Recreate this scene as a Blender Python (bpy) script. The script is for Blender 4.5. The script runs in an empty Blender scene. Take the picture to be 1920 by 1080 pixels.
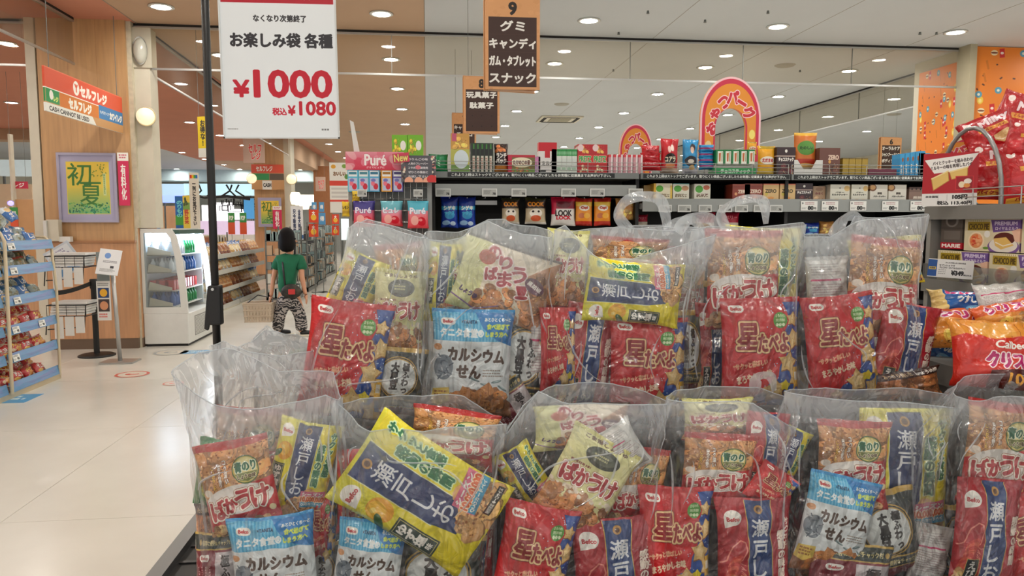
import bpy, bmesh, math, random
import numpy as np
from mathutils import Vector, Matrix, Euler

# ------------------------------------------------------------ camera, world, light, exposure
F = 1380.0                                   # focal length in pixels of the 1920-wide frame
CAM_Z = 1.55
YAW, PITCH = math.radians(-6.6), math.radians(-4.97)
scene = bpy.context.scene
COL = scene.collection
cam_data = bpy.data.cameras.new('camera')
cam_data.sensor_fit = 'HORIZONTAL'
cam_data.sensor_width = 36.0
cam_data.lens = 36.0 * F / 1920.0
cam_data.clip_start = 0.05
cam = bpy.data.objects.new('camera', cam_data)
COL.objects.link(cam)
cam.location = (0, 0, CAM_Z)
cam.rotation_euler = (math.pi / 2 + PITCH, 0, YAW)
scene.camera = cam
world = bpy.data.worlds.new('world')
scene.world = world
world.use_nodes = True
bgn = world.node_tree.nodes['Background']
bgn.inputs[0].default_value = (1.0, 0.965, 0.925, 1)
bgn.inputs[1].default_value = 0.78
LAMP = 165.0                                   # radiance of every ceiling downlight
scene.view_settings.view_transform = 'Standard'
scene.view_settings.look = 'None'
scene.view_settings.gamma = 1.0
scene.view_settings.use_curve_mapping = False
scene.view_settings.exposure = 0.4
scene.cycles.max_bounces = 8
scene.cycles.diffuse_bounces = 3
scene.cycles.glossy_bounces = 3
scene.cycles.transmission_bounces = 4
scene.cycles.transparent_max_bounces = 28
scene.cycles.sample_clamp_indirect = 3.0
scene.cycles.caustics_reflective = False
scene.cycles.caustics_refractive = False

CR = Euler((math.pi / 2 + PITCH, 0, YAW)).to_matrix()
def ray(px, py):
    return CR @ Vector(((px - 960.0) / F, -(py - 540.0) / F, -1.0))
def PY(px, py, Y):
    d = ray(px, py); k = Y / d.y
    return Vector((d.x * k, Y, CAM_Z + d.z * k))
def PZ(px, py, z=0.0):
    d = ray(px, py); k = (z - CAM_Z) / d.z
    return Vector((d.x * k, d.y * k, z))
def PX(px, py, X):
    d = ray(px, py); k = X / d.x
    return Vector((X, d.y * k, CAM_Z + d.z * k))
def MPP(px, Y):                               # metres per pixel near column px at world depth Y
    d = ray(px, 540); return Y / d.y / F
ORD = ['first', 'second', 'third', 'fourth', 'fifth', 'sixth', 'seventh', 'eighth', 'ninth', 'tenth', 'eleventh',
       'twelfth', 'thirteenth', 'fourteenth', 'fifteenth', 'sixteenth', 'seventeenth', 'eighteenth', 'nineteenth', 'twentieth']

# ------------------------------------------------------------ drawing flat print into small pictures
def lin(c):
    c = [x / 255.0 for x in c]
    return tuple(x / 12.92 if x <= 0.04045 else ((x + 0.055) / 1.055) ** 2.4 for x in c) + (1.0,)
_txt = {}
def text_tris(s):
    if s in _txt: return _txt[s]
    cu = bpy.data.curves.new('t', 'FONT'); cu.body = s; cu.align_x = 'CENTER'; cu.resolution_u = 3
    cu.space_line = 0.95
    o = bpy.data.objects.new('t', cu); COL.objects.link(o)
    dg = bpy.context.evaluated_depsgraph_get(); dg.update()
    me = o.evaluated_get(dg).to_mesh(); me.calc_loop_triangles()
    n = len(me.vertices); co = np.empty(n * 3); me.vertices.foreach_get('co', co); co = co.reshape(-1, 3)[:, :2]
    t = np.empty(len(me.loop_triangles) * 3, dtype=np.int32); me.loop_triangles.foreach_get('vertices', t)
    T = co[t].reshape(-1, 3, 2)
    bpy.data.objects.remove(o); bpy.data.curves.remove(cu)
    if len(T):
        a = (T[:, 1, 0]-T[:, 0, 0])*(T[:, 2, 1]-T[:, 0, 1]) - (T[:, 2, 0]-T[:, 0, 0])*(T[:, 1, 1]-T[:, 0, 1])
        T[a < 0] = T[a < 0][:, ::-1]
        mn = T.reshape(-1, 2).min(0); mx = T.reshape(-1, 2).max(0)
        T = (T - (mn + mx) / 2) / np.maximum(mx - mn, 1e-6)
        T[:, :, 1] *= -1
    _txt[s] = T
    return T
class Cv:
    """a picture of w x h units (y down), k pixels a unit"""
    def __init__(s, w, h, bg, k=3.0):
        s.w, s.h, s.k = w, h, k
        s.a = np.empty((int(h * k), int(w * k), 3), dtype=np.float32); s.a[:] = np.array(bg) / 255.0
    def mask(s, E):
        H, W = s.a.shape[:2]; S = 3
        E = E * s.k
        lo = np.floor(E.reshape(-1, 2).min(0)).astype(int) - 1; hi = np.ceil(E.reshape(-1, 2).max(0)).astype(int) + 2
        x0, y0 = max(lo[0], 0), max(lo[1], 0); x1, y1 = min(hi[0], W), min(hi[1], H)
        if x1 <= x0 or y1 <= y0: return None
        bw, bh = x1 - x0, y1 - y0
        ax, ay, bx, by = E[:, 0, 0]-x0, (E[:, 0, 1]-y0)*S, E[:, 1, 0]-x0, (E[:, 1, 1]-y0)*S
        sg = np.where(by > ay, 1.0, -1.0); ylo, yhi = np.minimum(ay, by), np.maximum(ay, by)
        r0 = np.clip(np.ceil(ylo - .5), 0, bh*S).astype(int); r1 = np.clip(np.ceil(yhi - .5), 0, bh*S).astype(int)
        n = np.maximum(r1 - r0, 0); tot = int(n.sum())
        if tot == 0: return None
        idx = np.repeat(np.arange(len(n)), n); off = np.arange(tot) - np.repeat(np.cumsum(n) - n, n)
        r = r0[idx] + off; t = (r + .5 - ay[idx]) / (by - ay)[idx]
        x = np.clip(ax[idx] + t * (bx - ax)[idx], 0, bw); fx = np.floor(x).astype(int); fr = x - fx
        B = np.zeros((bh*S, bw + 2))
        np.add.at(B, (r, fx), sg[idx] * (1 - fr)); np.add.at(B, (r, fx + 1), sg[idx] * fr)
        M = np.clip(np.abs(np.cumsum(B, axis=1))[:, :bw], 0, 1).reshape(bh, S, bw).mean(1)
        return x0, y0, M
    def put(s, m, c, al=1.0, grow=0.0):
        if m is None: return
        x0, y0, M = m
        g = int(round(grow * s.k))
        if grow > 0 and g < 1: g = 1
        if g > 0:
            H, W = s.a.shape[:2]
            P = np.pad(M, g); R = P.copy()
            for dy in range(-g, g + 1):
                for dx in range(-g, g + 1):
                    if dx*dx + dy*dy <= g*g + .5: R = np.maximum(R, np.roll(np.roll(P, dy, 0), dx, 1))
            x0 -= g; y0 -= g
            cx, cy = max(-x0, 0), max(-y0, 0); R = R[cy:, cx:]; x0 += cx; y0 += cy
            M = R[:H - y0, :W - x0]
        h, w = M.shape; v = s.a[y0:y0+h, x0:x0+w]
        v += (np.array(c, dtype=np.float32) / 255.0 - v) * (M * al)[:, :, None]
    def poly(s, pts, c, al=1.0, grow=0):
        p = np.array(pts, dtype=float); s.put(s.mask(np.stack([p, np.roll(p, -1, 0)], 1)), c, al, grow)
    def rect(s, x0, y0, x1, y1, c, al=1.0): s.poly([(x0, y0), (x1, y0), (x1, y1), (x0, y1)], c, al)
    def ell(s, cx, cy, rx, ry, c, al=1.0, rot=0, n=28):
        a = np.linspace(0, 2*np.pi, n, endpoint=False); r = math.radians(rot)
        x, y = rx*np.cos(a), ry*np.sin(a)
        s.poly(np.stack([cx + x*math.cos(r) - y*math.sin(r), cy + x*math.sin(r) + y*math.cos(r)], 1), c, al)
    def line(s, pts, w, c, al=1.0):
        for (ax, ay), (bx, by) in zip(pts[:-1], pts[1:]):
            L = math.hypot(bx-ax, by-ay) or 1; nx, ny = -(by-ay)/L*w/2, (bx-ax)/L*w/2
            s.poly([(ax+nx, ay+ny), (bx+nx, by+ny), (bx-nx, by-ny), (ax-nx, ay-ny)], c, al)
            s.ell(bx, by, w/2, w/2, c, al, n=10)
    def star(s, cx, cy, r, c, rot=0, q=.55):
        p = []
        for i in range(10):
            a = math.radians(rot + i*36 - 90); rr = r if i % 2 == 0 else r*q
            p.append((cx + rr*math.cos(a), cy + rr*math.sin(a)))
        s.poly(p, c)
    def text(s, t, cx, cy, w, h, c, bold=0.0, stroke=0.0, sc=(255, 255, 255), rot=0, stroke2=0.0, sc2=(0, 0, 0), al=1.0):
        T = text_tris(t)
        if not len(T): return
        r = math.radians(rot); X, Y = T[..., 0]*w, T[..., 1]*h
        P = np.stack([cx + X*math.cos(r) - Y*math.sin(r), cy + X*math.sin(r) + Y*math.cos(r)], -1)
        E = np.concatenate([P[:, [0, 1]], P[:, [1, 2]], P[:, [2, 0]]])
        m = s.mask(E)
        if stroke2: s.put(m, sc2, al, bold + stroke + stroke2)
        if stroke: s.put(m, sc, al, bold + stroke)
        s.put(m, c, al, bold)
    def speck(s, x0, y0, x1, y1, cols, n, r, seed=0, q=5):
        rg = random.Random(seed)
        for i in range(n):
            a = rg.random()*6.28; px, py = rg.uniform(x0, x1), rg.uniform(y0, y1); rr = r*rg.uniform(.6, 1.3)
            s.poly([(px + rr*math.cos(a + j*6.283/q)*rg.uniform(.7, 1.2), py + rr*.8*math.sin(a + j*6.283/q)*rg.uniform(.7, 1.2)) for j in range(q)], rg.choice(cols))
    def tiny(s, x0, y0, x1, y1, rows, c, seed=0, fill=.6, al=.8):
        rg = random.Random(seed); dh = (y1-y0)/rows
        for i in range(rows):
            x = x0; end = x0 + (x1-x0)*rg.uniform(.75, 1)
            while x < end:
                w = dh*rg.uniform(.3, .8); s.rect(x, y0+i*dh, min(x+w, end), y0+i*dh+dh*fill, c, al); x += w*1.35
    def grad(s, x0, y0, x1, y1, c0, c1):
        k = s.k; a, b, c, d = int(x0*k), int(y0*k), int(x1*k), int(y1*k)
        t = np.linspace(0, 1, max(d-b, 1), dtype=np.float32)[:, None, None]
        s.a[b:d, a:c] = (np.array(c0, dtype=np.float32)*(1-t) + np.array(c1, dtype=np.float32)*t) / 255.0
    def image(s, name):
        H, W = s.a.shape[:2]
        im = bpy.data.images.new(name, W, H, alpha=False)
        px = np.ones((H, W, 4), dtype=np.float32); px[..., :3] = np.clip(s.a[::-1], 0, 1)
        im.pixels.foreach_set(px.ravel()); im.pack()
        return im

# ------------------------------------------------------------ materials
_mats = {}
def nodes_of(m):
    m.use_nodes = True
    return m.node_tree.nodes, m.node_tree.links, m.node_tree.nodes['Principled BSDF']
def mat(name, c, rough=.5, metal=0.0, emit=0.0, spec=.5, bump=0.0, bscale=60.0, vary=0.0, vscale=8.0, coat=0.0, stretch=None):
    if name in _mats: return _mats[name]
    m = bpy.data.materials.new(name); N, L, B = nodes_of(m)
    B.inputs['Base Color'].default_value = lin(c); B.inputs['Roughness'].default_value = rough
    B.inputs['Metallic'].default_value = metal; B.inputs['Specular IOR Level'].default_value = spec
    B.inputs['Coat Weight'].default_value = coat
    if emit:
        B.inputs['Emission Color'].default_value = lin(c); B.inputs['Emission Strength'].default_value = emit
    tc = N.new('ShaderNodeTexCoord'); mp = N.new('ShaderNodeMapping'); L.new(tc.outputs['Object'], mp.inputs[0])
    if stretch: mp.inputs['Scale'].default_value = stretch
    nz = N.new('ShaderNodeTexNoise'); nz.inputs['Scale'].default_value = vscale; nz.inputs['Detail'].default_value = 4
    L.new(mp.outputs[0], nz.inputs['Vector'])
    mx = N.new('ShaderNodeMix'); mx.data_type = 'RGBA'; mx.blend_type = 'MULTIPLY'; mx.inputs[0].default_value = 1
    rp = N.new('ShaderNodeMapRange'); rp.inputs['From Min'].default_value = .3; rp.inputs['From Max'].default_value = .7
    v = vary or .03
    rp.inputs['To Min'].default_value = 1 - v; rp.inputs['To Max'].default_value = 1 + v
    L.new(nz.outputs['Fac'], rp.inputs['Value']); mx.inputs[6].default_value = lin(c); L.new(rp.outputs[0], mx.inputs[7])
    L.new(mx.outputs[2], B.inputs['Base Color'])
    if bump:
        nb = N.new('ShaderNodeTexNoise'); nb.inputs['Scale'].default_value = bscale; L.new(mp.outputs[0], nb.inputs['Vector'])
        bp = N.new('ShaderNodeBump'); bp.inputs['Strength'].default_value = bump; bp.inputs['Distance'].default_value = .002
        L.new(nb.outputs['Fac'], bp.inputs['Height']); L.new(bp.outputs[0], B.inputs['Normal'])
    _mats[name] = m
    return m
def print_mat(name, cv, rough=.3, foil=False, emit=0.0):
    m = bpy.data.materials.new(name); N, L, B = nodes_of(m)
    t = N.new('ShaderNodeTexImage'); t.image = cv.image(name); t.extension = 'EXTEND'
    L.new(t.outputs['Color'], B.inputs['Base Color']); B.inputs['Roughness'].default_value = rough
    if emit:
        L.new(t.outputs['Color'], B.inputs['Emission Color']); B.inputs['Emission Strength'].default_value = emit
    if foil:
        B.inputs['Coat Weight'].default_value = .6; B.inputs['Coat Roughness'].default_value = .17
        tc = N.new('ShaderNodeTexCoord'); nz = N.new('ShaderNodeTexNoise'); nz.inputs['Scale'].default_value = 22
        nz.inputs['Detail'].default_value = 3; nz.inputs['Distortion'].default_value = 1.2
        L.new(tc.outputs['Object'], nz.inputs['Vector'])
        bp = N.new('ShaderNodeBump'); bp.inputs['Strength'].default_value = .8; bp.inputs['Distance'].default_value = .012
        L.new(nz.outputs['Fac'], bp.inputs['Height']); L.new(bp.outputs[0], B.inputs['Normal'])
    _mats[name] = m
    return m
def film_mat(name, op, tint, gl=1.0, bump=.5, scale=16.0, top_haze=0.0):
    m = bpy.data.materials.new(name); m.use_nodes = True; N, L = m.node_tree.nodes, m.node_tree.links
    N.clear(); out = N.new('ShaderNodeOutputMaterial')
    tr = N.new('ShaderNodeBsdfTransparent'); tr.inputs[0].default_value = (.985, .985, .985, 1)
    df = N.new('ShaderNodeBsdfDiffuse'); df.inputs[0].default_value = lin(tint)
    tl = N.new('ShaderNodeBsdfTranslucent'); tl.inputs[0].default_value = lin(tint)
    gs = N.new('ShaderNodeBsdfGlossy'); gs.inputs['Roughness'].default_value = .19
    m0 = N.new('ShaderNodeMixShader'); m0.inputs[0].default_value = .5; L.new(df.outputs[0], m0.inputs[1]); L.new(tl.outputs[0], m0.inputs[2])
    tc = N.new('ShaderNodeTexCoord'); mp = N.new('ShaderNodeMapping'); mp.inputs['Scale'].default_value = (1, 1, .45)
    L.new(tc.outputs['Object'], mp.inputs[0])
    nz = N.new('ShaderNodeTexNoise'); nz.inputs['Scale'].default_value = scale; nz.inputs['Detail'].default_value = 1.2; nz.inputs['Distortion'].default_value = 2.5
    L.new(mp.outputs[0], nz.inputs['Vector'])
    vo = N.new('ShaderNodeTexVoronoi'); vo.feature = 'DISTANCE_TO_EDGE'; vo.inputs['Scale'].default_value = scale * .7
    L.new(mp.outputs[0], vo.inputs['Vector'])
    ad = N.new('ShaderNodeMath'); ad.operation = 'ADD'; L.new(nz.outputs['Fac'], ad.inputs[0])
    mu = N.new('ShaderNodeMath'); mu.operation = 'MULTIPLY'; mu.inputs[1].default_value = .9; L.new(vo.outputs['Distance'], mu.inputs[0]); L.new(mu.outputs[0], ad.inputs[1])
    bp = N.new('ShaderNodeBump'); bp.inputs['Strength'].default_value = bump; bp.inputs['Distance'].default_value = .075
    L.new(ad.outputs[0], bp.inputs['Height'])
    L.new(bp.outputs[0], gs.inputs['Normal'])
    m1 = N.new('ShaderNodeMixShader'); m1.inputs[0].default_value = op
    if top_haze:                               # haze put into the open top: loose layers and light from both sides
        at = N.new('ShaderNodeAttribute'); at.attribute_name = 'top_haze'; mr = N.new('ShaderNodeMapRange')
        mr.inputs['To Min'].default_value = op; mr.inputs['To Max'].default_value = top_haze; L.new(at.outputs['Fac'], mr.inputs['Value']); L.new(mr.outputs[0], m1.inputs[0])
    L.new(tr.outputs[0], m1.inputs[1]); L.new(m0.outputs[0], m1.inputs[2])
    fr = N.new('ShaderNodeFresnel'); fr.inputs['IOR'].default_value = 1.5; L.new(bp.outputs[0], fr.inputs['Normal'])
    mf = N.new('ShaderNodeMath'); mf.operation = 'MULTIPLY'; mf.inputs[1].default_value = gl; mf.use_clamp = True; L.new(fr.outputs[0], mf.inputs[0])
    mn = N.new('ShaderNodeMath'); mn.operation = 'MINIMUM'; mn.inputs[1].default_value = .30; L.new(mf.outputs[0], mn.inputs[0])
    m2 = N.new('ShaderNodeMixShader'); L.new(mn.outputs[0], m2.inputs[0]); L.new(m1.outputs[0], m2.inputs[1]); L.new(gs.outputs[0], m2.inputs[2])
    L.new(m2.outputs[0], out.inputs['Surface'])
    _mats[name] = m
    return m
def glass_mat(name, tint=(235, 240, 238), op=.04):
    m = bpy.data.materials.new(name); m.use_nodes = True; N, L = m.node_tree.nodes, m.node_tree.links
    N.clear(); out = N.new('ShaderNodeOutputMaterial')
    tr = N.new('ShaderNodeBsdfTransparent'); tr.inputs[0].default_value = lin(tint)
    df = N.new('ShaderNodeBsdfDiffuse'); df.inputs[0].default_value = (.8, .82, .82, 1)
    gs = N.new('ShaderNodeBsdfGlossy'); gs.inputs['Roughness'].default_value = .02
    fr = N.new('ShaderNodeFresnel'); fr.inputs['IOR'].default_value = 1.45
    a = N.new('ShaderNodeMixShader'); a.inputs[0].default_value = op; L.new(tr.outputs[0], a.inputs[1]); L.new(df.outputs[0], a.inputs[2])
    ml = N.new('ShaderNodeMath'); ml.operation = 'MULTIPLY'; ml.inputs[1].default_value = .45; L.new(fr.outputs[0], ml.inputs[0])
    b = N.new('ShaderNodeMixShader'); L.new(ml.outputs[0], b.inputs[0]); L.new(a.outputs[0], b.inputs[1]); L.new(gs.outputs[0], b.inputs[2])
    L.new(b.outputs[0], out.inputs['Surface']); _mats[name] = m
    return m

# ------------------------------------------------------------ meshes and tagging
class MB:
    def __init__(s): s.v = []; s.f = []; s.uv = []
    def face(s, idx, uv=None): s.f.append(tuple(idx)); s.uv.append(uv)
    def box(s, x0, y0, z0, x1, y1, z1, uvfront=False, M=None):
        b = len(s.v); P = [(x0, y0, z0), (x1, y0, z0), (x1, y1, z0), (x0, y1, z0), (x0, y0, z1), (x1, y0, z1), (x1, y1, z1), (x0, y1, z1)]
        s.v += [tuple(M @ Vector(p)) if M else p for p in P]
        e = [(.01, .01)]*4
        sd = [(.0, .0), (.03, .0), (.03, 1), (.0, 1)]; sr = [(.97, .0), (1, .0), (1, 1), (.97, 1)]
        tp = [(.0, .97), (1, .97), (1, 1), (0, 1)]
        for fi, uv in (((0, 1, 5, 4), [(0, 0), (1, 0), (1, 1), (0, 1)]), ((1, 2, 6, 5), sr), ((2, 3, 7, 6), e), ((3, 0, 4, 7), sd), ((4, 5, 6, 7), tp), ((3, 2, 1, 0), e)):
            s.face([b + i for i in fi], uv if uvfront else None)
        return s
    def cyl(s, p, q, r, r2=None, n=12, cap=True):
        p, q = Vector(p), Vector(q); r2 = r if r2 is None else r2
        d = (q - p).normalized(); a = d.orthogonal().normalized(); c = d.cross(a); b = len(s.v)
        for P, R in ((p, r), (q, r2)):
            for i in range(n):
                t = 2*math.pi*i/n; s.v.append(tuple(P + (a*math.cos(t) + c*math.sin(t))*R))
        for i in range(n):
            j = (i+1) % n; s.face((b+i, b+j, b+n+j, b+n+i))
        if cap: s.face([b+i for i in range(n)][::-1]); s.face([b+n+i for i in range(n)])
        return s
    def tube(s, pts, r, n=8, closed=False):
        pts = [Vector(p) for p in pts]; m = len(pts); b = len(s.v); a = None
        for k, p in enumerate(pts):
            d = (pts[(k+1) % m] - pts[k-1]) if closed or 0 < k < m-1 else (pts[1]-pts[0] if k == 0 else pts[-1]-pts[-2])
            d.normalize()
            a = (a - d*a.dot(d)).normalized() if a is not None and (a - d*a.dot(d)).length > 1e-4 else d.orthogonal().normalized()
            c = d.cross(a)
            for i in range(n):
                t = 2*math.pi*i/n; s.v.append(tuple(p + (a*math.cos(t) + c*math.sin(t))*r))
        for k in range(m if closed else m-1):
            k2 = (k+1) % m
            for i in range(n):
                j = (i+1) % n; s.face((b+k*n+i, b+k*n+j, b+k2*n+j, b+k2*n+i))
        return s
    def lathe(s, prof, n=20, c=(0, 0, 0)):
        b = len(s.v)
        for (r, z) in prof:
            for i in range(n):
                t = 2*math.pi*i/n; s.v.append((c[0]+r*math.cos(t), c[1]+r*math.sin(t), c[2]+z))
        for k in range(len(prof)-1):
            for i in range(n):
                j = (i+1) % n; s.face((b+k*n+i, b+k*n+j, b+(k+1)*n+j, b+(k+1)*n+i))
        return s
    def prism(s, pts, y0, y1):                # outline (x, z) extruded along y, front face carries uv over its box
        b = len(s.v); n = len(pts); xs = [p[0] for p in pts]; zs = [p[1] for p in pts]
        x0, x1, z0, z1 = min(xs), max(xs), min(zs), max(zs)
        for y in (y0, y1): s.v += [(p[0], y, p[1]) for p in pts]
        u = [((p[0]-x0)/(x1-x0), (p[1]-z0)/(z1-z0)) for p in pts]
        s.face(list(range(b, b+n)), u); s.face(list(range(b+n, b+2*n))[::-1], u[::-1])
        for i in range(n):
            j = (i+1) % n; s.face((b+j, b+i, b+n+i, b+n+j), [u[j], u[i], u[i], u[j]])
        return s
    def mesh(s, name, m, smooth=False):
        me = bpy.data.meshes.new(name); me.from_pydata(s.v, [], s.f)
        if any(u is not None for u in s.uv):
            ul = me.uv_layers.new(name='uv'); k = 0; dat = []
            for f, u in zip(s.f, s.uv):
                dat += [c for q in (u or [(.01, .01)]*len(f)) for c in q]
            ul.data.foreach_set('uv', dat)
        if m: me.materials.append(m)
        if smooth: me.polygons.foreach_set('use_smooth', [True]*len(me.polygons))
        me.update()
        return me
    def build(s, name, m, parent=None, smooth=False, bevel=0.0):
        me = s.mesh(name, m, smooth)
        if bevel:
            bm = bmesh.new(); bm.from_mesh(me); bmesh.ops.bevel(bm, geom=bm.edges[:] , offset=bevel, segments=2, affect='EDGES', profile=.6); bm.to_mesh(me); bm.free()
        return link(name, me, parent)
def link(name, data, parent=None):
    o = bpy.data.objects.new(name, data); COL.objects.link(o)
    if parent: o.parent = parent
    return o
def tag(o, label, cat, group=None, kind=None):
    o['label'] = label; o['category'] = cat
    if group: o['group'] = group
    if kind: o['kind'] = kind
    return o
def struct(o, kind='structure'):
    o['kind'] = kind; return o
def thing(name, label, cat, loc=(0, 0, 0), rz=0, group=None):
    o = bpy.data.objects.new(name, None); COL.objects.link(o); o.location = loc; o.rotation_euler = (0, 0, rz)
    o.empty_display_size = .05
    return tag(o, label, cat, group)
def pose(o, loc, roll=0, yaw=0, tilt=0):
    R = math.radians
    o.matrix_world = Matrix.Translation(loc) @ Matrix.Rotation(R(yaw), 4, 'Z') @ Matrix.Rotation(R(tilt), 4, 'X') @ Matrix.Rotation(R(roll), 4, 'Y')
    return o
def card(name, m, w, h, t=.002, parent=None):
    return MB().box(-w/2, -t/2, -h/2, w/2, t/2, h/2, True).build(name, m, parent)

def pillow_mesh(name, m, w, h, th, seed, nx=16, ny=22, bendx=0.0, bendz=0.0, crump=1.0):
    """a filled snack pack: pillow body between two crimped end seals; print runs over the front"""
    rg = np.random.RandomState(seed)
    u = np.linspace(-1, 1, nx+1); v = np.linspace(-1, 1, ny+1)
    U, V = np.meshgrid(u, v)
    seal = .90
    b = np.clip(1 - (np.abs(V)/seal)**3.2, 0, 1)**.55 * np.clip(1 - np.abs(U)**3.0, 0, 1)**.55
    side = 1 - .075*np.clip(1 - (np.abs(V)/seal)**4, 0, 1)
    X = U*w/2*side; Z = V*h/2*(1 - .02*np.cos(U*np.pi/2))
    n = np.zeros_like(U)
    for i in range(9):
        a = rg.uniform(0, np.pi); f = rg.uniform(2, 6.5); p = rg.uniform(0, 6.28)
        n += (1 - np.abs(np.sin(f*(U*np.cos(a) + 1.3*V*np.sin(a)) + p)))**2 * rg.uniform(-1, 1)
    wr = np.zeros_like(U)
    for i in range(5): wr += np.sin(U*rg.uniform(7, 19) + rg.uniform(0, 6))*rg.uniform(.3, 1)
    edge = np.exp(-((1-np.abs(V))/.22)**2)
    cr = crump*th*(.16*n*(.35 + .65*b) + .10*wr*edge*np.sign(V))
    sw = crump*th*.3*np.sin(U*2.2 + rg.uniform(0, 6))*edge
    Z = Z + sw*.12
    Yf = -(th/2)*b + cr*.9 + sw*.5; Yb = (th/2)*b + cr*.35 + sw*.5
    gapm = np.minimum(Yb - Yf, 0); Yf = Yf + gapm - .0006
    bend = bendx*(U**2) + bendz*(V**2)
    V3 = np.concatenate([np.stack([X, Yf + bend, Z], -1).reshape(-1, 3), np.stack([X, Yb + bend, Z], -1).reshape(-1, 3)])
    N1 = (nx+1)*(ny+1); fs = []; uv = []
    for j in range(ny):
        for i in range(nx):
            a = j*(nx+1)+i; q = (a, a+1, a+nx+2, a+nx+1)
            t = [((i+di)/nx, (j+dj)/ny) for di, dj in ((0, 0), (1, 0), (1, 1), (0, 1))]
            fs.append(q); uv += t
            fs.append(tuple(N1 + k for k in q[::-1])); uv += t[::-1]
    def strip(I):
        for k in range(len(I)-1):
            fs.append((I[k+1], I[k], N1+I[k], N1+I[k+1])); c = [((q % (nx+1))/nx, (q//(nx+1))/ny) for q in (I[k+1], I[k], I[k], I[k+1])]; uv.extend(c)
    strip(list(range(nx+1))); strip([j*(nx+1)+nx for j in range(ny+1)])
    strip([ny*(nx+1)+i for i in range(nx, -1, -1)]); strip([j*(nx+1) for j in range(ny, -1, -1)])
    me = bpy.data.meshes.new(name); me.from_pydata(V3.tolist(), [], fs)
    ul = me.uv_layers.new(name='uv'); ul.data.foreach_set('uv', np.array(uv, dtype=np.float32).ravel())
    me.materials.append(m); me.polygons.foreach_set('use_smooth', [True]*len(me.polygons)); me.update()
    return me
# ------------------------------------------------------------ printed artwork of the snack packs
W_ = (250, 248, 240)
def logo(c, cx, cy, w, rot=0, shape='pill'):
    h = w*.5
    if shape == 'pill':
        c.ell(cx-w*.28, cy, h*.5, h*.5, W_); c.ell(cx+w*.28, cy, h*.5, h*.5, W_); c.rect(cx-w*.28, cy-h*.5, cx+w*.28, cy+h*.5, W_)
    else:
        c.ell(cx, cy-h*.1, w*.5, h*.85, W_); c.poly([(cx-w*.5, cy), (cx, cy), (cx, cy+h*.75), (cx-w*.48, cy+h*.95)], W_)
    c.text('Befco', cx, cy, w*.72, h*.42, (190, 40, 45), bold=.35, rot=rot)
def crackers(c, x0, y0, x1, y1, n, r, seed, base=(196, 132, 74)):
    cols = [tuple(min(255, int(v*k)) for v in base) for k in (.72, .86, 1.0, 1.12, 1.25)]
    rg = random.Random(seed)
    for i in range(n):
        x, y, a = rg.uniform(x0, x1), rg.uniform(y0, y1), rg.uniform(0, 180); q = rg.choice(cols)
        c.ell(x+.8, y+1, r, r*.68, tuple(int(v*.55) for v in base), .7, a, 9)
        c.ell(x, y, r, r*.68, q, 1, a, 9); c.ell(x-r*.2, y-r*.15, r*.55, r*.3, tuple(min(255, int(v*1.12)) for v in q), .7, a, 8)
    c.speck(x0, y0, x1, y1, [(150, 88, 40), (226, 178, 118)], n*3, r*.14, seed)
def art_star():
    c = Cv(100, 132, (204, 22, 30), 3.2); c.grad(0, 0, 100, 60, (190, 16, 26), (214, 24, 32))
    B, Y = (22, 76, 158), (236, 198, 126)
    c.poly([(78, 6), (101, 6), (101, 133), (32, 133), (44, 116), (54, 112), (57, 104), (70, 98), (72, 84), (84, 62), (80, 40), (86, 26)], B)
    rg = random.Random(3)
    for i in range(60): c.ell(rg.uniform(48, 99), rg.uniform(8, 131), .8, .8, (200, 225, 245), n=8)
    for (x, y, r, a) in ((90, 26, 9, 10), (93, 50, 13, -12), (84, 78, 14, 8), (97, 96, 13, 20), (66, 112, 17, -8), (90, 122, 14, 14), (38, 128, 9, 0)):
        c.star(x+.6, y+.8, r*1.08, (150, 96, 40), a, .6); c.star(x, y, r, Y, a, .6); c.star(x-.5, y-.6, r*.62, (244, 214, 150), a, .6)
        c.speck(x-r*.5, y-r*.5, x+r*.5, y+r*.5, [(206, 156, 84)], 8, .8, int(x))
    c.star(80, 106, 7.5, (244, 222, 40), 6, .68)
    c.rect(92, 84, 101, 133, (232, 178, 40)); c.rect(93.5, 90, 99, 100, (250, 240, 220)); c.rect(93.5, 108, 99, 122, (90, 120, 170))
    logo(c, 18, 13, 18)
    c.ell(73, 27, 9.5, 9.5, (84, 160, 62)); 
    for k, t in enumerate(('さらわれ', '無添加', '●●●')): c.text(t, 73, 21.5+k*5.4, 12, 3.4, (225, 245, 200), bold=.2)
    c.text('星', 31, 46, 27, 31, (150, 22, 30), bold=1.0, stroke=2.2, sc=(240, 206, 150), stroke2=.8, sc2=(120, 20, 20))
    c.text('たべよ', 64, 54, 40, 21, (150, 22, 30), bold=1.0, stroke=2.0, sc=(240, 206, 150), stroke2=.8, sc2=(120, 20, 20))
    c.text('“サクッと香ばしい', 34, 80, 44, 7, (250, 190, 150), bold=.5, rot=-9)
    c.text('まろやかしお味', 40, 95, 46, 9.5, (250, 224, 190), bold=.7, rot=-11)
    c.rect(0, 129, 60, 133, (190, 16, 26))
    return c
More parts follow.
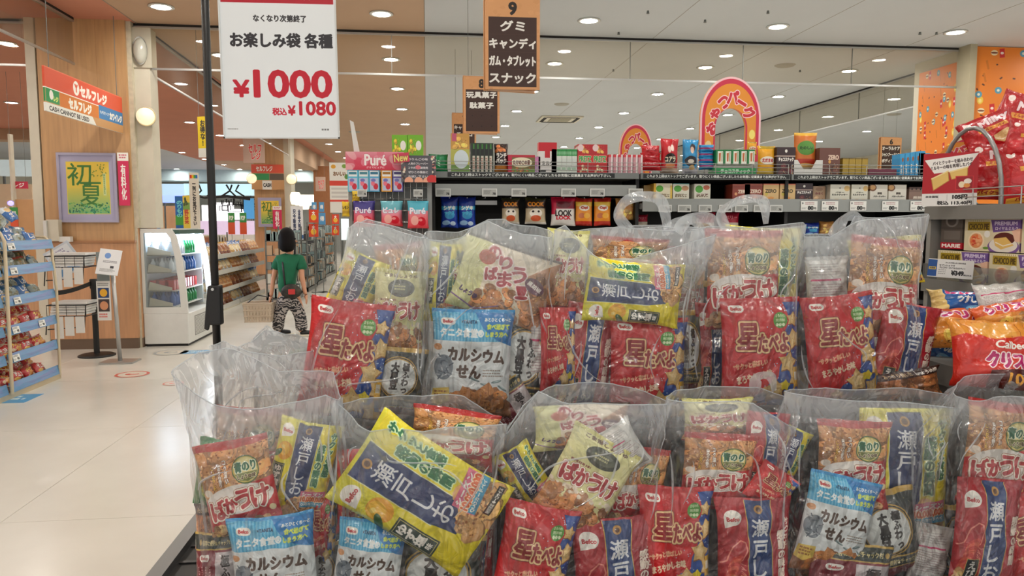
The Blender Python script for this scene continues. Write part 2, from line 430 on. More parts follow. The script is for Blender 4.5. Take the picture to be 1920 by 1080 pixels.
def art_calcium():
    c = Cv(100, 130, (226, 234, 236), 3.2)
    c.rect(0, 0, 101, 38, (66, 168, 216))
    for i in range(24): c.rect(i*4.2+1, 4, i*4.2+3, 38, (112, 196, 230))
    c.poly([(50, 0), (101, 0), (101, 44), (80, 36), (62, 22)], (24, 124, 196)); c.rect(0, 0, 101, 4, (40, 144, 204))
    logo(c, 19, 15, 17); c.text('×TANITA', 45, 15, 19, 4, (20, 70, 110), bold=.3)
    c.text('タニタ食堂®', 36, 28, 54, 10, (240, 250, 252), bold=.5)
    c.text('あとひとくち〜と', 80, 12, 32, 4.2, W_, bold=.4); c.text('食べ過ぎて', 81, 20, 28, 6, (214, 232, 90), bold=.5); c.text('しまう方へ', 80, 29, 28, 6, (214, 232, 90), bold=.5)
    c.poly([(0, 42), (8, 38), (40, 40), (70, 38), (101, 46), (101, 92), (0, 92)], (228, 236, 238))
    c.text('カルシウム', 55, 55, 72, 15, (74, 46, 26), bold=.9, rot=3); c.text('せん', 46, 75, 30, 15, (74, 46, 26), bold=1.0, rot=2)
    c.tiny(64, 72, 92, 82, 3, (130, 110, 90), 4, .4)
    c.ell(14, 70, 12, 15, (120, 132, 142)); rg = random.Random(2)
    for i in range(22):
        x, y = rg.uniform(6, 22), rg.uniform(58, 82); c.line([(x, y), (x+rg.uniform(-7, 7), y+rg.uniform(-5, 5))], 1.3, rg.choice([(60, 70, 84), (190, 198, 204), (84, 96, 110)]))
    for (x, y, a) in ((54, 84, 20), (82, 86, -12), (68, 90, 10), (90, 94, 30)): c.ell(x, y, 7, 1.5, (98, 124, 128), 1, a); c.ell(x+1, y-.5, 5, .6, (180, 200, 200), 1, a)
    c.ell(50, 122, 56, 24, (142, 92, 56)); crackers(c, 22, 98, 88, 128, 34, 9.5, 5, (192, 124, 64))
    for (x, y, a) in ((48, 104, 25), (66, 100, -35), (40, 116, -10), (70, 116, 15)):
        r = math.radians(a); q = [(x + u*math.cos(r) - v*math.sin(r), y + u*math.sin(r) + v*math.cos(r)) for u, v in ((-13, -7), (13, -7), (13, 7), (-13, 7))]
        c.poly(q, (168, 98, 46), grow=.4); c.poly(q, (204, 136, 72)); c.speck(x-8, y-5, x+8, y+5, [(150, 84, 40), (228, 170, 104)], 16, 1, int(x))
    c.poly([(2, 96), (22, 94), (24, 110), (12, 116), (0, 112)], (236, 206, 96)); c.tiny(4, 98, 20, 110, 3, (150, 90, 40), 2, .6)
    c.ell(6, 46, 5, 4, (220, 160, 110))
    return c
def art_bakauke():
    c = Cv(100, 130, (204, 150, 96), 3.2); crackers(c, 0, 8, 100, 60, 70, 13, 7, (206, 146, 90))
    c.rect(0, 0, 101, 5, (170, 30, 30)); c.poly([(0, 5), (101, 5), (101, 8), (50, 11), (0, 9)], (178, 40, 36))
    c.poly([(0, 74), (18, 62), (101, 56), (101, 112), (0, 112)], (196, 26, 32)); c.ell(50, 76, 47, 19, (236, 232, 226))
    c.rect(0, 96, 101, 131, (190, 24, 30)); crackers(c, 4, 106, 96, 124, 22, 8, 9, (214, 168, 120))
    c.ell(66, 40, 19, 19, (62, 96, 40)); c.ell(66, 40, 17.4, 17.4, (206, 190, 90)); c.ell(66, 40, 16, 16, (232, 222, 150)); c.poly([(50, 44), (82, 44), (78, 52), (66, 56), (54, 52)], (120, 130, 60))
    c.text('青のり', 66, 36, 29, 13, (20, 104, 66), bold=.7, stroke=.8, sc=(240, 246, 220)); c.text('しょうゆ味', 66, 49, 26, 5.5, (70, 50, 20), bold=.4, stroke=.5, sc=(244, 234, 190))
    for i, (t, q) in enumerate((('コク深い', W_), ('青のりの香り', W_), ('しっかりした', (240, 196, 70)))): c.text('\n'.join(t), 38-i*9, 38+i*3, 4.6, 30, q, bold=.4, stroke=.5, sc=(120, 70, 36))
    for i, (t, x, y, s) in enumerate((('ば', 18, 86, 22), ('か', 36, 82, 17), ('う', 55, 77, 21), ('け', 79, 78, 24))):
        c.text(t, x, y, s, s*1.12, (186, 34, 44), bold=1.3, stroke=1.8, sc=(248, 240, 226), stroke2=.7, sc2=(150, 90, 60), rot=-6)
    c.ell(92, 96, 4.5, 4.5, (232, 214, 160)); c.ell(8, 62, 6, 5, (236, 224, 208))
    return c
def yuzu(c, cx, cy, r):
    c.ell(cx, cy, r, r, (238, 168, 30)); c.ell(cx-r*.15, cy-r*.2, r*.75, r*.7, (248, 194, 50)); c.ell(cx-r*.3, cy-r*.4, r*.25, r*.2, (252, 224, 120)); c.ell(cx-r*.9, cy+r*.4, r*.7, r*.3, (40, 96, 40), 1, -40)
def art_seto_yuzu():
    c = Cv(100, 140, (238, 222, 30), 3.2); c.grad(0, 0, 28, 140, (226, 222, 60), (240, 220, 20))
    c.poly([(30, 3), (67, 3), (66, 96), (62, 118), (36, 116), (31, 90)], (26, 50, 104)); c.line([(29.5, 3), (30.5, 92)], 1, (230, 236, 200)); c.line([(67.5, 3), (66.5, 96)], 1, (230, 236, 200))
    c.rect(0, 0, 101, 4, (226, 220, 40))
    logo(c, 15, 18, 21, shape='drop'); yuzu(c, 16, 46, 13)
    c.ell(48, 13, 5, 5, (186, 140, 70)); c.ell(48, 13, 3, 3, (90, 60, 40))
    for t, y, w in (('瀬', 31, 21), ('戸', 53, 20), ('し', 74, 16), ('お', 94, 20)): c.text(t, 49, y, w, 19, (236, 240, 244), bold=.45)
    c.text('サ\nク\nッ\nと\n食\n感', 90, 42, 10, 60, (34, 116, 70), bold=.7, stroke=1.1, sc=(220, 244, 190)); c.text('感\n動\nの\n瞬\n間', 76, 58, 11, 60, (34, 116, 70), bold=.7, stroke=1.1, sc=(220, 244, 190))
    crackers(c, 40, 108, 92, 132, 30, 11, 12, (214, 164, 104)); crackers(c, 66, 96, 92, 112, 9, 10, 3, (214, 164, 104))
    c.rect(1, 64, 21, 108, (26, 50, 46)); c.rect(2.5, 65.5, 19.5, 106.5, (210, 196, 120)); c.rect(3.3, 66.3, 18.7, 105.7, (28, 54, 50)); c.text('ゆ\nず\n塩', 11, 82, 12.5, 28, W_, bold=.6); c.text('味', 11, 101, 7, 6, W_, bold=.3)
    q = lambda dx: [(62+dx, 100-dx), (96, 98), (98, 118), (64, 122)]
    c.poly([(58, 98), (98, 93), (99, 116), (60, 121)], (230, 120, 150)); c.poly([(60, 112), (99, 106), (99, 116), (61, 121)], (60, 160, 200))
    c.text('シーズン', 78, 100, 34, 5.5, W_, bold=.5, rot=-7, stroke=.5, sc=(210, 40, 90)); c.text('10,000,000', 79, 107.5, 37, 7.5, (222, 96, 30), bold=.6, stroke=.9, sc=(250, 230, 200), rot=-7); c.text('QUOカードペイ', 79, 114.5, 34, 4, W_, bold=.3, rot=-7)
    c.rect(66, 126, 96, 133, (40, 34, 30)); c.text('期間限定 ●一口サイズ', 81, 129.5, 27, 4, W_, bold=.25)
    return c
def art_seto_ebi():
    c = Cv(100, 140, (180, 28, 40), 3.2); c.grad(0, 0, 38, 140, (170, 26, 38), (188, 30, 40)); c.grad(70, 0, 100, 140, (164, 30, 46), (180, 34, 48))
    c.poly([(38, 3), (72, 3), (70, 40), (73, 80), (70, 137), (39, 137)], (24, 62, 122)); c.line([(38, 3), (39, 137)], 1.2, (214, 178, 90)); c.line([(72, 3), (70, 40), (73, 80), (70, 137)], 1.2, (214, 178, 90))
    logo(c, 19, 26, 24, shape='drop'); c.ell(54, 14, 5.5, 5.5, (186, 140, 70)); c.ell(54, 14, 3, 3, (90, 60, 40))
    for t, y, w in (('瀬', 38, 23), ('戸', 66, 21), ('し', 92, 17), ('お', 117, 21)): c.text(t, 55, y, w, 23, (236, 240, 244), bold=.5)
    c.line([(2, 84), (10, 80), (18, 62), (28, 54), (34, 56), (36, 66), (30, 80)], 1.8, (236, 140, 120))
    rg = random.Random(8)
    for k in range(8): c.ell(22 - k*1.6, 80+k*4.5, 11-k*.7, 4.6, ((206, 60, 48), (226, 96, 70))[k % 2], 1, -35)
    for k in range(9): c.line([(28, 84+k*3), (35, 88+k*3.4+rg.uniform(-2, 2))], .9, (240, 150, 130))
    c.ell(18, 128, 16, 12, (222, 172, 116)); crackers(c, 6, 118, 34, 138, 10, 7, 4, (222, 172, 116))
    c.rect(16, 100, 34, 138, (30, 40, 42)); c.line([(16, 100), (34, 100), (34, 138), (16, 138), (16, 100)], .9, (214, 178, 90)); c.text('え\nび\n塩', 25, 120, 12, 34, W_, bold=.7)
    c.text('感\n動\nの\n瞬\n間', 86, 74, 11, 62, (250, 236, 220), bold=.5, stroke=.6, sc=(120, 20, 36)); c.text('サ\nク\nッ\nと', 94, 46, 7, 36, (250, 236, 220), bold=.3)
    return c
def art_sesame():
    c = Cv(100, 130, (224, 222, 160), 3.2)
    c.rect(0, 0, 101, 5, (210, 206, 120)); c.ell(52, 26, 26, 13, (60, 66, 56)); c.ell(52, 26, 19, 8, (90, 96, 80)); c.tiny(38, 22, 66, 30, 2, (220, 216, 160), 1, .6); c.text('ごま揚しょうゆ', 50, 8, 62, 5, (90, 60, 40), bold=.3); c.tiny(12, 42, 50, 47, 1, (120, 50, 40), 8)
    for t, x, y, s in (('ば', 18, 60, 20), ('か', 38, 60, 19), ('う', 58, 58, 19), ('け', 80, 58, 21)): c.text(t, x, y, s, s*1.15, (176, 36, 46), bold=1.2, stroke=1.6, sc=(250, 244, 232), stroke2=.6, sc2=(170, 110, 70), rot=-7)
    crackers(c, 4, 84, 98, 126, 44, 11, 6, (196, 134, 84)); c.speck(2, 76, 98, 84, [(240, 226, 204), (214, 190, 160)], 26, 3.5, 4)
    c.rect(0, 125, 101, 131, (170, 30, 36))
    return c
def art_variety():
    c = Cv(120, 92, (226, 214, 190), 3.2); c.poly([(0, 0), (34, 0), (30, 92), (0, 92)], (214, 216, 150)); c.poly([(86, 30), (121, 0), (121, 92), (90, 92)], (188, 130, 84))
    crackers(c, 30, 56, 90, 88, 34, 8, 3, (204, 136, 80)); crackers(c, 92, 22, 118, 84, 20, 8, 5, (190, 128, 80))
    for t, x, y, s in (('の', 38, 14, 15), ('り', 54, 22, 15), ('う', 74, 32, 19), ('ま', 58, 42, 18), ('！', 84, 52, 15), ('ば', 40, 40, 15)): c.text(t, x, y, s, s, (176, 34, 56), bold=1.0, stroke=1.6, sc=(246, 232, 228), rot=-14)
    c.ell(98, 40, 14, 9, (98, 48, 74), 1, 20); c.text('黒胡椒', 98, 40, 20, 6, W_, bold=.4, rot=20); c.text('しょうゆ', 20, 70, 24, 6, (70, 40, 90), bold=.6, rot=16)
    c.ell(30, 22, 11, 9, (196, 86, 50)); c.line([(0, 76), (34, 88), (60, 76)], 1.6, (130, 90, 150)); c.rect(0, 0, 121, 3, (60, 50, 44)); 
    return c
def art_black():
    c = Cv(100, 130, (42, 50, 48), 3.2); c.rect(0, 0, 101, 8, (196, 160, 70)); rg = random.Random(4)
    for i in range(70): c.ell(rg.uniform(0, 100), rg.uniform(10, 128), .9, .9, (120, 116, 80), n=6)
    c.ell(42, 56, 45, 40, (190, 152, 60)); c.ell(42, 56, 43, 38, (30, 34, 30)); c.ell(42, 56, 41, 36, (196, 160, 80)); c.ell(42, 56, 39, 34, (222, 228, 226))
    c.text('極\nふ\nわ\nっ', 58, 56, 15, 56, (40, 36, 34), bold=.9); c.text('大\n黒\n豆', 34, 54, 17, 50, (34, 30, 28), bold=1.2); c.rect(0, 96, 101, 99, (196, 160, 70)); c.rect(0, 99, 101, 112, (38, 46, 42)); c.rect(0, 112, 101, 114, (196, 160, 70))
    c.text('保存に便利なチャック付', 52, 105.5, 76, 7, (206, 190, 130), bold=.3)
    c.rect(0, 114, 101, 131, (128, 28, 42)); logo(c, 24, 121, 20)
    return c
def art_maroon():
    c = Cv(110, 100, (130, 30, 44), 3.2); c.rect(0, 0, 111, 4, (196, 164, 80)); c.rect(0, 4, 111, 24, (34, 48, 42)); c.rect(0, 24, 111, 26.5, (196, 164, 80))
    c.text('保存に便利なチャック付', 60, 14, 72, 8.5, (214, 200, 140), bold=.4); c.ell(18, 14, 3.4, 4.4, (196, 164, 80)); c.ell(102, 14, 3.4, 4.4, (196, 164, 80))
    logo(c, 28, 40, 24); c.poly([(56, 30), (111, 30), (111, 101), (56, 101)], (214, 206, 208)); c.text('極\nふ\nわ', 82, 66, 22, 60, (60, 50, 50), bold=.8)
    for i in range(4): c.tiny(10+i*10, 54, 15+i*10, 96, 9, (232, 190, 190), i, .6)
    return c
def art_back():
    c = Cv(100, 110, (218, 218, 214), 3.2); c.rect(0, 0, 101, 6, (200, 202, 200)); c.rect(6, 36, 76, 39, (206, 50, 110)); c.tiny(8, 12, 92, 32, 5, (140, 130, 130), 3, .35, .6); c.tiny(8, 44, 94, 84, 10, (150, 120, 124), 5, .4, .7)
    c.rect(10, 88, 60, 104, (236, 236, 234)); c.tiny(12, 90, 58, 103, 4, (90, 90, 90), 6, .45, .7)
    for i in range(22): c.rect(66+i*1.3, 88, 66+i*1.3+(.5, .8)[i % 2], 104, (50, 50, 50))
    return c
def art_cracker_dark():
    c = Cv(120, 60, (166, 100, 56), 3.2); crackers(c, 0, 16, 120, 60, 60, 9, 5, (182, 116, 66)); c.rect(0, 0, 121, 13, (54, 24, 18)); c.text('あっさり焼いた', 40, 7, 50, 6, (214, 190, 150), bold=.3); c.text('しょうゆ揚', 92, 7, 42, 7, W_, bold=.4)
    return c
def art_green():
    c = Cv(80, 110, (46, 128, 66), 3.2); c.ell(40, 55, 30, 40, (176, 196, 110)); crackers(c, 18, 30, 62, 84, 26, 8, 3, (160, 150, 70)); c.ell(40, 16, 22, 8, (236, 240, 226)); c.text('枝豆', 40, 16, 26, 8, (40, 100, 50), bold=.6)
    return c
def art_chips():
    c = Cv(130, 110, (206, 40, 24), 3.2); c.poly([(0, 0), (131, 0), (131, 34), (100, 26), (60, 34), (20, 24), (0, 30)], (232, 150, 50))
    for i in range(7): c.line([(20+i*14, 4), (34+i*13, 28)], 1.2, (176, 92, 26))
    c.poly([(30, 6), (84, 2), (92, 26), (44, 30)], (240, 178, 84), .8); c.text('Calbee', 82, 42, 46, 12, W_, bold=.7)
    c.text('クリスプ', 84, 66, 72, 24, (186, 24, 106), bold=1.6, stroke=1.8, sc=(250, 236, 236)); c.poly([(50, 84), (131, 76), (131, 111), (50, 111)], (84, 24, 20)); c.text('105', 94, 95, 36, 15, (240, 170, 60), bold=1, stroke=1, sc=(60, 20, 16)); c.text('g', 118, 99, 6, 7, (240, 170, 60), bold=.5)
    c.ell(122, 102, 14, 16, (240, 150, 40)); c.ell(122, 102, 8, 9, (250, 200, 110))
    return c
def art_chips_orange():
    c = Cv(130, 70, (226, 96, 34), 3.2); c.poly([(0, 20), (131, 30), (131, 71), (0, 71)], (238, 158, 66)); c.text('クリスプ', 64, 13, 92, 15, (192, 24, 110), bold=1.4, stroke=1.6, sc=(250, 230, 236)); crackers(c, 10, 36, 124, 66, 26, 12, 2, (240, 176, 84))
    for i in range(12): c.line([(10+i*10, 36), (20+i*10, 64)], .7, (196, 116, 40), .6)
    return c
def art_chips_blue():
    c = Cv(130, 60, (18, 92, 170), 3.2); c.poly([(0, 0), (16, 0), (26, 60), (0, 60)], (240, 208, 130)); c.text('ポテトチップ', 58, 10, 70, 8, (240, 60, 130), bold=.9, stroke=1, sc=(250, 240, 240)); c.text('うすしお', 60, 26, 44, 10, W_, bold=.8); c.ell(68, 44, 18, 9, (120, 190, 232)); c.text('WIDE', 68, 44, 20, 7, W_, bold=.6); c.ell(98, 22, 12, 12, (250, 210, 110)); c.ell(104, 30, 7, 7, (226, 30, 100)); c.rect(0, 52, 131, 61, (196, 34, 44))
    return c
def art_milky(front=True):
    c = Cv(110, 120, (196, 14, 26), 3.2); c.grad(0, 0, 110, 60, (176, 10, 22), (204, 18, 30)); c.ell(20, 14, 8, 7, (246, 232, 226)); c.text('Milky', 72, 24, 60, 22, (250, 228, 232), bold=1.6, stroke=1, sc=(150, 10, 40), rot=-8)
    c.poly([(34, 40), (96, 36), (98, 46), (36, 50)], (240, 170, 60)); c.text('ミルキーパイ', 66, 43, 48, 6, (180, 20, 30), bold=.4)
    c.poly([(60, 66), (92, 56), (104, 66), (104, 82), (74, 92), (60, 80)], (232, 196, 132)); c.line([(60, 74), (74, 84), (104, 73)], 2, (250, 240, 216)); c.poly([(10, 62), (44, 58), (50, 92), (14, 96)], (214, 40, 50))
    c.poly([(10, 104), (100, 96), (100, 108), (10, 116)], (240, 176, 60)); c.text('パイクッキー', 56, 106, 60, 7, (170, 20, 30), bold=.5)
    return c
def art_pop_milky():
    c = Cv(86, 100, (182, 18, 34), 4); c.poly([(2, 12), (86, 2), (72, 26), (60, 34), (18, 38), (12, 28)], (246, 244, 240)); c.text('パイとクッキーを組み合わせ', 46, 16, 62, 7, (60, 50, 50), bold=.3, rot=-6); c.text('ミルキーの味を再現したパイ', 44, 25, 64, 7, (60, 50, 50), bold=.3, rot=-6)
    for (q) in ([(14, 48), (40, 34), (42, 52), (18, 70)], [(42, 36), (70, 28), (70, 44), (46, 50)]): c.poly(q, (232, 196, 110)); c.line(q+[q[0]], 1.2, (186, 130, 56)); c.line([q[0], q[1]], 2.4, (246, 224, 160))
    c.rect(52, 44, 80, 70, (206, 40, 50)); c.rect(53.5, 45.5, 78.5, 68.5, (160, 16, 30)); c.ell(62, 60, 5, 6, (240, 224, 190)); c.ell(71, 54, 6, 5, (244, 236, 226)); c.ell(70, 62, 5, 4, (226, 150, 70))
    c.rect(0, 76, 87, 101, (238, 238, 236)); c.text('本体価格', 16, 82, 20, 4, (60, 60, 60), bold=.2); c.text('105円', 60, 83, 22, 8, (30, 30, 30), bold=.8); c.text('税込 113.40円', 52, 94, 54, 7, (50, 50, 50), bold=.5)
    for x in (26, 40): c.rect(x, 78, x+.4, 90, (140, 140, 140))
    return c
def art_choco():
    c = Cv(130, 74, (222, 212, 178), 3.2); c.rect(8, 3, 62, 26, (176, 150, 40)); 
    for i in range(12): c.poly([(8+i*4.6, 6), (10.3+i*4.6, 0), (12.6+i*4.6, 6)], (240, 232, 200))
    c.text('CHOCO PIE', 35, 17, 48, 13, (86, 66, 20), bold=.6); c.ell(30, 50, 20, 21, (244, 224, 190)); c.ell(30, 50, 16, 17, (226, 150, 96)); c.speck(18, 38, 42, 62, [(210, 74, 48), (236, 120, 70), (244, 178, 130)], 22, 4.5, 3)
    c.poly([(64, 2), (131, 2), (131, 24), (70, 30)], (118, 88, 160)); c.text('PREMIUM', 98, 10, 50, 8, (226, 214, 240), bold=.6); c.text('ロイヤルミルク', 100, 21, 50, 7, (240, 234, 246), bold=.4)
    c.ell(94, 62, 36, 20, (130, 96, 160)); c.ell(94, 58, 32, 17, (238, 232, 220)); c.ell(96, 44, 24, 14, (96, 40, 34)); c.poly([(72, 44), (100, 40), (118, 58), (90, 68), (76, 60)], (236, 196, 110)); c.line([(76, 52), (94, 60), (114, 54)], 2.4, (250, 240, 220)); c.ell(54, 66, 7, 3, (110, 150, 60)); c.ell(56, 34, 7, 8, (240, 238, 230))
    c.poly([(112, 26), (131, 20), (131, 50), (120, 50)], (240, 196, 170))
    return c
def art_mary():
    c = Cv(40, 90, (92, 84, 78), 3.2); c.ell(20, 18, 12, 16, (140, 134, 128)); c.ell(20, 18, 8, 12, (84, 76, 72)); c.rect(0, 36, 41, 37, (50, 44, 42)); c.rect(6, 44, 36, 66, (112, 104, 98)); c.rect(0, 74, 41, 91, (186, 30, 50)); c.text('MARIE', 20, 82, 34, 9, W_, bold=.6)
    return c

# ---- prints of the small goods on the far shelf, one helper for most of them
def goods(w, h, bg, bands=(), texts=(), shapes=(), k=3.0):
    c = Cv(w, h, bg, k)
    for (a, b, q) in bands: c.rect(0, a*h, w+1, b*h, q)
    for sh in shapes:
        if sh[0] == 'e': c.ell(sh[1]*w, sh[2]*h, sh[3]*w, sh[4]*h, sh[5])
        elif sh[0] == 'r': c.rect(sh[1]*w, sh[2]*h, sh[3]*w, sh[4]*h, sh[5])
        elif sh[0] == 'c': crackers(c, sh[1]*w, sh[2]*h, sh[3]*w, sh[4]*h, sh[5], sh[6], 3, sh[7])
    for t in texts:
        s, x, y, tw, th, col = t[:6]
        c.text(s, x*w, y*h, tw*w, th*h, col, bold=.5, stroke=(.9 if len(t) > 6 else 0), sc=(t[6] if len(t) > 6 else W_))
    return c
ART = {}
def P(key, cv=None, **kw):
    if key not in ART: ART[key] = print_mat('print_' + key, cv() if callable(cv) else cv, **kw)
    return ART[key]
P('star', art_star, foil=True); P('calcium', art_calcium, foil=True); P('bakauke', art_bakauke, foil=True)
P('yuzu', art_seto_yuzu, foil=True); P('ebi', art_seto_ebi, foil=True); P('sesame', art_sesame, foil=True)
P('variety', art_variety, foil=True); P('black', art_black, foil=True); P('maroon', art_maroon, foil=True)
P('back', art_back, foil=True); P('darkcracker', art_cracker_dark, foil=True); P('green', art_green, foil=True)
# ------------------------------------------------------------ the hall: ceiling, floor, walls
CH = 4.0
M_beige = mat('ceiling_beige', (188, 158, 132), .9, vary=.03, vscale=1.5)
M_terra = mat('ceiling_terracotta', (198, 134, 110), .9, vary=.03, vscale=1.5)
M_white = mat('ceiling_white', (198, 202, 206), .9, vary=.02, vscale=1.2)
M_cream = mat('cream_paint', (214, 208, 190), .55, vary=.03)
M_alu = mat('brushed_aluminium', (190, 190, 188), .35, metal=.8)
M_steelgrey = mat('grey_steel', (120, 122, 120), .42, metal=.3)
M_black = mat('black_metal', (14, 14, 15), .45)
M_blacks = mat('black_shelf_lacquer', (20, 19, 20), .5)
M_whitep = mat('white_plastic', (224, 224, 220), .4)
M_glass = glass_mat('curtain_glass', (244, 240, 232), .035)
M_glow = mat('lamp_glow', (255, 250, 240), .5, emit=LAMP)
M_wood = mat('beech_veneer', (198, 156, 110), .4, vary=.10, vscale=3, stretch=(9, 9, .7))
M_wood2 = mat('beech_veneer_lower', (202, 152, 112), .4, vary=.10, vscale=3, stretch=(9, 9, .7))
M_dark = mat('dark_shadow_gap', (34, 30, 28), .8)
# floor: sheets of cream vinyl with worn gloss and fine scuffs
mf = bpy.data.materials.new('floor_vinyl'); N, L, B = nodes_of(mf)
tc = N.new('ShaderNodeTexCoord'); n1 = N.new('ShaderNodeTexNoise'); n1.inputs['Scale'].default_value = 1.1; n1.inputs['Detail'].default_value = 5
L.new(tc.outputs['Object'], n1.inputs['Vector'])
cr = N.new('ShaderNodeValToRGB'); cr.color_ramp.elements[0].position = .3; cr.color_ramp.elements[0].color = lin((206, 202, 192)); cr.color_ramp.elements[1].position = .7; cr.color_ramp.elements[1].color = lin((220, 217, 208))
L.new(n1.outputs['Fac'], cr.inputs[0])
mp = N.new('ShaderNodeMapping'); mp.inputs['Scale'].default_value = (14, 3, 1); mp.inputs['Rotation'].default_value = (0, 0, .5); L.new(tc.outputs['Object'], mp.inputs[0])
n2 = N.new('ShaderNodeTexNoise'); n2.inputs['Scale'].default_value = 2.2; n2.inputs['Detail'].default_value = 8; n2.inputs['Roughness'].default_value = .7; L.new(mp.outputs[0], n2.inputs['Vector'])
c2 = N.new('ShaderNodeValToRGB'); c2.color_ramp.elements[0].position = .24; c2.color_ramp.elements[0].color = (.35, .33, .3, 1); c2.color_ramp.elements[1].position = .29; c2.color_ramp.elements[1].color = (1, 1, 1, 1)
L.new(n2.outputs['Fac'], c2.inputs[0])
mxf = N.new('ShaderNodeMix'); mxf.data_type = 'RGBA'; mxf.blend_type = 'MULTIPLY'; mxf.inputs[0].default_value = .5; L.new(cr.outputs[0], mxf.inputs[6]); L.new(c2.outputs[0], mxf.inputs[7])
L.new(mxf.outputs[2], B.inputs['Base Color']); B.inputs['Roughness'].default_value = .22; B.inputs['Specular IOR Level'].default_value = .35

floor_e = bpy.data.objects.new('floor', None); COL.objects.link(floor_e); struct(floor_e)
# the floor is laid in square sheets: near ones are pieces of their own, beyond them one sheet
SH = 1.82; base = MB(); base.box(-16, -5, -.06, 16, 60, -.004); base.build('underlay', mat('floor_joint', (172, 164, 150), .5), floor_e)
sheet = MB().box(.0015, .0015, -.02, SH-.0015, SH-.0015, 0).mesh('floor_sheet', mf)
for i in range(-6, 5):
    for j in range(-2, 12):
        link('floor_sheet', sheet, floor_e).location = (i*SH - .4, j*SH + .35, 0)
far = MB(); y0 = 12*SH + .35; far.box(-6*SH-.4, y0, -.02, 16, 60, 0); far.box(-16, -5, -.02, -6*SH-.4, 60, 0); far.box(5*SH-.4, -5, -.02, 16, y0, 0)
far.build('far_floor', mf, floor_e)
# ceiling in zones
ceil = bpy.data.objects.new('ceiling', None); COL.objects.link(ceil); struct(ceil)
MB().box(-3.5, -8, CH, 0, 60, CH+.12).build('beige_panel', M_beige, ceil)
MB().box(0, -8, CH-.001, 16, 60, CH+.12).build('white_panel', M_white, ceil)
MB().box(-8.6, -8, CH, -3.5, 30, CH+.12).build('terracotta_panel', M_terra, ceil)
MB().box(-16, -8, CH, -8.6, 21, CH+.12).build('terracotta_panel', M_terra, ceil)
MB().box(-8.6, 30, CH, -3.5, 60, CH+.12).build('beige_panel', M_beige, ceil)
MB().box(-16, 21, CH, -8.6, 60, CH+.12).build('white_panel', M_white, ceil)
MB().box(-16, 20.6, 3.72, -8.6, 21.2, CH).build('beam', M_beige, ceil)
MB().box(-16, 35, 3.5, -3.6, 36, CH).build('beam', mat('pale_blue_paint', (186, 208, 214), .7), ceil)
# narrow panel joints and the trim where the colours meet
tj = MB()
tj.box(-.006, -8, CH-.004, .004, 60, CH); tj.box(-3.51, -8, CH-.004, -3.5, 60, CH)
for x in (1.2, 3.0, 4.8, 6.6, 8.4): tj.box(x, -8, CH-.0035, x+.004, 60, CH)
struct(tj.build('trim_1', mat('joint_line', (150, 140, 126), .8)))
# square access hatches above the left pillar
h1 = MB()
for (x, y, w) in ((-3.9, 7.9, .62), (-3.2, 8.1, .5)):
    for a, b, c, d in ((0, 0, w, .012), (0, w-.012, w, w), (0, 0, .012, w), (w-.012, 0, w, w)): h1.box(x+a, y+b, CH-.012, x+c, y+d, CH)
struct(h1.build('trim_2', mat('hatch_frame', (176, 120, 84), .6)))
struct(MB().box(-16, 44, 0, 16, 44.2, CH).build('wall_back', mat('far_wall', (196, 200, 196), .8)))
struct(MB().box(15.8, -5, 0, 16, 44, CH).build('wall_right', M_cream))
struct(MB().box(-16, -5, 0, -15.8, 44, CH).build('wall_left', M_cream))

# downlights on a square lattice
rim = MB().lathe([(.098, 0), (.135, -.004), (.14, -.012), (.10, -.016), (.094, 0)], 24).mesh('rim', M_whitep, True)
disc = MB(); disc.v = [(.098*math.cos(2*math.pi*i/20), .098*math.sin(2*math.pi*i/20), -.007) for i in range(20)]; disc.face(list(range(20))[::-1])
disc_me = disc.mesh('lens', M_glow)
def downlight(x, y, label, grp):
    t = thing('downlight', label, 'ceiling light', (x, y, CH), 0, grp)
    link('rim', rim, t); link('lens', disc_me, t)
XW = [1.97, 4.36, 6.75, 9.15, 11.6]; XB = [-.5, -2.95]; XT = [-5.65, -8.3, -11.0]
zone = (('white', XW), ('beige', XB), ('terracotta', XT))
NX = {}
for zi, (zn, xs) in enumerate(zone):
    for xi, x in enumerate(xs):
        for k in range(-5, 12):
            y = 8.95 + 2.4*k if zi < 2 else 10.95 + 2.62*k
            if y < 9.7: place = (ORD[-k] if zi < 2 else ORD[-k-1]) + ' row before the glass curtain'
            else: place = ORD[k-1 if zi < 2 else k] + ' row beyond the glass'
            side = {0: 'first, second, third, fourth and fifth'.split(), 1: None}.get(zi)
            lab = 'downlight in %s ceiling, line %s, %s' % (zn, ('one', 'two', 'three', 'four', 'five')[xi], place)
            downlight(x, y, lab, 'downlights in the %s ceiling' % zn)
# cassette air conditioner, smoke heads, fire sensors
ac = thing('ceiling_cassette', 'square cream cassette air conditioner set flush in the white ceiling', 'air conditioner', (3.1, 17.2, CH))
MB().box(-.48, -.48, -.035, .48, .48, 0).build('panel', M_cream, ac, bevel=.01)
g = MB(); g.box(-.24, -.24, -.045, .24, .24, -.035); g.build('grille', mat('grille_beige', (150, 142, 120), .6), ac)
for a in range(4):
    m = MB(); m.box(-.36, -.42, -.04, .36, -.34, -.034); o = m.build('air_slot', M_dark, ac); o.rotation_euler.z = a*math.pi/2
for i, (px, py) in enumerate(((1472, 122), (1053, 195), (1676, 214), (665, 247))):
    p = PZ(px, py, CH); o = MB().lathe([(.0, -.02), (.13, -.02), (.16, 0)], 20).build('ceiling_speaker', mat('speaker_grey', (164, 160, 150), .7), None, True); o.location = p
    tag(o, ['round grey ceiling speaker among the first white-ceiling lights', 'round grey ceiling speaker before the cassette', 'round grey ceiling speaker near the orange pillar', 'round speaker in the beige ceiling above the gummy display'][i], 'ceiling speaker', 'round ceiling speakers')
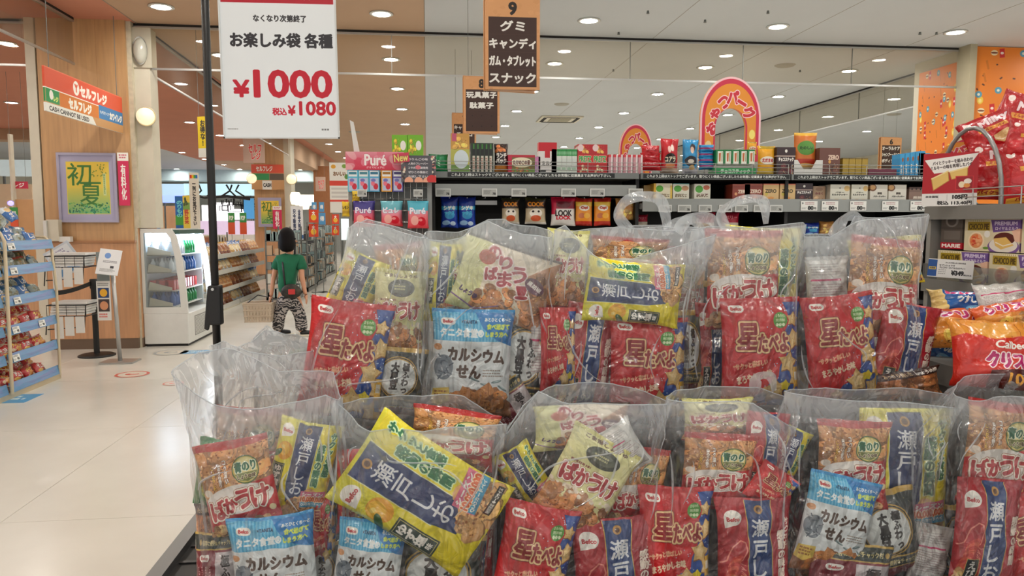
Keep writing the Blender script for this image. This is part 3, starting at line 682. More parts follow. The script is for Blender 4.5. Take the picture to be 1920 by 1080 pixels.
for i, (px, py) in enumerate(((1322, 37), (1150, 130), (1500, 131), (1215, 20), (1725, 60), (1160, 60), (1790, 127), (1440, 20), (1756, 60))):
    p = PZ(px, py, CH); o = MB().cyl((0, 0, 0), (0, 0, -.035), .012, .018, 8).build('sprinkler', M_steelgrey); o.location = p
    tag(o, 'small metal sprinkler head in the white ceiling, ' + ['just left of the second nearest downlight', 'alone right of board 9', 'beyond the glass above the gondola middle', 'closest to the top edge', 'just left of the nearest right-hand downlight', 'beside board 9, before the glass', 'beyond the glass next to the orange panel', 'at the top edge beside the second downlight', 'directly above the nearest right-hand downlight'][i], 'sprinkler', 'sprinkler heads in the white ceiling')

# smoke curtains: hanging glass with rails (main one across the hall, side ones along it)
YG = 9.75
def curtain(name, a, b, label, n, zb=3.46):
    a, b = Vector(a), Vector(b); t = thing(name, label, 'glass screen', (a.x, a.y, 0))
    L_ = (b-a).length; ang = math.atan2(b.y-a.y, b.x-a.x); t.rotation_euler.z = ang
    w = L_/n
    for i in range(n):
        MB().box(i*w+.004, -.004, zb, (i+1)*w-.004, .004, CH-.03).build('pane', M_glass, t)
        if i: MB().box(i*w-.004, -.006, zb, i*w+.004, .006, CH-.03).build('seam', M_steelgrey, t)
    MB().box(0, -.022, CH-.05, L_, .022, CH-.03).build('head_rail', M_alu, t); MB().box(0, -.02, CH-.03, L_, .02, CH).build('shadow_gap', M_dark, t)
    MB().box(0, -.012, zb-.012, L_, .012, zb+.012).build('bottom_rail', M_alu, t)
    return t
curtain('glass_screen', (-3.55, YG), (7.4, YG), 'long frameless glass smoke curtain hanging across the hall', 7)
curtain('glass_screen', (7.93, 10.8), (7.93, 26), 'glass smoke curtain running back along the white ceiling behind the pillar', 7)
curtain('glass_screen', (-3.5, 10.2), (-3.8, 21.3), 'glass smoke curtain hanging between the two wooden pillars', 4)
curtain('glass_screen', (-4.17, 2.5), (-4.17, 9.55), 'glass smoke curtain above the checkout sign, reaching the near pillar', 3)
curtain('glass_screen', (-9.6, 9.7), (-4.7, 9.7), 'glass smoke curtain left of the near wooden pillar', 3)
struct(MB().box(-4.74, 9.6, 0, -4.63, 9.74, CH).build('trim_3', M_cream))

# near wooden pillar: veneer panels above and below a rail, dark plinth
xl, xr, y0, y1 = -4.61, -3.60, 9.6, 10.35
pil = bpy.data.objects.new('wall_1', None); COL.objects.link(pil); struct(pil)
MB().box(xl, y0, 1.34, xr, y1, CH).build('upper_panel', M_wood, pil)
MB().box(xl-.01, y0-.012, .13, xr+.01, y1, 1.32).build('lower_panel', M_wood2, pil)
MB().box(xl-.02, y0-.03, 1.32, xr+.02, y1, 1.345).build('rail', mat('rail_wood', (170, 120, 80), .4), pil)
MB().box(xl-.005, y0-.008, 0, xr+.005, y1, .13).build('plinth', mat('plinth_brown', (112, 92, 76), .6), pil)
for i, x in enumerate((-4.27, -3.94)): MB().box(x, y0-.0005, 1.345, x+.003, y0+.002, CH).build('joint', mat('veneer_joint', (170, 124, 80), .6), pil)
# cream post with frame beside it
po = bpy.data.objects.new('wall_2', None); COL.objects.link(po); struct(po)
MB().box(-3.60, 9.64, 0, -3.57, 9.66, 1.5).box(-3.6, 9.64, 1.5, -3.545, 10.3, CH).build('corner_strip', mat('worn_cream', (206, 198, 176), .5, vary=.12, vscale=14), po)
MB().box(-3.545, 9.7, 1.5, -3.36, 9.95, CH-.05).build('upper_panel', M_cream, po)
MB().box(-3.60, 9.66, .12, -3.565, 10.3, 1.5).build('lower_panel', M_wood2, po)
MB().box(-3.60, 9.65, 0, -3.565, 10.3, .12).build('plinth', mat('plinth_brown', (112, 92, 76), .6), po)
MB().box(-3.545, 9.68, 3.46, -3.33, 9.7, CH-.06).build('cover_plate', mat('cream_plate', (196, 190, 172), .5), po)
def wall_lamp(p, r, label):
    t = thing('wall_lamp', label, 'wall lamp', p)
    MB().lathe([(0, 0), (r, 0), (r*1.05, r*.12), (r*1.0, r*.2)], 22).build('mount', M_cream, t, True).rotation_euler.x = math.pi/2
    sh = MB().lathe([(r*.9, 0), (r*.9, r*.25), (r*.85, r*.5), (r*.6, r*.76), (r*.3, r*.9), (0, r*.95)], 22).build('globe_shade', mat('lamp_shade_glow', (255, 238, 200), .3, emit=.55), t, True)
    sh.rotation_euler.x = math.pi/2; sh.location = (0, -r*.18, 0)
wall_lamp(PY(275, 219, 9.66), .115, 'half-globe wall lamp glowing on the cream post by the near pillar')
t = thing('emergency_lamp', 'oval unlit emergency lamp with clear cover high on the cream post', 'wall lamp', PY(263, 95, 9.66))
MB().lathe([(0, 0), (.1, 0), (.1, .02)], 20).build('mount', M_whitep, t, True).rotation_euler.x = math.pi/2
o = MB().lathe([(.092, 0), (.085, .04), (.06, .07), (0, .085)], 20).build('lens_cover', mat('lens_grey', (200, 200, 188), .15), t, True); o.rotation_euler.x = math.pi/2; o.scale = (1, 1, 1.0); t.scale = (.85, .85, 1.7)

# second pillar further down, with its own lamps
def box_struct(name, x0, y0, z0, x1, y1, z1, m): return struct(MB().box(x0, y0, z0, x1, y1, z1).build(name, m))
p2 = bpy.data.objects.new('wall_3', None); COL.objects.link(p2); struct(p2)
MB().box(-4.79, 21.5, 1.34, -3.97, 22.2, CH).build('upper_panel', M_wood, p2)
MB().box(-4.80, 21.49, .13, -3.96, 22.2, 1.34).build('lower_panel', M_wood2, p2)
MB().box(-4.80, 21.48, 0, -3.96, 22.2, .13).build('plinth', mat('plinth_brown', (112, 92, 76), .6), p2)
MB().box(-3.97, 21.52, 0, -3.78, 22.1, CH).build('corner_strip', M_cream, p2)
wall_lamp(PY(473, 335, 21.35), .15, 'round glowing lamp on the left side of the further wooden pillar')
wall_lamp(PY(547, 336, 21.35), .15, 'round glowing lamp on the right side of the further wooden pillar')
# beam running back from the second pillar and the third pillar
box_struct('trim_4', -4.1, 22.2, 3.45, -3.8, 40, CH, M_beige)
p3 = bpy.data.objects.new('wall_4', None); COL.objects.link(p3); struct(p3)
MB().box(-3.97, 27, 0, -3.41, 27.6, 3.6).build('veneer', mat('brown_veneer', (158, 104, 66), .5, vary=.1, stretch=(6, 6, .8)), p3)
# orange printed pillar on the right
def art_orange():
    c = Cv(150, 430, (238, 134, 40), 2.4); rg = random.Random(11)
    for i in range(190):
        x, y, a = rg.uniform(4, 146), rg.uniform(4, 426), rg.uniform(0, 180); k = i % 8
        if k < 3: c.line([(x, y), (x+rg.uniform(1.5, 3), y+rg.uniform(-3, 3))], 2.2, (92, 48, 34))
        elif k == 3: c.ell(x, y, 5, 5, (92, 160, 190)); c.ell(x, y, 2, 2, (240, 240, 220))
        elif k == 4: c.line([(x, y), (x+3, y+12)], 3, (214, 120, 34))
        elif k == 5: c.ell(x, y, 4.5, 6, (240, 200, 70)); c.ell(x, y+1, 2.4, 3, (250, 226, 140))
        elif k == 6: c.poly([(x-4, y-6), (x+3, y-7), (x+4, y+6), (x-3, y+7)], (208, 40, 44)); c.ell(x, y, 2.4, 2, (250, 230, 220))
        else: c.ell(x, y, 5, 4, (244, 226, 186)); c.ell(x, y, 5, 1.2, (120, 60, 40))
    return c
P('orange', art_orange, rough=.45)
op = bpy.data.objects.new('wall_5', None); COL.objects.link(op); struct(op)
MB().box(7.5, 9.62, 0, 9.6, 10.8, CH).build('core', M_cream, op)
o = card('printed_panel', ART['orange'], 1.6, CH-.02, .01, op); o.location = (8.32, 9.6, CH/2)
o = card('printed_panel', ART['orange'], .9, CH-.16, .01, op); o.location = (7.48, 10.2, CH/2-.09); o.rotation_euler.z = -math.pi/2
MB().box(7.40, 9.5, 0, 7.5, 9.75, CH).build('frame_post', mat('khaki_frame', (176, 166, 140), .5), op)
# ------------------------------------------------------------ left side: wire rack, checkout front, case, bread racks, shopper
rnd = random.Random(5)
def wobble(p, a): return p + Vector((rnd.uniform(-a, a), rnd.uniform(-a, a), rnd.uniform(-a, a)*.3))
P('redpack', goods(60, 44, (196, 26, 34), [(.78, .9, (150, 14, 24))], [('クランチ', .5, .36, .7, .34, (250, 214, 60), (120, 10, 20))], [('e', .62, .62, .28, .2, (226, 150, 60)), ('e', .2, .7, .12, .14, (240, 210, 170))]), foil=True)
P('redpack_b', goods(60, 44, (206, 44, 40), [(0, .12, (240, 214, 190))], [('チョコ', .45, .42, .6, .36, (250, 240, 230), (120, 10, 20))], [('e', .7, .7, .2, .2, (120, 60, 34)), ('e', .3, .78, .2, .12, (240, 190, 90))]), foil=True)
P('bluepack', goods(50, 50, (44, 108, 178), [(.7, 1, (206, 216, 224))], [('しお', .5, .34, .6, .34, (246, 246, 240), (20, 50, 120))], [('e', .5, .72, .3, .16, (222, 190, 130))]), foil=True)
P('clearpack', goods(50, 50, (150, 162, 158), [(.0, .25, (60, 110, 150))], [('海苔', .5, .16, .5, .18, (240, 240, 230))], [('c', .1, .4, .9, .9, 16, 5, (120, 120, 96))]), foil=True)
P('olivepack', goods(50, 50, (120, 116, 84), [(.0, .2, (190, 60, 44))], [], [('c', .1, .3, .9, .9, 18, 5, (150, 120, 70))]), foil=True)
lipart = Cv(200, 16, (108, 150, 190), 3); rg = random.Random(2)
for i in range(80): lipart.poly([(rg.uniform(0, 200), rg.uniform(0, 16)) for _ in range(3)], rg.choice([(146, 130, 182), (96, 158, 200), (124, 168, 206), (160, 150, 196), (90, 140, 180)]), .35)
P('lip', lipart, rough=.35)
tagart = Cv(60, 34, (238, 238, 234), 3); tagart.tiny(4, 3, 50, 14, 2, (60, 60, 60), 3, .6); tagart.text('98', 42, 23, 18, 12, (30, 30, 30), bold=1); tagart.tiny(4, 20, 26, 30, 2, (90, 90, 90), 5)
P('pricetag', tagart, rough=.5)
M_wire = mat('cream_wire', (206, 190, 160), .4)
XR = -3.70
rack = thing('snack_rack', 'cream wire snack rack with blue and violet shelf strips at the left edge', 'rack', (XR-.2, 6.9, 0))
def world_child(o, root): o.matrix_parent_inverse = Matrix.Translation(-root.location) if root.rotation_euler.z == 0 else root.matrix_world.inverted(); return o
def wb(mb, name, m, root, **k):
    o = mb.build(name, m, root, **k); bpy.context.view_layer.update(); o.matrix_parent_inverse = root.matrix_world.inverted(); return o
bpy.context.view_layer.update()
zs = [.07, .33, .58, .84, 1.11, 1.33]
Y0, Y1, YM = 5.7, 7.78, 6.88
wb(MB().box(XR-.5, Y0, 0, XR+.02, Y1+.02, .055), 'base', mat('beige_steel', (196, 180, 150), .45), rack)
for z in zs:
    wb(MB().box(XR-.48, Y0, z-.012, XR-.02, Y1, z), 'shelf', M_cream, rack)
    for (a, b) in ((Y0, YM-.02), (YM+.02, Y1)):
        m = MB(); m.box(-(b-a)/2, -.004, -.045, (b-a)/2, .004, .045, True); o = m.build('shelf_strip', ART['lip'], rack)
        o.matrix_parent_inverse = rack.matrix_world.inverted(); o.location = (XR+.012, (a+b)/2, z+.025); o.rotation_euler = (math.radians(-12), 0, math.pi/2)
for y in (Y1,):
    wb(MB().tube([(XR+.02, y, .03), (XR+.03, y, .9), (XR-.0, y, 1.36), (XR-.05, y, 1.42), (XR-.46, y, 1.44), (XR-.48, y, .03)], .014), 'end_frame', M_wire, rack, smooth=True)
wb(MB().tube([(XR+.04, YM, .05), (XR+.05, YM, 1.4), (XR+.02, YM, 1.47), (XR-.2, YM, 1.48), (XR-.5, YM, 1.48), (XR-.5, YM, .05)], .016), 'divider_frame', M_wire, rack, smooth=True)
m = MB()
for i in range(18): m.cyl((XR+.045, YM, .12+i*.075), (XR-.5, YM, .12+i*.075), .004, n=5, cap=False)
for i in range(5): m.cyl((XR-.06-i*.1, YM, .05), (XR-.06-i*.1, YM, 1.46), .004, n=5, cap=False)
wb(m, 'divider_grid', M_wire, rack)
for (y, zi) in ((7.0, 5), (7.02, 4), (7.05, 3), (7.0, 2), (7.45, 2), (6.98, 1), (6.5, 4), (6.55, 3), (6.5, 2)):
    o = card('price_tag', ART['pricetag'], .11, .06, .002, rack); o.matrix_parent_inverse = rack.matrix_world.inverted(); o.location = (XR+.026, y+.03, zs[zi]+.022); o.rotation_euler = (math.radians(-12), 0, math.pi/2)
PK = {k: [pillow_mesh('pack_'+k, ART[k], w, h, t, s*7+len(k), 8, 9, crump=1.2) for s in range(2)] for k, w, h, t in
      (('redpack', .20, .13, .07), ('redpack_b', .19, .13, .07), ('bluepack', .17, .16, .06), ('clearpack', .18, .15, .06), ('olivepack', .18, .15, .06))}
plan = [('redpack', 'red crunch-snack pack', ['redpack', 'redpack_b']), ('redpack', 'red crunch-snack pack', ['redpack', 'redpack_b']), ('redpack', 'red snack pack', ['redpack_b', 'redpack']),
        ('clearpack', 'pale clear snack pack', ['clearpack', 'bluepack']), ('olivepack', 'olive and blue snack pack', ['olivepack', 'clearpack']), ('bluepack', 'blue and silver snack pack', ['bluepack', 'clearpack'])]
SH_N = ['bottom shelf', 'second shelf up', 'third shelf up', 'fourth shelf up', 'fifth shelf up', 'top shelf']
for si, z in enumerate(zs):
    for bi, (a, b) in enumerate(((5.85, 6.86), (6.92, 7.76))):
        n = 5 if bi == 0 else 4
        for lay in range(2):
            for k in range(n):
                y = a + (k+.5+(.25 if lay else 0))*(b-a)/(n+.3)
                kk = plan[si][2][(k+lay+si) % 2]; o = link(kk.replace('redpack_b', 'snack_pack').replace('redpack', 'snack_pack').replace('bluepack', 'snack_pack').replace('clearpack', 'snack_pack').replace('olivepack', 'snack_pack'), PK[kk][(k+lay) % 2])
                h = .065 + .005
                pose(o, (XR-.10-lay*.13, y, z+h+lay*.055), roll=rnd.uniform(-14, 14), yaw=90+rnd.uniform(-14, 14), tilt=-28+rnd.uniform(-8, 8))
                col = {'redpack': 'red crunch', 'redpack_b': 'red chocolate', 'bluepack': 'blue salted', 'clearpack': 'clear seaweed', 'olivepack': 'olive cracker'}[kk]
                tag(o, '%s snack pack, %s, %s of the %s bay, %s' % (col, SH_N[si], ('front row', 'back row')[lay], ('near', 'far')[bi], ORD[k]), 'snack pack', 'snack packs on the cream wire rack')
for k in range(9):
    o = link('snack_pack', PK[('bluepack', 'clearpack')[k % 2]][k % 2]); pose(o, (XR-.14-.12*(k//5), 6.2+.17*k, 1.50+.07*(k % 3)), roll=20*k, yaw=80, tilt=-40+9*(k % 4)); tag(o, '%s snack pack heaped on top of the rack, %s from the near end' % (('blue salted', 'clear seaweed')[k % 2], ORD[k]), 'snack pack', 'snack packs on the cream wire rack')

# bagging things behind the rack: wire baskets with white bags on the checkout side
for i, (px, py) in enumerate(((135, 500), (138, 590))):
    p = PY(px, py, 8.6); t = thing('wire_basket', ['black wire basket holding white carrier bags, upper of two behind the rack', 'black wire basket holding white carrier bags, lower of two behind the rack'][i], 'basket', p)
    m = MB(); w, d, h = .2, .16, .12
    for z in (0, h): m.tube([(-w, -d, z), (w, -d, z), (w, d, z), (-w, d, z)], .006, 5, True)
    for k in range(5):
        x = -w + k*w/2; m.cyl((x, -d, 0), (x, -d, h), .003, n=4); m.cyl((x, d, 0), (x, d, h), .003, n=4)
    m.tube([(-w, -d, 0), (-w-.02, -d, -.2)], .006, 5); m.tube([(w, -d, h), (w-.02, -d, -.12), (-w, -d, -.14)], .006, 5)
    m.build('wire_frame', M_black, t, True)
    m = MB()
    for k in range(5): m.box(-w*.9+k*.006, -d*.85, .01+k*.03, w*.85+k*.008, d*.9, .034+k*.03)
    m.build('bag_stack', M_whitep, t)
    for k in range(3): MB().box(-w*.6+k*.11, -d-.02-k*.004, -.24+k*.03, -w*.6+k*.11+.09, -d-.012-k*.004, 0).build('hanging_bag', M_whitep, t)
p = PY(121, 487, 8.9)
pnl = Cv(60, 70, (196, 204, 214), 3); pnl.rect(5, 5, 55, 50, (222, 226, 230)); pnl.rect(3, 52, 57, 66, (88, 150, 206)); pnl.tiny(10, 10, 50, 46, 6, (150, 140, 170), 3)
P('clipboard', pnl); o = card('tilted_notice', ART['clipboard'], .30, .34, .012); pose(o, p, roll=-32, yaw=8); tag(o, 'tilted grey and blue notice board hanging behind the rack', 'notice')
ph = thing('wall_phone', 'cream wall telephone on the near pillar above the rail', 'telephone', PY(102, 432, 9.5)); ph_m = MB().box(-.07, -.05, -.13, .07, .05, .13); ph_m.build('body', M_cream, ph, bevel=.01); MB().box(-.09, -.08, -.1, -.05, -.05, .12).build('handset', M_whitep, ph, bevel=.008)
o = MB().box(-.06, -.04, -.03, .07, .04, .035).build('small_box', M_whitep, bevel=.006); o.location = PY(123, 449, 9.5); tag(o, 'small white box resting on the pillar rail by the telephone', 'box')

# checkout overhead sign
ck = Cv(185, 46, (224, 88, 58), 4)
ck.rect(0, 21, 186, 47, (206, 156, 104)); ck.rect(0, 21, 186, 22, W_); ck.rect(1, 22, 28, 36, (44, 150, 84)); ck.rect(29, 22, 118, 37, (216, 122, 32)); ck.rect(119, 20, 185, 36, (38, 128, 196)); ck.rect(0, 0, 186, 1, (236, 120, 90))
ck.ell(66, 11, 7, 8, W_); ck.text('Y', 66, 11, 6, 8, (224, 88, 58), bold=.8); ck.text('セルフレジ', 108, 12, 66, 11, W_, bold=1); ck.text('セルフレジ', 74, 30, 52, 10, W_, bold=1); ck.text('タッチスクリーンで', 134, 28, 24, 4, W_, bold=.2); ck.text('カワイレジ', 165, 29, 34, 8, W_, bold=.8); ck.ell(12, 28, 4, 5, W_); ck.text('レジ', 21, 31, 9, 5, (230, 240, 120), bold=.4)
ck.poly([(0, 37), (102, 37), (112, 47), (0, 47)], (238, 238, 232)); ck.text('CASH CANNOT BE USED', 50, 42, 86, 4.6, (40, 40, 40), bold=.35)
P('checkout', ck, rough=.4)
a, b = PX(82, 163, -3.66), PX(228, 215, -3.66)
sg = thing('checkout_sign', 'long red, orange and blue self-checkout sign on the near pillar', 'sign', (-3.66, (a.y+b.y)/2, 2.86))
o = card('panel', ART['checkout'], b.y-a.y, .43, .02, sg); o.rotation_euler.z = math.pi/2
for yy in (-.8, .8): MB().cyl((0, yy, .22), (0, yy, CH-2.86), .004).build('hanger', M_steelgrey, sg)

# framed early-summer poster
po_ = Cv(94, 120, (172, 168, 196), 4); po_.rect(12, 13, 84, 108, (226, 206, 70)); po_.grad(13, 14, 83, 60, (240, 206, 70), (228, 204, 74)); po_.grad(13, 60, 83, 107, (222, 204, 80), (120, 182, 120))
po_.text('初', 34, 36, 40, 40, (58, 120, 40), bold=.2); po_.text('夏', 52, 72, 38, 44, (58, 120, 40), bold=.2)
rg = random.Random(1)
for i in range(90):
    x, y = rg.uniform(14, 82), 106-abs(rg.gauss(0, 10)); po_.ell(x, y, rg.uniform(1, 3), rg.uniform(.8, 1.6), rg.choice([(40, 130, 90), (70, 160, 110), (30, 100, 80), (120, 180, 90)]), 1, rg.uniform(0, 180), 7)
for i in range(26): po_.ell(rg.uniform(52, 80), rg.uniform(18, 40), 1.6, .9, (110, 140, 40), 1, rg.uniform(0, 180), 7)
po_.rect(73, 34, 78, 74, (200, 214, 150)); po_.tiny(74, 36, 77, 72, 10, (90, 130, 60), 2)
P('poster', po_, rough=.25)
t = thing('framed_poster', 'lavender-framed yellow and green early-summer poster on the near pillar', 'poster', PY(165, 352, 9.57))
card('picture', ART['poster'], .645, .80, .012, t); m = MB()
for x0, z0, x1, z1 in ((-.34, -.42, .34, -.39), (-.34, .39, .34, .42), (-.34, -.39, -.31, .39), (.31, -.39, .34, .39)): m.box(x0, -.022, z0, x1, .012, z1)
m.build('frame', mat('lavender_frame', (170, 166, 190), .35), t)
rb = Cv(20, 90, (214, 40, 90), 4); rb.rect(0, 0, 21, 14, W_); rb.tiny(3, 3, 17, 11, 2, (200, 60, 90), 2); rb.text('有\n料\n化', 10, 50, 9, 60, W_, bold=.4)
P('redbanner', rb); o = card('pink_banner', ART['redbanner'], .125, .64, .01); o.location = PY(232, 336, 9.55); tag(o, 'narrow pink vertical banner beside the cream post', 'banner')

# belt barrier and info stand
def lathe_part(prof, name, m, root, n=24): return MB().lathe(prof, n).build(name, m, root, True)
p = PZ(182, 667, 0); t = thing('belt_barrier', 'black retractable belt barrier post in front of the near pillar', 'barrier', p)
lathe_part([(0, 0), (.2, 0), (.2, .012), (.17, .025), (.04, .035), (0, .036)], 'base', M_black, t)
lathe_part([(.032, .03), (.032, .86)], 'post', M_black, t); lathe_part([(.04, .80), (.042, .82), (.042, .9), (.036, .91), (0, .91)], 'head', M_black, t)
m = MB(); q0 = Vector((0, 0, .87)); q1 = PY(60, 550, 8.3) - p; s_ = 10
for k in range(s_+1):
    u = k/s_; c = q0.lerp(q1, u); c.z -= .05*math.sin(math.pi*u)
    m.v += [(c.x, c.y, c.z-.025), (c.x, c.y, c.z+.025)]
    if k: b = 2*k; m.face((b-2, b, b+1, b-1))
m.build('belt', M_black, t)
p = PZ(222, 679, 0)
ia = Cv(50, 62, (226, 228, 230), 4); ia.ell(20, 16, 7, 7, (110, 150, 210)); ia.tiny(12, 28, 44, 34, 2, (90, 90, 100), 2); ia.rect(30, 40, 38, 46, (60, 60, 66)); ia.tiny(8, 48, 44, 56, 3, (120, 120, 120), 4)
P('infoA', ia); ib = Cv(40, 80, (228, 226, 222), 4); ib.rect(4, 14, 36, 34, (40, 70, 120)); ib.ell(20, 24, 11, 8, (240, 180, 50)); ib.rect(4, 37, 36, 62, (70, 60, 60)); ib.ell(20, 50, 12, 9, (214, 150, 110)); ib.tiny(4, 4, 36, 11, 2, (90, 90, 90), 2); ib.tiny(5, 66, 35, 76, 2, (210, 70, 60), 4)
P('infoB', ib)
t = thing('info_stand', 'silver floor stand with tilted notice panel, left of the drinks case', 'notice stand', p)
MB().box(-.16, -.13, 0, .2, .13, .018).build('base', M_alu, t, bevel=.004); MB().cyl((.02, 0, .01), (-.02, 0, 1.12), .022).build('pole', M_alu, t, True)
MB().box(-.19, .015, .62, -.06, .03, 1.24).build('back_plate', mat('clear_plate', (150, 160, 160), .3), t)
o = card('tilted_panel', ART['infoA'], .22, .30, .01, t); o.location = (-.03, -.05, 1.13); o.rotation_euler = (math.radians(-24), math.radians(8), math.radians(10))
o = card('leaflet', ART['infoB'], .145, .44, .006, t); o.location = (-.11, -.03, .7)

# floor stickers
for k, (px, py, r, colr, lab) in enumerate(((248, 702, .17, (206, 92, 80), 'faded red round sticker on the floor before the pillar'), (320, 661, .2, (150, 156, 158), 'grey round sticker on the floor before the drinks case'), (325, 719, .1, (214, 120, 100), 'small pink mark on the floor near the bags'))):
    c = Cv(60, 60, (212, 205, 190), 3); c.ell(30, 30, 29, 29, colr); c.ell(30, 30, 24, 24, (214, 207, 192)); c.ell(30, 30, 12, 9, colr); c.ell(32, 28, 7, 5, (214, 207, 192)); P('sticker%d' % k, c, rough=.3)
    m = MB(); n = 28; m.v = [(r*math.cos(2*math.pi*i/n), r*math.sin(2*math.pi*i/n), .0025) for i in range(n)]; m.face(list(range(n)), [(.5+.5*math.cos(2*math.pi*i/n), .5+.5*math.sin(2*math.pi*i/n)) for i in range(n)])
    o = m.build('floor_sticker', ART['sticker%d' % k]); o.location = PZ(px, py, 0); tag(o, lab, 'sticker')
c = Cv(60, 40, (70, 150, 200), 3); c.tiny(6, 8, 54, 30, 2, W_, 3); P('sticker_blue', c, rough=.3)
for px, py, w, lab in ((368, 660, .34, 'blue rectangular sticker on the floor by the drinks case'), (8, 748, .5, 'bright blue floor marking under the wire rack end')):
    m = MB(); m.box(-w/2, -w/3, 0, w/2, w/3, .0025); m.uv[4] = [(0, 0), (1, 0), (1, 1), (0, 1)]; o = m.build('floor_sticker', ART['sticker_blue']); o.location = PZ(px, py, 0); tag(o, lab, 'sticker')

# refrigerated drinks case (its side glass faces us, its open front faces the aisle)
FX0, FX1, FY0, FY1 = -3.56, -3.02, 9.70, 10.85
fr = thing('drinks_case', 'white open-fronted refrigerated drinks case beside the cream post', 'refrigerator', ((FX0+FX1)/2, (FY0+FY1)/2, 0)); bpy.context.view_layer.update()
prof = [(FX0, .03), (FX1, .03), (FX1, .46), (FX1-.03, .95), (FX1-.09, 1.38), (FX1-.14, 1.48), (FX0, 1.48)]
wb(MB().box(FX0, FY0, .03, FX1, FY1, .42), 'lower_body', M_whitep, fr, bevel=.012)
wb(MB().box(FX0+.02, FY0+.02, 0, FX1-.02, FY1-.02, .03), 'plinth', M_black, fr)
def side_frame(y):
    m = MB(); outer = [(FX0, .42), (FX1, .42), (FX1-.015, .72), (FX1-.05, 1.1), (FX1-.11, 1.4), (FX1-.17, 1.49), (FX0, 1.49)]
    inner = [(FX0+.035, .50), (FX1-.085, .50), (FX1-.10, .75), (FX1-.13, 1.1), (FX1-.18, 1.37), (FX1-.23, 1.435), (FX0+.035, 1.435)]
    b = len(m.v)
    for yy in (y, y+.03):
        m.v += [(p_[0], yy, p_[1]) for p_ in outer] + [(p_[0], yy, p_[1]) for p_ in inner]
    n = 7
    for i in range(n):
        j = (i+1) % n
        m.face((i, j, n+j, n+i)); m.face((2*n+j, 2*n+i, 3*n+i, 3*n+j)); m.face((i, 2*n+i, 2*n+j, j)); m.face((n+j, 3*n+j, 3*n+i, n+i))
    return m, inner
for y in (FY0, FY1-.03):
    m, inner = side_frame(y); wb(m, 'side_frame', M_whitep, fr); wb(MB().prism(inner, y+.012, y+.018), 'side_glass', glass_mat('case_glass', (247, 250, 250), .10) if 'case_glass' not in _mats else _mats['case_glass'], fr)
wb(MB().box(FX0+.002, FY0+.031, 1.445, FX1-.19, FY1-.031, 1.487), 'top_panel', M_whitep, fr)
wb(MB().box(FX1-.20, FY0+.035, 1.42, FX1-.09, FY1-.035, 1.475), 'canopy', mat('canopy_green', (64, 92, 84), .4), fr)
wb(MB().box(FX0, FY0+.02, .42, FX0+.05, FY1-.02, 1.44), 'back_panel', mat('case_inner', (196, 202, 206), .4), fr)
wb(MB().cyl((FX1-.13, FY1-.05, 1.40), (FX1-.04, FY1-.05, .66), .022, n=8), 'light_tube', mat('case_tube', (225, 240, 255), .4, emit=14), fr)
wb(MB().box(FX0+.06, FY0+.1, 1.405, FX1-.2, FY1-.1, 1.42), 'light_panel', mat('case_panel_glow', (215, 232, 255), .4, emit=22), fr)
gm = MB(); gm.box(FX1, FY0+.25, .1, FX1+.004, FY1-.35, .36); wb(gm, 'vent_plate', mat('vent_grey', (150, 148, 144), .5), fr)
gm = MB()
for k in range(14): gm.box(FX1+.004, FY0+.26, .115+k*.017, FX1+.009, FY1-.36, .122+k*.017)
wb(gm, 'louvre', M_whitep, fr)
wb(MB().box(FX0+.04, FY1-.05, .45, FX1-.13, FY1-.035, 1.42), 'inner_liner', mat('liner_grey', (206, 212, 216), .4), fr)
lev = [.50, .70, .93, 1.15]
for z in lev:
    wb(MB().prism([(FX0+.05, z), (FX1-.20, z), (FX1-.2, z+.045), (FX0+.07, z+.12)], FY0+.05, FY0+.06), 'shelf_bracket', M_cream, fr)
    wb(MB().box(FX0+.05, FY0+.05, z-.004, FX1-.14, FY1-.05, z+.008), 'shelf', M_whitep, fr)
def bottle(r, h, m1, m2):
    me = MB().lathe([(0, 0), (r, 0), (r, h*.62), (r*.4, h*.85), (r*.4, h)], 10).mesh('bottle', m1, True); return me
bcol = [((30, 130, 70), 'green'), ((190, 40, 44), 'red'), ((220, 228, 238), 'white'), ((26, 90, 170), 'blue')]
bm_ = [bottle(.038, .17, mat('drink_%s' % n, c, .25), None) for c, n in bcol]
pack_red = MB().box(-.035, -.035, 0, .035, .035, .125).mesh('carton', mat('drink_red', (190, 40, 44), .25))
seq = [(3, 0), (1, 1), (2, 3), (2, 0)]
for li, z in enumerate(lev):
    for i in range(9):
        for j in range(3):
            a_, b_ = seq[li]; kk = (a_ if i < 5 else b_); x = FX1-.22-j*.11; y = FY0+.12+i*.108
            nm = bcol[kk][1]; nm2 = nm
            o = link('drink_carton' if nm == 'red' else 'drink_bottle', pack_red if nm == 'red' else bm_[kk]); o.location = (x, y, z+.009)
            tag(o, '%s drink %s, %s shelf of the drinks case, %s %s from the near side' % (nm, 'carton' if nm == 'red' else 'bottle', ('lowest', 'second', 'third', 'top')[li], ('front', 'middle', 'rear')[j], ORD[i]), 'carton' if nm == 'red' else 'bottle', 'drinks in the refrigerated case')

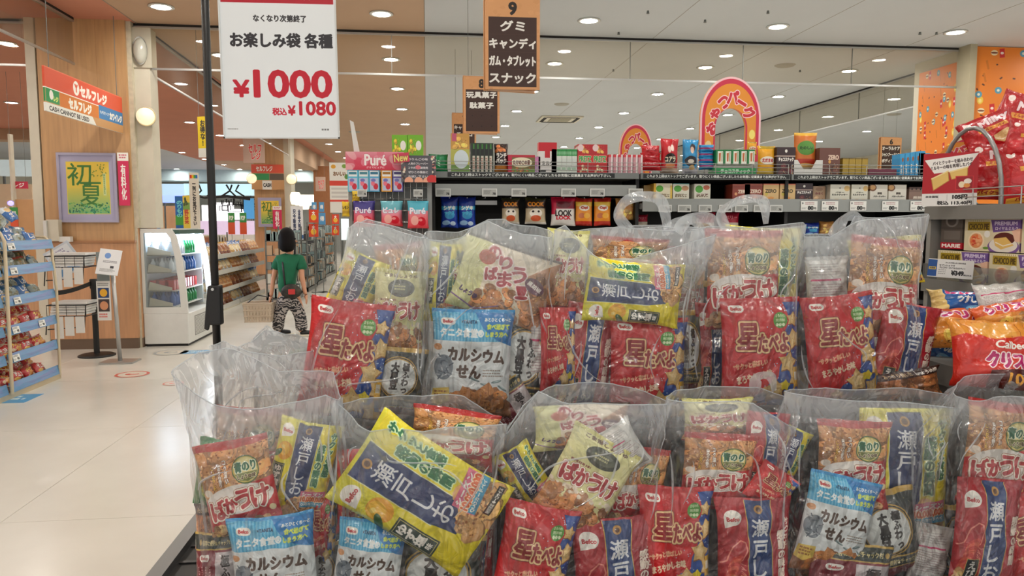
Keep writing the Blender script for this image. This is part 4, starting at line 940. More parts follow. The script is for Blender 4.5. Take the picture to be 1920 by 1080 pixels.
# bread racks along the aisle
P('bread', goods(40, 54, (206, 168, 120), [(0, .2, (236, 226, 206)), (.8, 1, (190, 120, 70))], [('パン', .5, .12, .5, .14, (160, 60, 40))], [('e', .5, .5, .34, .22, (178, 116, 60)), ('e', .48, .46, .24, .12, (212, 158, 96))]), foil=True)
P('bread_b', goods(40, 54, (190, 198, 206), [(0, .25, (70, 110, 170))], [('食パン', .5, .14, .7, .14, W_)], [('e', .5, .6, .36, .28, (206, 166, 110)), ('e', .5, .56, .28, .18, (238, 216, 170))]), foil=True)
P('bread_c', goods(40, 54, (196, 150, 60), [(.7, 1, (120, 60, 30))], [('あんぱん', .5, .2, .7, .14, (120, 30, 30), W_)], [('e', .5, .5, .34, .2, (150, 86, 40))]), foil=True)
BM = {k: pillow_mesh('pack_'+k, ART[k], .24, .30, .1, i+3, 7, 9, crump=1.2) for i, k in enumerate(('bread', 'bread_b', 'bread_c'))}
XB_ = -3.62
for bay, (ya, yb) in enumerate(((12.4, 14.7), (14.75, 17.0))):
    t = thing('bread_rack', ['pale steel bread rack, nearer of two along the aisle', 'pale steel bread rack, further of two along the aisle'][bay], 'rack', (XB_, (ya+yb)/2, 0)); bpy.context.view_layer.update()
    wb(MB().box(XB_-.62, ya, 0, XB_, yb, .06), 'base', M_cream, t); wb(MB().box(XB_-.66, ya, 0, XB_-.62, yb, 1.12), 'back_panel', M_cream, t)
    for z in (.06, .36, .69, .97):
        wb(MB().box(XB_-.62, ya, z-.02, XB_-.0, yb, z), 'shelf', M_cream, t); wb(MB().box(XB_-.01, ya+.01, z-.03, XB_+.01, yb-.01, z+.05), 'price_rail', mat('rail_clear', (196, 194, 186), .2), t)
    for y in (ya, yb-.03): wb(MB().box(XB_-.64, y, 0, XB_-.3, y+.03, 1.18), 'side_frame', mat('side_frame_beige', (206, 192, 166), .4), t)
    for zi, z in enumerate((.06, .36, .69, .97)):
        n = 9
        for k in range(n):
            y = ya + .16 + k*(yb-ya-.3)/(n-1); kk = ('bread', 'bread_b', 'bread_c')[(k//3+zi+bay) % 3]
            o = link('bread_bag', BM[kk]); pose(o, (XB_-.2, y, z+.115), roll=rnd.uniform(-6, 6), yaw=62+rnd.uniform(-6, 6), tilt=-32)
            tag(o, '%s bread bag, %s of the %s bread rack, %s along' % ({'bread': 'tan', 'bread_b': 'blue-topped', 'bread_c': 'golden'}[kk], ('bottom shelf', 'second shelf', 'third shelf', 'top shelf')[zi], ('nearer', 'further')[bay], ORD[k]), 'bread', 'bagged breads on the aisle racks')

# checkout bays far to the left: counters, partitions with displays, a violet lamp
for k, (px0, px1, Y, h, lab) in enumerate(((0, 34, 12.5, 1.45, 'pale checkout partition at the far left edge'), (44, 78, 13.5, 1.6, 'beige checkout partition just left of the near pillar'))):
    a, b = PY(px0, 400, Y), PY(px1, 400, Y); t = thing('checkout_bay', lab, 'counter', ((a.x+b.x)/2, Y, 0)); w = (b.x-a.x)/2
    MB().box(-w, 0, 0, w, .5, .9).build('counter', M_wood2, t); MB().box(-w, .46, .9, w, .5, h+.5).build('partition', mat('peach_panel', (206, 160, 110), .6), t)
    MB().box(-w*.6, .2, .9, -w*.1, .3, 1.35).build('terminal', M_whitep, t); MB().box(-w*.55, .19, 1.1, -w*.15, .2, 1.32).build('screen', mat('terminal_screen', (90, 140, 190), .3, emit=.6), t)
    MB().box(-w-.03, .4, 0, -w, .5, 3.0).build('post', M_cream, t)
p = PY(20, 381, 12.4); o = MB().lathe([(0, -.04), (.04, -.02), (.04, .02), (0, .04)], 14).build('call_lamp', mat('violet_glow', (96, 90, 255), .4, emit=5), None, True); o.location = p; tag(o, 'small violet signal lamp over the far left checkout', 'lamp')
# ------------------------------------------------------------ shopper
def skin_body(name, pts, edges, rad, m, parent, root=0, sub=2):
    me = bpy.data.meshes.new(name); me.from_pydata([tuple(p) for p in pts], edges, []); me.materials.append(m)
    o = link(name, me, parent); md = o.modifiers.new('skin', 'SKIN'); md.use_smooth_shade = True
    for i, r in enumerate(rad):
        me.skin_vertices[0].data[i].radius = r if isinstance(r, tuple) else (r, r)
        me.skin_vertices[0].data[i].use_root = (i == root)
    s = o.modifiers.new('sub', 'SUBSURF'); s.levels = s.render_levels = sub
    dg = bpy.context.evaluated_depsgraph_get(); dg.update()
    ev = bpy.data.meshes.new_from_object(o.evaluated_get(dg)); ev.name = name; o.modifiers.clear(); o.data = ev
    for p_ in ev.polygons: p_.use_smooth = True
    if not len(ev.materials): ev.materials.append(m)
    return o
PYP = 10.4
g0 = PZ(553, 634, 0)
person = thing('person', 'person in a green t-shirt and patterned trousers walking away with a basket', 'person', (g0.x, PYP, 0)); bpy.context.view_layer.update()
def q(px, py, dy=0.0):
    v = PY(px, py, PYP + dy); return Vector((v.x - g0.x, v.y - PYP, v.z))
M_skin = mat('skin', (196, 142, 112), .5); M_hair = mat('hair_dark_brown', (12, 8, 9), .6, spec=.15, bump=.6, bscale=120); M_tee = mat('green_cotton', (16, 96, 66), .85, bump=.2, bscale=90, vary=.12, vscale=9)
mt = bpy.data.materials.new('patterned_trousers'); N, L, B = nodes_of(mt)
tc = N.new('ShaderNodeTexCoord'); wv = N.new('ShaderNodeTexWave'); wv.inputs['Scale'].default_value = 7; wv.inputs['Distortion'].default_value = 14; wv.inputs['Detail Scale'].default_value = 1.6; wv.bands_direction = 'Z'
L.new(tc.outputs['Object'], wv.inputs['Vector']); rp = N.new('ShaderNodeValToRGB'); rp.color_ramp.interpolation = 'CONSTANT'; rp.color_ramp.elements[0].color = lin((34, 34, 38)); rp.color_ramp.elements[1].color = lin((168, 160, 156)); rp.color_ramp.elements[1].position = .56
L.new(wv.outputs['Fac'], rp.inputs[0]); L.new(rp.outputs[0], B.inputs['Base Color']); B.inputs['Roughness'].default_value = .85
hip, waist, chest, neck, head = q(540, 556), q(538, 535), q(540, 498), q(544, 472), q(543, 450)
shL, shR = q(522, 485, -.02), q(564, 485, .0); elL, elR = q(513, 522, .02), q(566, 520, -.08); haL, haR = q(508, 556, -.02), q(573, 553, -.12)
hL, hR = q(528, 562), q(556, 562); knL, knR = q(524, 592, -.05), q(566, 592, .08); anL, anR = q(523, 622, .1), q(564, 624, .0); toL, toR = q(521, 634, -.1), q(576, 632, .05)
pts = [waist, chest, neck, q(543, 462), head, shL, elL, haL, shR, elR, haR, hip, hL, knL, anL, hR, knR, anR]
ed = [(0, 1), (1, 2), (2, 3), (3, 4), (1, 5), (5, 6), (6, 7), (1, 8), (8, 9), (9, 10), (0, 11), (11, 12), (12, 13), (13, 14), (11, 15), (15, 16), (16, 17)]
rad = [(.11, .08), (.12, .085), .05, .06, (.075, .09), .05, .036, .026, .05, .038, .026, (.13, .1), .075, .055, .035, .075, .055, .035]
skin_body('body', pts, ed, rad, M_skin, person)
# hands: palm with four fingers and a thumb
for nm, hp, up in (('hand', haR, (haR - elR).normalized()), ('hand', haL, (haL - elL).normalized())):
    P0 = hp - up*.02; P1 = hp + up*.06; sd = Vector((0, 1, 0)).cross(up).normalized() if abs(up.y) < .9 else Vector((1, 0, 0)); fw = up.cross(sd).normalized()
    ps = [P0, P1]; es = [(0, 1)]; rs = [(.022, .03), (.018, .034)]
    for k in range(4):
        b0 = P1 + fw*(.028 - k*.019); L1 = (.034, .04, .037, .028)[k]
        i = len(ps); ps += [b0, b0 + up*L1 + sd*.006, b0 + up*L1*1.7 + sd*.018]; es += [(1, i), (i, i+1), (i+1, i+2)]; rs += [.010, .0085, .007]
    i = len(ps); ps += [P0 + fw*.035 + up*.02, P0 + fw*.05 + up*.05]; es += [(0, i), (i, i+1)]; rs += [.011, .009]
    skin_body(nm, ps, es, rs, M_skin, person, sub=1)
tw = [q(536, 556), q(539, 520), q(541, 490), q(544, 477), q(523, 486, -.02), q(515, 506, .0), q(563, 486), q(567, 508, -.05)]
skin_body('shirt', tw, [(0, 1), (1, 2), (2, 3), (2, 4), (4, 5), (2, 6), (6, 7)], [(.19, .13), (.175, .125), (.17, .115), .07, .07, .075, .075, .085], M_tee, person, root=2)
tr = [q(538, 548), q(540, 560), q(528, 572), q(523, 594, -.03), q(521, 620, .06), q(555, 572), q(564, 596, .06), q(566, 622, .0)]
skin_body('trousers', tr, [(0, 1), (1, 2), (2, 3), (3, 4), (1, 5), (5, 6), (6, 7)], [(.155, .12), (.15, .12), (.09, .09), (.088, .088), (.085, .085), (.09, .09), (.09, .09), (.088, .088)], mt, person, root=1)
def blob(name, c, r, m, parent, f=None, seg=20):
    b = bmesh.new(); bmesh.ops.create_uvsphere(b, u_segments=seg, v_segments=14, radius=1); me = bpy.data.meshes.new(name)
    for v in b.verts:
        k = f(v.co) if f else 1.0
        v.co = Vector((v.co.x*r[0]*k, v.co.y*r[1]*k, v.co.z*r[2])) + Vector(c)
    b.to_mesh(me); b.free(); me.materials.append(m); me.polygons.foreach_set('use_smooth', [True]*len(me.polygons)); return link(name, me, parent)
blob('hair', q(538, 450, -.02), (.108, .12, .175), M_hair, person, lambda v: ((1-max(0, v.z)**3)**.5/max(1e-3, (1-max(0, v.z)**2)**.5) if v.z < .999 else 1.0)*(1.0 + .35*max(0, -v.z)**.8)*(1 if v.z > -.95 else .2) + .02*math.sin(9*math.atan2(v.y, v.x)))
fc = MB(); fp = q(556, 452, .0); fc.cyl(fp + Vector((-.03, 0, 0)), fp + Vector((.012, 0, -.004)), .022, .006, 8); fc.build('nose', M_skin, person, True)
for s_ in (-1, 1): MB().cyl(fp + Vector((-.022, .03*s_-.01, .03)), fp + Vector((-.012, .03*s_-.01, .03)), .009, n=8).build('eye', M_hair, person)
MB().cyl(fp + Vector((-.02, -.02, -.045)), fp + Vector((-.02, .02, -.045)), .006, n=6).build('mouth', mat('lips', (150, 80, 70), .5), person)
for a_, b_ in ((anL, toL), (anR, toR)):
    h0 = Vector((a_.x - .02, a_.y, .045)); t0 = Vector((a_.x + .16, a_.y + .04, .035))
    skin_body('shoe', [h0, h0.lerp(t0, .5), t0], [(0, 1), (1, 2)], [(.05, .05), (.05, .045), (.045, .035)], M_black, person, sub=1)
    so = MB(); so.box(h0.x-.055, h0.y-.045, 0, t0.x+.04, t0.y+.045, .022); so.build('sole', M_cream, person, bevel=.008)
# shoulder bag and basket
bgp = PY(546, 546, PYP-.17); t = thing('shoulder_bag', 'dark patterned shoulder bag worn across the back of the walking person', 'bag', bgp)
bm1 = bmesh.new(); bmesh.ops.create_uvsphere(bm1, u_segments=16, v_segments=10, radius=1); me = bpy.data.meshes.new('pouch'); [setattr(v, 'co', Vector((v.co.x*.14*(1-.1*v.co.z), v.co.y*.05, v.co.z*.10))) for v in bm1.verts]; bm1.to_mesh(me); bm1.free()
me.materials.append(mat('camouflage_dark', (50, 44, 36), .7, vary=.9, vscale=14)); me.polygons.foreach_set('use_smooth', [True]*len(me.polygons)); link('pouch', me, t)
MB().box(-.03, -.06, -.04, .06, -.045, .03).build('red_patch', mat('patch_red', (190, 50, 50), .7), t, bevel=.008)
s0 = PY(527, 488, PYP-.12) - bgp; MB().tube([Vector((-.08, .02, .05)), Vector((-.09, -.0, .2)), s0 + Vector((.02, 0, -.05)), s0 + Vector((0, .1, .06))], .014, 6).build('strap', M_black, t, True)
bp_ = PY(487, 584, PYP-.1); t = thing('shopping_basket', 'beige plastic shopping basket carried at the person\'s left side', 'basket', bp_)
m = MB(); W2, D2, H2 = .17, .13, .125; tp = 1.12
for (x0, y0_, x1, y1_) in ((-W2, -D2, W2, -D2), (W2, -D2, W2, D2), (W2, D2, -W2, D2), (-W2, D2, -W2, -D2)):
    n = 9
    for k in range(n):
        u0, u1 = (k+.12)/n, (k+.88)/n
        b = len(m.v); A = Vector((x0+(x1-x0)*u0, y0_+(y1_-y0_)*u0, 0)); Bv = Vector((x0+(x1-x0)*u1, y0_+(y1_-y0_)*u1, 0))
        m.v += [(A.x, A.y, -H2), (Bv.x, Bv.y, -H2), (Bv.x*tp, Bv.y*tp, H2), (A.x*tp, A.y*tp, H2)]; m.face((b, b+1, b+2, b+3))
M_bask = mat('basket_beige', (186, 168, 146), .5); m.build('slatted_wall', M_bask, t)
for z in (-H2, -.05, .03, H2-.02, H2): m2 = MB(); k_ = 1+(tp-1)*(z+H2)/(2*H2); m2.tube([(-W2*k_, -D2*k_, z), (W2*k_, -D2*k_, z), (W2*k_, D2*k_, z), (-W2*k_, D2*k_, z)], .009, 6, True); m2.build('rim' if z == H2 else 'band', M_bask, t)
MB().box(-W2, -D2, -H2-.005, W2, D2, -H2+.005).build('bottom', M_bask, t)
hp_ = PY(508, 558, PYP-.02) - bp_
MB().tube([(-W2*.9, 0, H2), (-.02, 0, H2+.1), (hp_.x, hp_.y, hp_.z), (W2*1.05, 0, H2)], .008, 6).build('handle', M_black, t, True)

# ------------------------------------------------------------ far aisle beyond the shopper
def flatboard(name, m, px, py, Y, wpx, hpx, label, cat, roll=0, yaw=0, t=.02, hang=False, group=None):
    k = MPP(px, Y); w, h = wpx*k, hpx*k; p = PY(px, py, Y)
    if hang:
        r = thing(name, label, cat, p, 0, group); r.rotation_euler.z = math.radians(yaw); card('panel', m, w, h, t, r)
        for s in (-1, 1): MB().cyl((s*w*.4, 0, h/2), (s*w*.4, 0, CH-p.z), .003, n=5).build('wire', M_steelgrey, r)
        return r
    if cat in ('banner', 'flag') and 'pink' not in label:
        r = thing(name, label, cat, p, 0, group); card('cloth', m, w, h, t, r); MB().cyl((0, t, -p.z), (0, t, h/2), .006, n=6).cyl((0, t, -p.z), (0, t, -p.z+.02), .1, n=12).build('pole', M_steelgrey, r); return r
    o = card(name, m, w, h, t); pose(o, p, roll, yaw); tag(o, label, cat, group); return o
def quick(key, w, h, bg, bands=(), texts=(), shapes=(), **kw): return P(key, goods(w, h, bg, bands, texts, shapes), **kw)
quick('boxsign', 60, 40, (206, 176, 160), [], [('セルフ', .56, .4, .6, .34, (226, 60, 60), W_), ('レジ', .6, .72, .4, .26, (226, 60, 60), W_)])
flatboard('hanging_sign', ART['boxsign'], 476, 283, 18, 38, 44, 'hanging sign with red lettering before the further wooden pillar', 'sign', hang=True)
quick('regis2', 110, 60, (206, 156, 104), [(0, .34, (222, 84, 56))], [('セルフレジ', .4, .17, .5, .2, W_), ('CASH', .48, .82, .24, .14, (60, 60, 60))], [('r', 0, .36, .55, .62, (44, 150, 84)), ('r', .56, .36, 1, .62, (96, 84, 70)), ('r', .33, .64, .62, 1, (238, 238, 232))])
flatboard('hanging_sign', ART['regis2'], 502, 332, 21.3, 58, 46, 'orange and green register sign on the further wooden pillar', 'sign')
flatboard('framed_poster', ART['poster'], 506, 398, 21.3, 42, 54, 'lavender-framed early-summer poster on the further wooden pillar', 'poster')
flatboard('pink_banner', ART['redbanner'], 520, 408, 21.2, 16, 42, 'pink banner next to the poster on the further wooden pillar', 'banner')
quick('yellowsign', 30, 70, (236, 208, 50), [(.78, 1, (226, 226, 220))], [('お\n得\nな\n!', .5, .4, .5, .62, (60, 60, 60))])
flatboard('hanging_sign', ART['yellowsign'], 381, 257, 9.9, 20, 74, 'yellow and white vertical sign hanging just behind the black pole', 'sign', yaw=-20, hang=True)
quick('longbanner', 30, 120, (226, 222, 210), [], [('一\n列\nに\nお\n並\nび\n下\nさ\nい', .5, .56, .34, .74, (60, 60, 60))], [('r', .1, .04, .3, .1, (220, 60, 50)), ('r', .3, .04, .5, .1, (240, 190, 50)), ('r', .5, .04, .7, .1, (70, 160, 80)), ('r', .7, .04, .9, .1, (50, 110, 190))])
flatboard('tall_banner', ART['longbanner'], 365, 377, 12.3, 17, 104, 'tall white vertical banner with a coloured top strip, above the drinks case', 'banner')
quick('bluetall', 24, 120, (30, 104, 180), [(.6, .9, (70, 160, 60))], [('の\nり\nも\nの', .5, .4, .6, .5, (120, 220, 220))])
flatboard('tall_banner', ART['bluetall'], 337, 398, 15, 15, 60, 'blue and green vertical banner behind the drinks case', 'banner')
flatboard('tall_banner', ART['bluetall'], 296, 395, 14, 8, 66, 'narrow blue banner against the cream post behind the drinks case', 'banner')
quick('yel2', 30, 90, (226, 200, 70), [(.2, .4, (120, 160, 70))], [('野\n菜', .5, .6, .6, .4, (190, 60, 40))], [('c', .2, .05, .8, .3, 8, 5, (60, 80, 40))])
flatboard('tall_banner', ART['yel2'], 350, 400, 14.5, 12, 66, 'yellow and green banner left of the tall white one', 'banner')
quick('carrot', 30, 60, (60, 150, 70), [(.45, 1, (224, 90, 50))], [('POP', .5, .25, .6, .2, W_)])
for k, px in enumerate((434, 456)): flatboard('small_banner', ART['carrot'], px, 419, 20, 12, 40, ['green and orange small banner over the bread racks, left one', 'green and orange small banner over the bread racks, right one'][k], 'banner')
quick('jp_blue', 34, 90, (232, 234, 236), [(.86, .97, (60, 110, 170))], [('只\n今\n販\n売\n中', .3, .45, .22, .7, (60, 70, 100)), ('全\n品\n大\n特\n価', .7, .45, .2, .7, (60, 70, 100))])
flatboard('tall_banner', ART['jp_blue'], 557, 418, 17, 22, 62, 'white vertical banner with blue base behind the person\'s head', 'banner')
quick('orangesq', 30, 30, (222, 70, 34), [], [('大', .5, .28, .3, .3, W_)], [('e', .5, .6, .3, .24, (244, 190, 60))])
for k, (px, py) in enumerate(((588, 405), (588, 432), (629, 411), (629, 432))): flatboard('square_flag', ART['orangesq'], px, py, 16+k%2*.1, 17 if k < 2 else 13, 24 if k < 2 else 18, ['orange square flag at top of the aisle-left pair', 'orange square flag below its twin at aisle left', 'orange square flag by the gummy display, upper', 'orange square flag by the gummy display, lower'][k], 'flag')
quick('bluetag', 30, 50, (80, 150, 200), [], [('得', .5, .5, .6, .4, W_)])
for k, (px, py, w, h) in enumerate(((604, 410, 12, 22), (603, 388, 9, 18), (589, 388, 9, 18))): flatboard('square_flag', ART['bluetag'], px, py, 17, w, h, 'small blue promotional flag, ' + ('largest, right of the orange pair', 'high right of the orange pair', 'high above the orange pair')[k], 'flag')
quick('menu', 50, 120, (226, 224, 216), [(.36, .46, (214, 60, 40)), (.74, .78, (214, 60, 40))], [('おいしい', .5, .22, .6, .08, (120, 80, 40))], [('e', .2, .08, .12, .04, (220, 160, 40)), ('e', .75, .07, .12, .04, (120, 160, 60)), ('e', .85, .28, .1, .05, (90, 140, 60)), ('r', .08, .5, .9, .54, (200, 196, 190)), ('r', .08, .58, .9, .62, (200, 196, 190)), ('r', .08, .66, .9, .7, (200, 196, 190))])
flatboard('menu_banner', ART['menu'], 637, 352, 9.0, 36, 92, 'tall white food banner with a red band left of the gummy display', 'banner', t=.01)
flatboard('hanging_sign', ART['boxsign'], 601, 345, 26, 18, 26, 'small brown hanging sign far down the aisle', 'sign', hang=True)
quick('redtag', 40, 20, (206, 50, 80), [], [('レジ', .5, .5, .6, .6, W_)])
flatboard('hanging_sign', ART['redtag'], 36, 347, 13, 30, 13, 'small crimson hanging sign over the far left checkouts', 'sign', hang=True)
for k, px in enumerate((27, 82)): flatboard('small_banner', ART['carrot'], px, 414, 11.6, 13, 50, ['green and orange banner at the far left checkouts, left one', 'green and orange banner at the far left checkouts, beside the pillar'][k], 'banner')
# lanterns
for k, (px, py, r) in enumerate(((554, 372, 11), (571, 381, 9))):
    p = PY(px, py, 19); o = MB().lathe([(0, -.16), (.10, -.15), (.13, -.05), (.13, .08), (.10, .15), (0, .16)], 16).build('lantern', mat('lantern_glow', (255, 240, 210), .4, emit=1.2), None, True); o.location = p
    tag(o, ('glowing white lantern above the white blue-based banner', 'smaller glowing lantern right of its twin')[k], 'lantern')
# low walls, counters and lit shops beyond
struct(MB().box(-15.8, 15.2, 0, -8.5, 15.3, 1.5).build('wall_6', mat('peach_panel', (206, 160, 110), .6)))
struct(MB().box(-12, 19, 0, -9.4, 19.2, 2.5).build('wall_7', mat('beige_booth', (214, 190, 160), .6)))
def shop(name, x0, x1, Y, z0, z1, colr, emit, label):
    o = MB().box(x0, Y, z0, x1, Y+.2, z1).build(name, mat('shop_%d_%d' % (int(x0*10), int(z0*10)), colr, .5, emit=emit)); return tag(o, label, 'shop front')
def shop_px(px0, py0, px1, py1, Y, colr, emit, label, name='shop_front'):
    a, b = PY(px0, py1, Y), PY(px1, py0, Y); z0 = max(a.z, 0)
    r = thing(name, label, 'shop front', ((a.x+b.x)/2, Y, 0)); w = (b.x-a.x)/2
    MB().box(-w, 0, z0, w, .2, b.z).build('glowing_panel', mat('shop_%d_%d' % (px0, py0), colr, .5, emit=emit), r)  # emission sets every panel's brightness, even for booths and counters without lamps
    m = MB()
    for s in (-1, 1): m.box(s*w*.9-.03, .08, 0, s*w*.9+.03, .14, max(z0, .05))
    m.build('post', M_steelgrey, r); return r
shop_px(292, 345, 345, 366, 36.5, (170, 196, 214), .9, 'pale blue glowing panel in place of lit ceiling, behind the drinks case')  # blue light on the far ceiling imitated by an upright glowing panel
shop_px(345, 345, 475, 366, 36.6, (176, 206, 214), .9, 'long pale blue glowing panel in place of lit ceiling, beyond the bread racks')  # same ceiling light, carried on as a second glowing panel
shop_px(305, 366, 345, 380, 33, (120, 140, 230), 1.6, 'violet-blue glowing strip behind the drinks case')
shop_px(379, 385, 420, 414, 33, (250, 246, 250), 1.9, 'bright white shop window just left of the black pole')
shop_px(405, 380, 436, 414, 33.2, (250, 246, 250), 1.9, 'bright white shop window right of the black pole')
shop_px(437, 392, 456, 412, 33.1, (246, 240, 250), 1.7, 'small bright shop window over the bread racks')
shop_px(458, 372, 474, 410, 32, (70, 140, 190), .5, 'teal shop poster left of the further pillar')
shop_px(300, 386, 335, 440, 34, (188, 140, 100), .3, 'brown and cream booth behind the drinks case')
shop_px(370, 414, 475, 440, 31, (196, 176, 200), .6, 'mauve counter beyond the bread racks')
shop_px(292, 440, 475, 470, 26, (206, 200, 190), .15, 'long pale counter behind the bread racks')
shop_px(640, 410, 664, 450, 24, (210, 226, 226), .8, 'lit cold shelf far right down the aisle')
shop_px(548, 365, 590, 385, 30, (246, 236, 214), 1.4, 'warm lit fascia down the aisle')
shop_px(0, 300, 80, 330, 26, (196, 206, 206), .4, 'pale fascia beyond the far left checkouts')
# dark branch-like ornament hanging over the shops
p = PY(410, 368, 28); m = MB()
m.tube([(-1, 0, .1), (-.5, 0, -.05), (.3, 0, .0), (1.1, 0, -.1)], .05, 6)
for x, dx in ((-.8, .2), (-.4, .25), (.1, .3), (.6, -.2), (.9, -.3)): m.tube([(x, 0, 0), (x+dx, 0, .2), (x+dx*.6, 0, .42)], .035, 6)
o = m.build('branch_ornament', M_black, None, True); o.location = p; tag(o, 'dark branch-shaped ornament before the lit shops', 'ornament')
m = MB(); rg = random.Random(4); a, b = PY(408, 372, 32.5), PY(474, 392, 32.5)
for i in range(22):
    x, z = rg.uniform(a.x, b.x), rg.uniform(b.z, a.z); w = rg.uniform(.1, .3)
    for (x0, z0, x1, z1) in ((x-w, z-w*.6, x+w, z-w*.5), (x-w, z+w*.5, x+w, z+w*.6), (x-w, z-w*.6, x-w*.9, z+w*.6), (x+w*.9, z-w*.6, x+w, z+w*.6)): m.box(x0, 32.5, z0, x1, 32.6, z1)
o = m.build('lattice_screen', M_black); tag(o, 'black lattice screen in front of the bright shop windows', 'screen')
# goods stands along both sides of the far aisle
def stand(x0, x1, ya, yb, h, label, cols, seed, nsh=5):
    t = thing('goods_stand', label, 'rack', ((x0+x1)/2, (ya+yb)/2, 0)); rg = random.Random(seed); w, d = (x1-x0), (yb-ya)
    m = MB(); m.box(-w/2, -d/2, 0, w/2, d/2, .1)
    for z in range(nsh): m.box(-w/2, -d/2, .1+z*(h-.1)/nsh-.015, w/2, d/2, .1+z*(h-.1)/nsh)
    for (x, y) in ((-w/2, -d/2), (w/2-.03, -d/2), (-w/2, d/2-.03), (w/2-.03, d/2-.03)): m.box(x, y, 0, x+.03, y+.03, h)
    m.build('frame', M_steelgrey, t)
    for z in range(nsh):
        zz = .1+z*(h-.1)/nsh; hh = (h-.1)/nsh*.75
        for ci in range(3):
            g = MB(); y = -d/2+.04+ci*.03
            while y < d/2-.1:
                wd = rg.uniform(.05, .12); g.box(w/2-.2-rg.uniform(0, .05), y, zz, w/2-.01, y+wd, zz+hh*rg.uniform(.6, 1)); 
                if ci == 0 and y < -d/2+.3:
                    x = -w/2+.03
                    while x < w/2-.2: wx = rg.uniform(.05, .1); g.box(x, -d/2+.01, zz, x+wx, -d/2+.12, zz+hh*rg.uniform(.5, 1)); x += wx*1.5
                y += wd*3.1
            c = cols[(ci+z) % len(cols)]; o = g.build('stock', mat('stock_%d_%d_%d' % c, c, .5), t); o['kind'] = 'stuff'
gcols = [(176, 192, 190), (222, 222, 214), (130, 140, 140), (196, 168, 140), (150, 176, 178), (90, 92, 96)]
stand(-3.15, -2.65, 14.9, 16.2, 1.5, 'grey goods stand right behind the walking person', gcols, 1)
stand(-3.2, -2.7, 17.2, 18.6, 1.45, 'grey goods stand second along the aisle behind the person', gcols[1:], 2)
stand(-3.25, -2.75, 19.0, 20.6, 1.5, 'grey goods stand third along the aisle', gcols[2:]+gcols[:2], 3)
stand(-3.4, -2.9, 21.6, 24.0, 1.6, 'grey goods stand furthest along the left of the aisle', gcols, 4)
stand(-1.6, -1.0, 18.0, 20.0, 1.5, 'goods stand on the far right side of the aisle', [(110, 90, 70), (190, 180, 160), (150, 60, 50)], 5)
stand(-2.0, -1.4, 24.0, 26.0, 1.7, 'goods stand at the far end of the aisle', [(120, 100, 80), (190, 190, 180), (60, 80, 90)], 6)
stand(-6.5, -4.9, 17.5, 19.0, 1.35, 'wide goods stand behind the bread racks', [(200, 180, 150), (170, 110, 80), (220, 220, 214)], 7)
# ------------------------------------------------------------ black gondola across the back, its goods, signs above
GY = 4.2; GX0, GXM, GX1 = .03, 1.23, 3.12; ZT = 1.84
gon = thing('gondola_shelf', 'long black shop gondola with stocked shelves behind the gift bags', 'shelf', (1.55, GY+.35, 0)); bpy.context.view_layer.update()
wb(MB().box(GX0, GY+.62, 0, GX1, GY+.66, ZT), 'back_panel', M_blacks, gon)
wb(MB().box(GX0, GY+.02, 0, GX1, GY+.62, .12), 'base', M_blacks, gon)
for x in (GX0, GXM-.012, 2.15-.012, GX1-.02): wb(MB().box(x, GY+.03, 0, x+.02, GY+.66, ZT), 'upright', M_blacks, gon)
for x0, x1 in ((GX0, GXM-.01), (GXM+.01, 2.14), (2.16, GX1)): wb(MB().box(x0, GY, ZT-.028, x1, GY+.62, ZT), 'top_board', mat('board_grey', (96, 96, 94), .5), gon)
shz = PY(1500, 383, GY).z
for x0, x1 in ((GXM+.01, 2.14), (2.16, GX1)): wb(MB().box(x0, GY+.0, shz-.03, x1, GY+.5, shz+.002), 'shelf_board', mat('board_grey', (96, 96, 94), .5), gon)
for z in (.4, .75, 1.08): wb(MB().box(GX0+.02, GY+.02, z-.025, GX1-.02, GY+.6, z), 'shelf_board', M_blacks, gon)
note = Cv(420, 12, (26, 28, 28), 3); note.text('これより上段はストックでございます。取りにくい商品ございましたらお気軽に従業員までお声がけ下さい。', 210, 6, 400, 8, (226, 230, 226), bold=.3); P('note', note)
for x0, x1, s0, s1 in ((GX0, GXM, .12, 1.08), (GXM, 2.15, 1.25, 2.14), (2.15, GX1, 2.17, 3.10)):
    wb(MB().box(x0+.005, GY-.012, ZT-.03, x1-.005, GY, ZT+.004), 'edge_rail', mat('edge_rail_grey', (120, 124, 122), .3, metal=.4), gon)
    o = card('stock_notice', ART['note'], s1-s0, .026, .003, gon); o.matrix_parent_inverse = gon.matrix_world.inverted(); o.location = ((s0+s1)/2, GY-.0145, ZT-.013)
    m = MB()
    for z in (.018, .042, .062): m.cyl((x0+.01, GY+.0, ZT+z), (x1-.01, GY+.0, ZT+z), .0018, n=5)
    k = 4
    for i in range(k+1): m.cyl((x0+.01+(x1-x0-.02)*i/k, GY, ZT), (x0+.01+(x1-x0-.02)*i/k, GY, ZT+.062), .0022, n=5)
    wb(m, 'wire_fence', mat('chrome_wire', (190, 190, 186), .25, metal=.7), gon)
wb(MB().box(GX0+.02, GY-.01, PY(1000, 367, GY).z, GXM-.02, GY+.004, PY(1000, 346, GY).z), 'price_rail', mat('clear_rail', (150, 154, 152), .15), gon)
wb(MB().box(GX0+.02, GY+.3, ZT-.09, GXM-.02, GY+.32, ZT-.03), 'header', M_blacks, gon)
wb(MB().box(GXM+.02, GY-.01, shz-.045, GX1-.02, GY+.0, shz+.03), 'price_rail', mat('clear_rail', (150, 154, 152), .15), gon)
esl = Cv(54, 34, (216, 218, 216), 3); esl.rect(3, 4, 51, 30, (176, 178, 174)); esl.tiny(6, 8, 34, 24, 4, (110, 112, 110), 2); esl.text('78', 43, 22, 10, 9, (40, 40, 40), bold=.6); P('esl', esl)
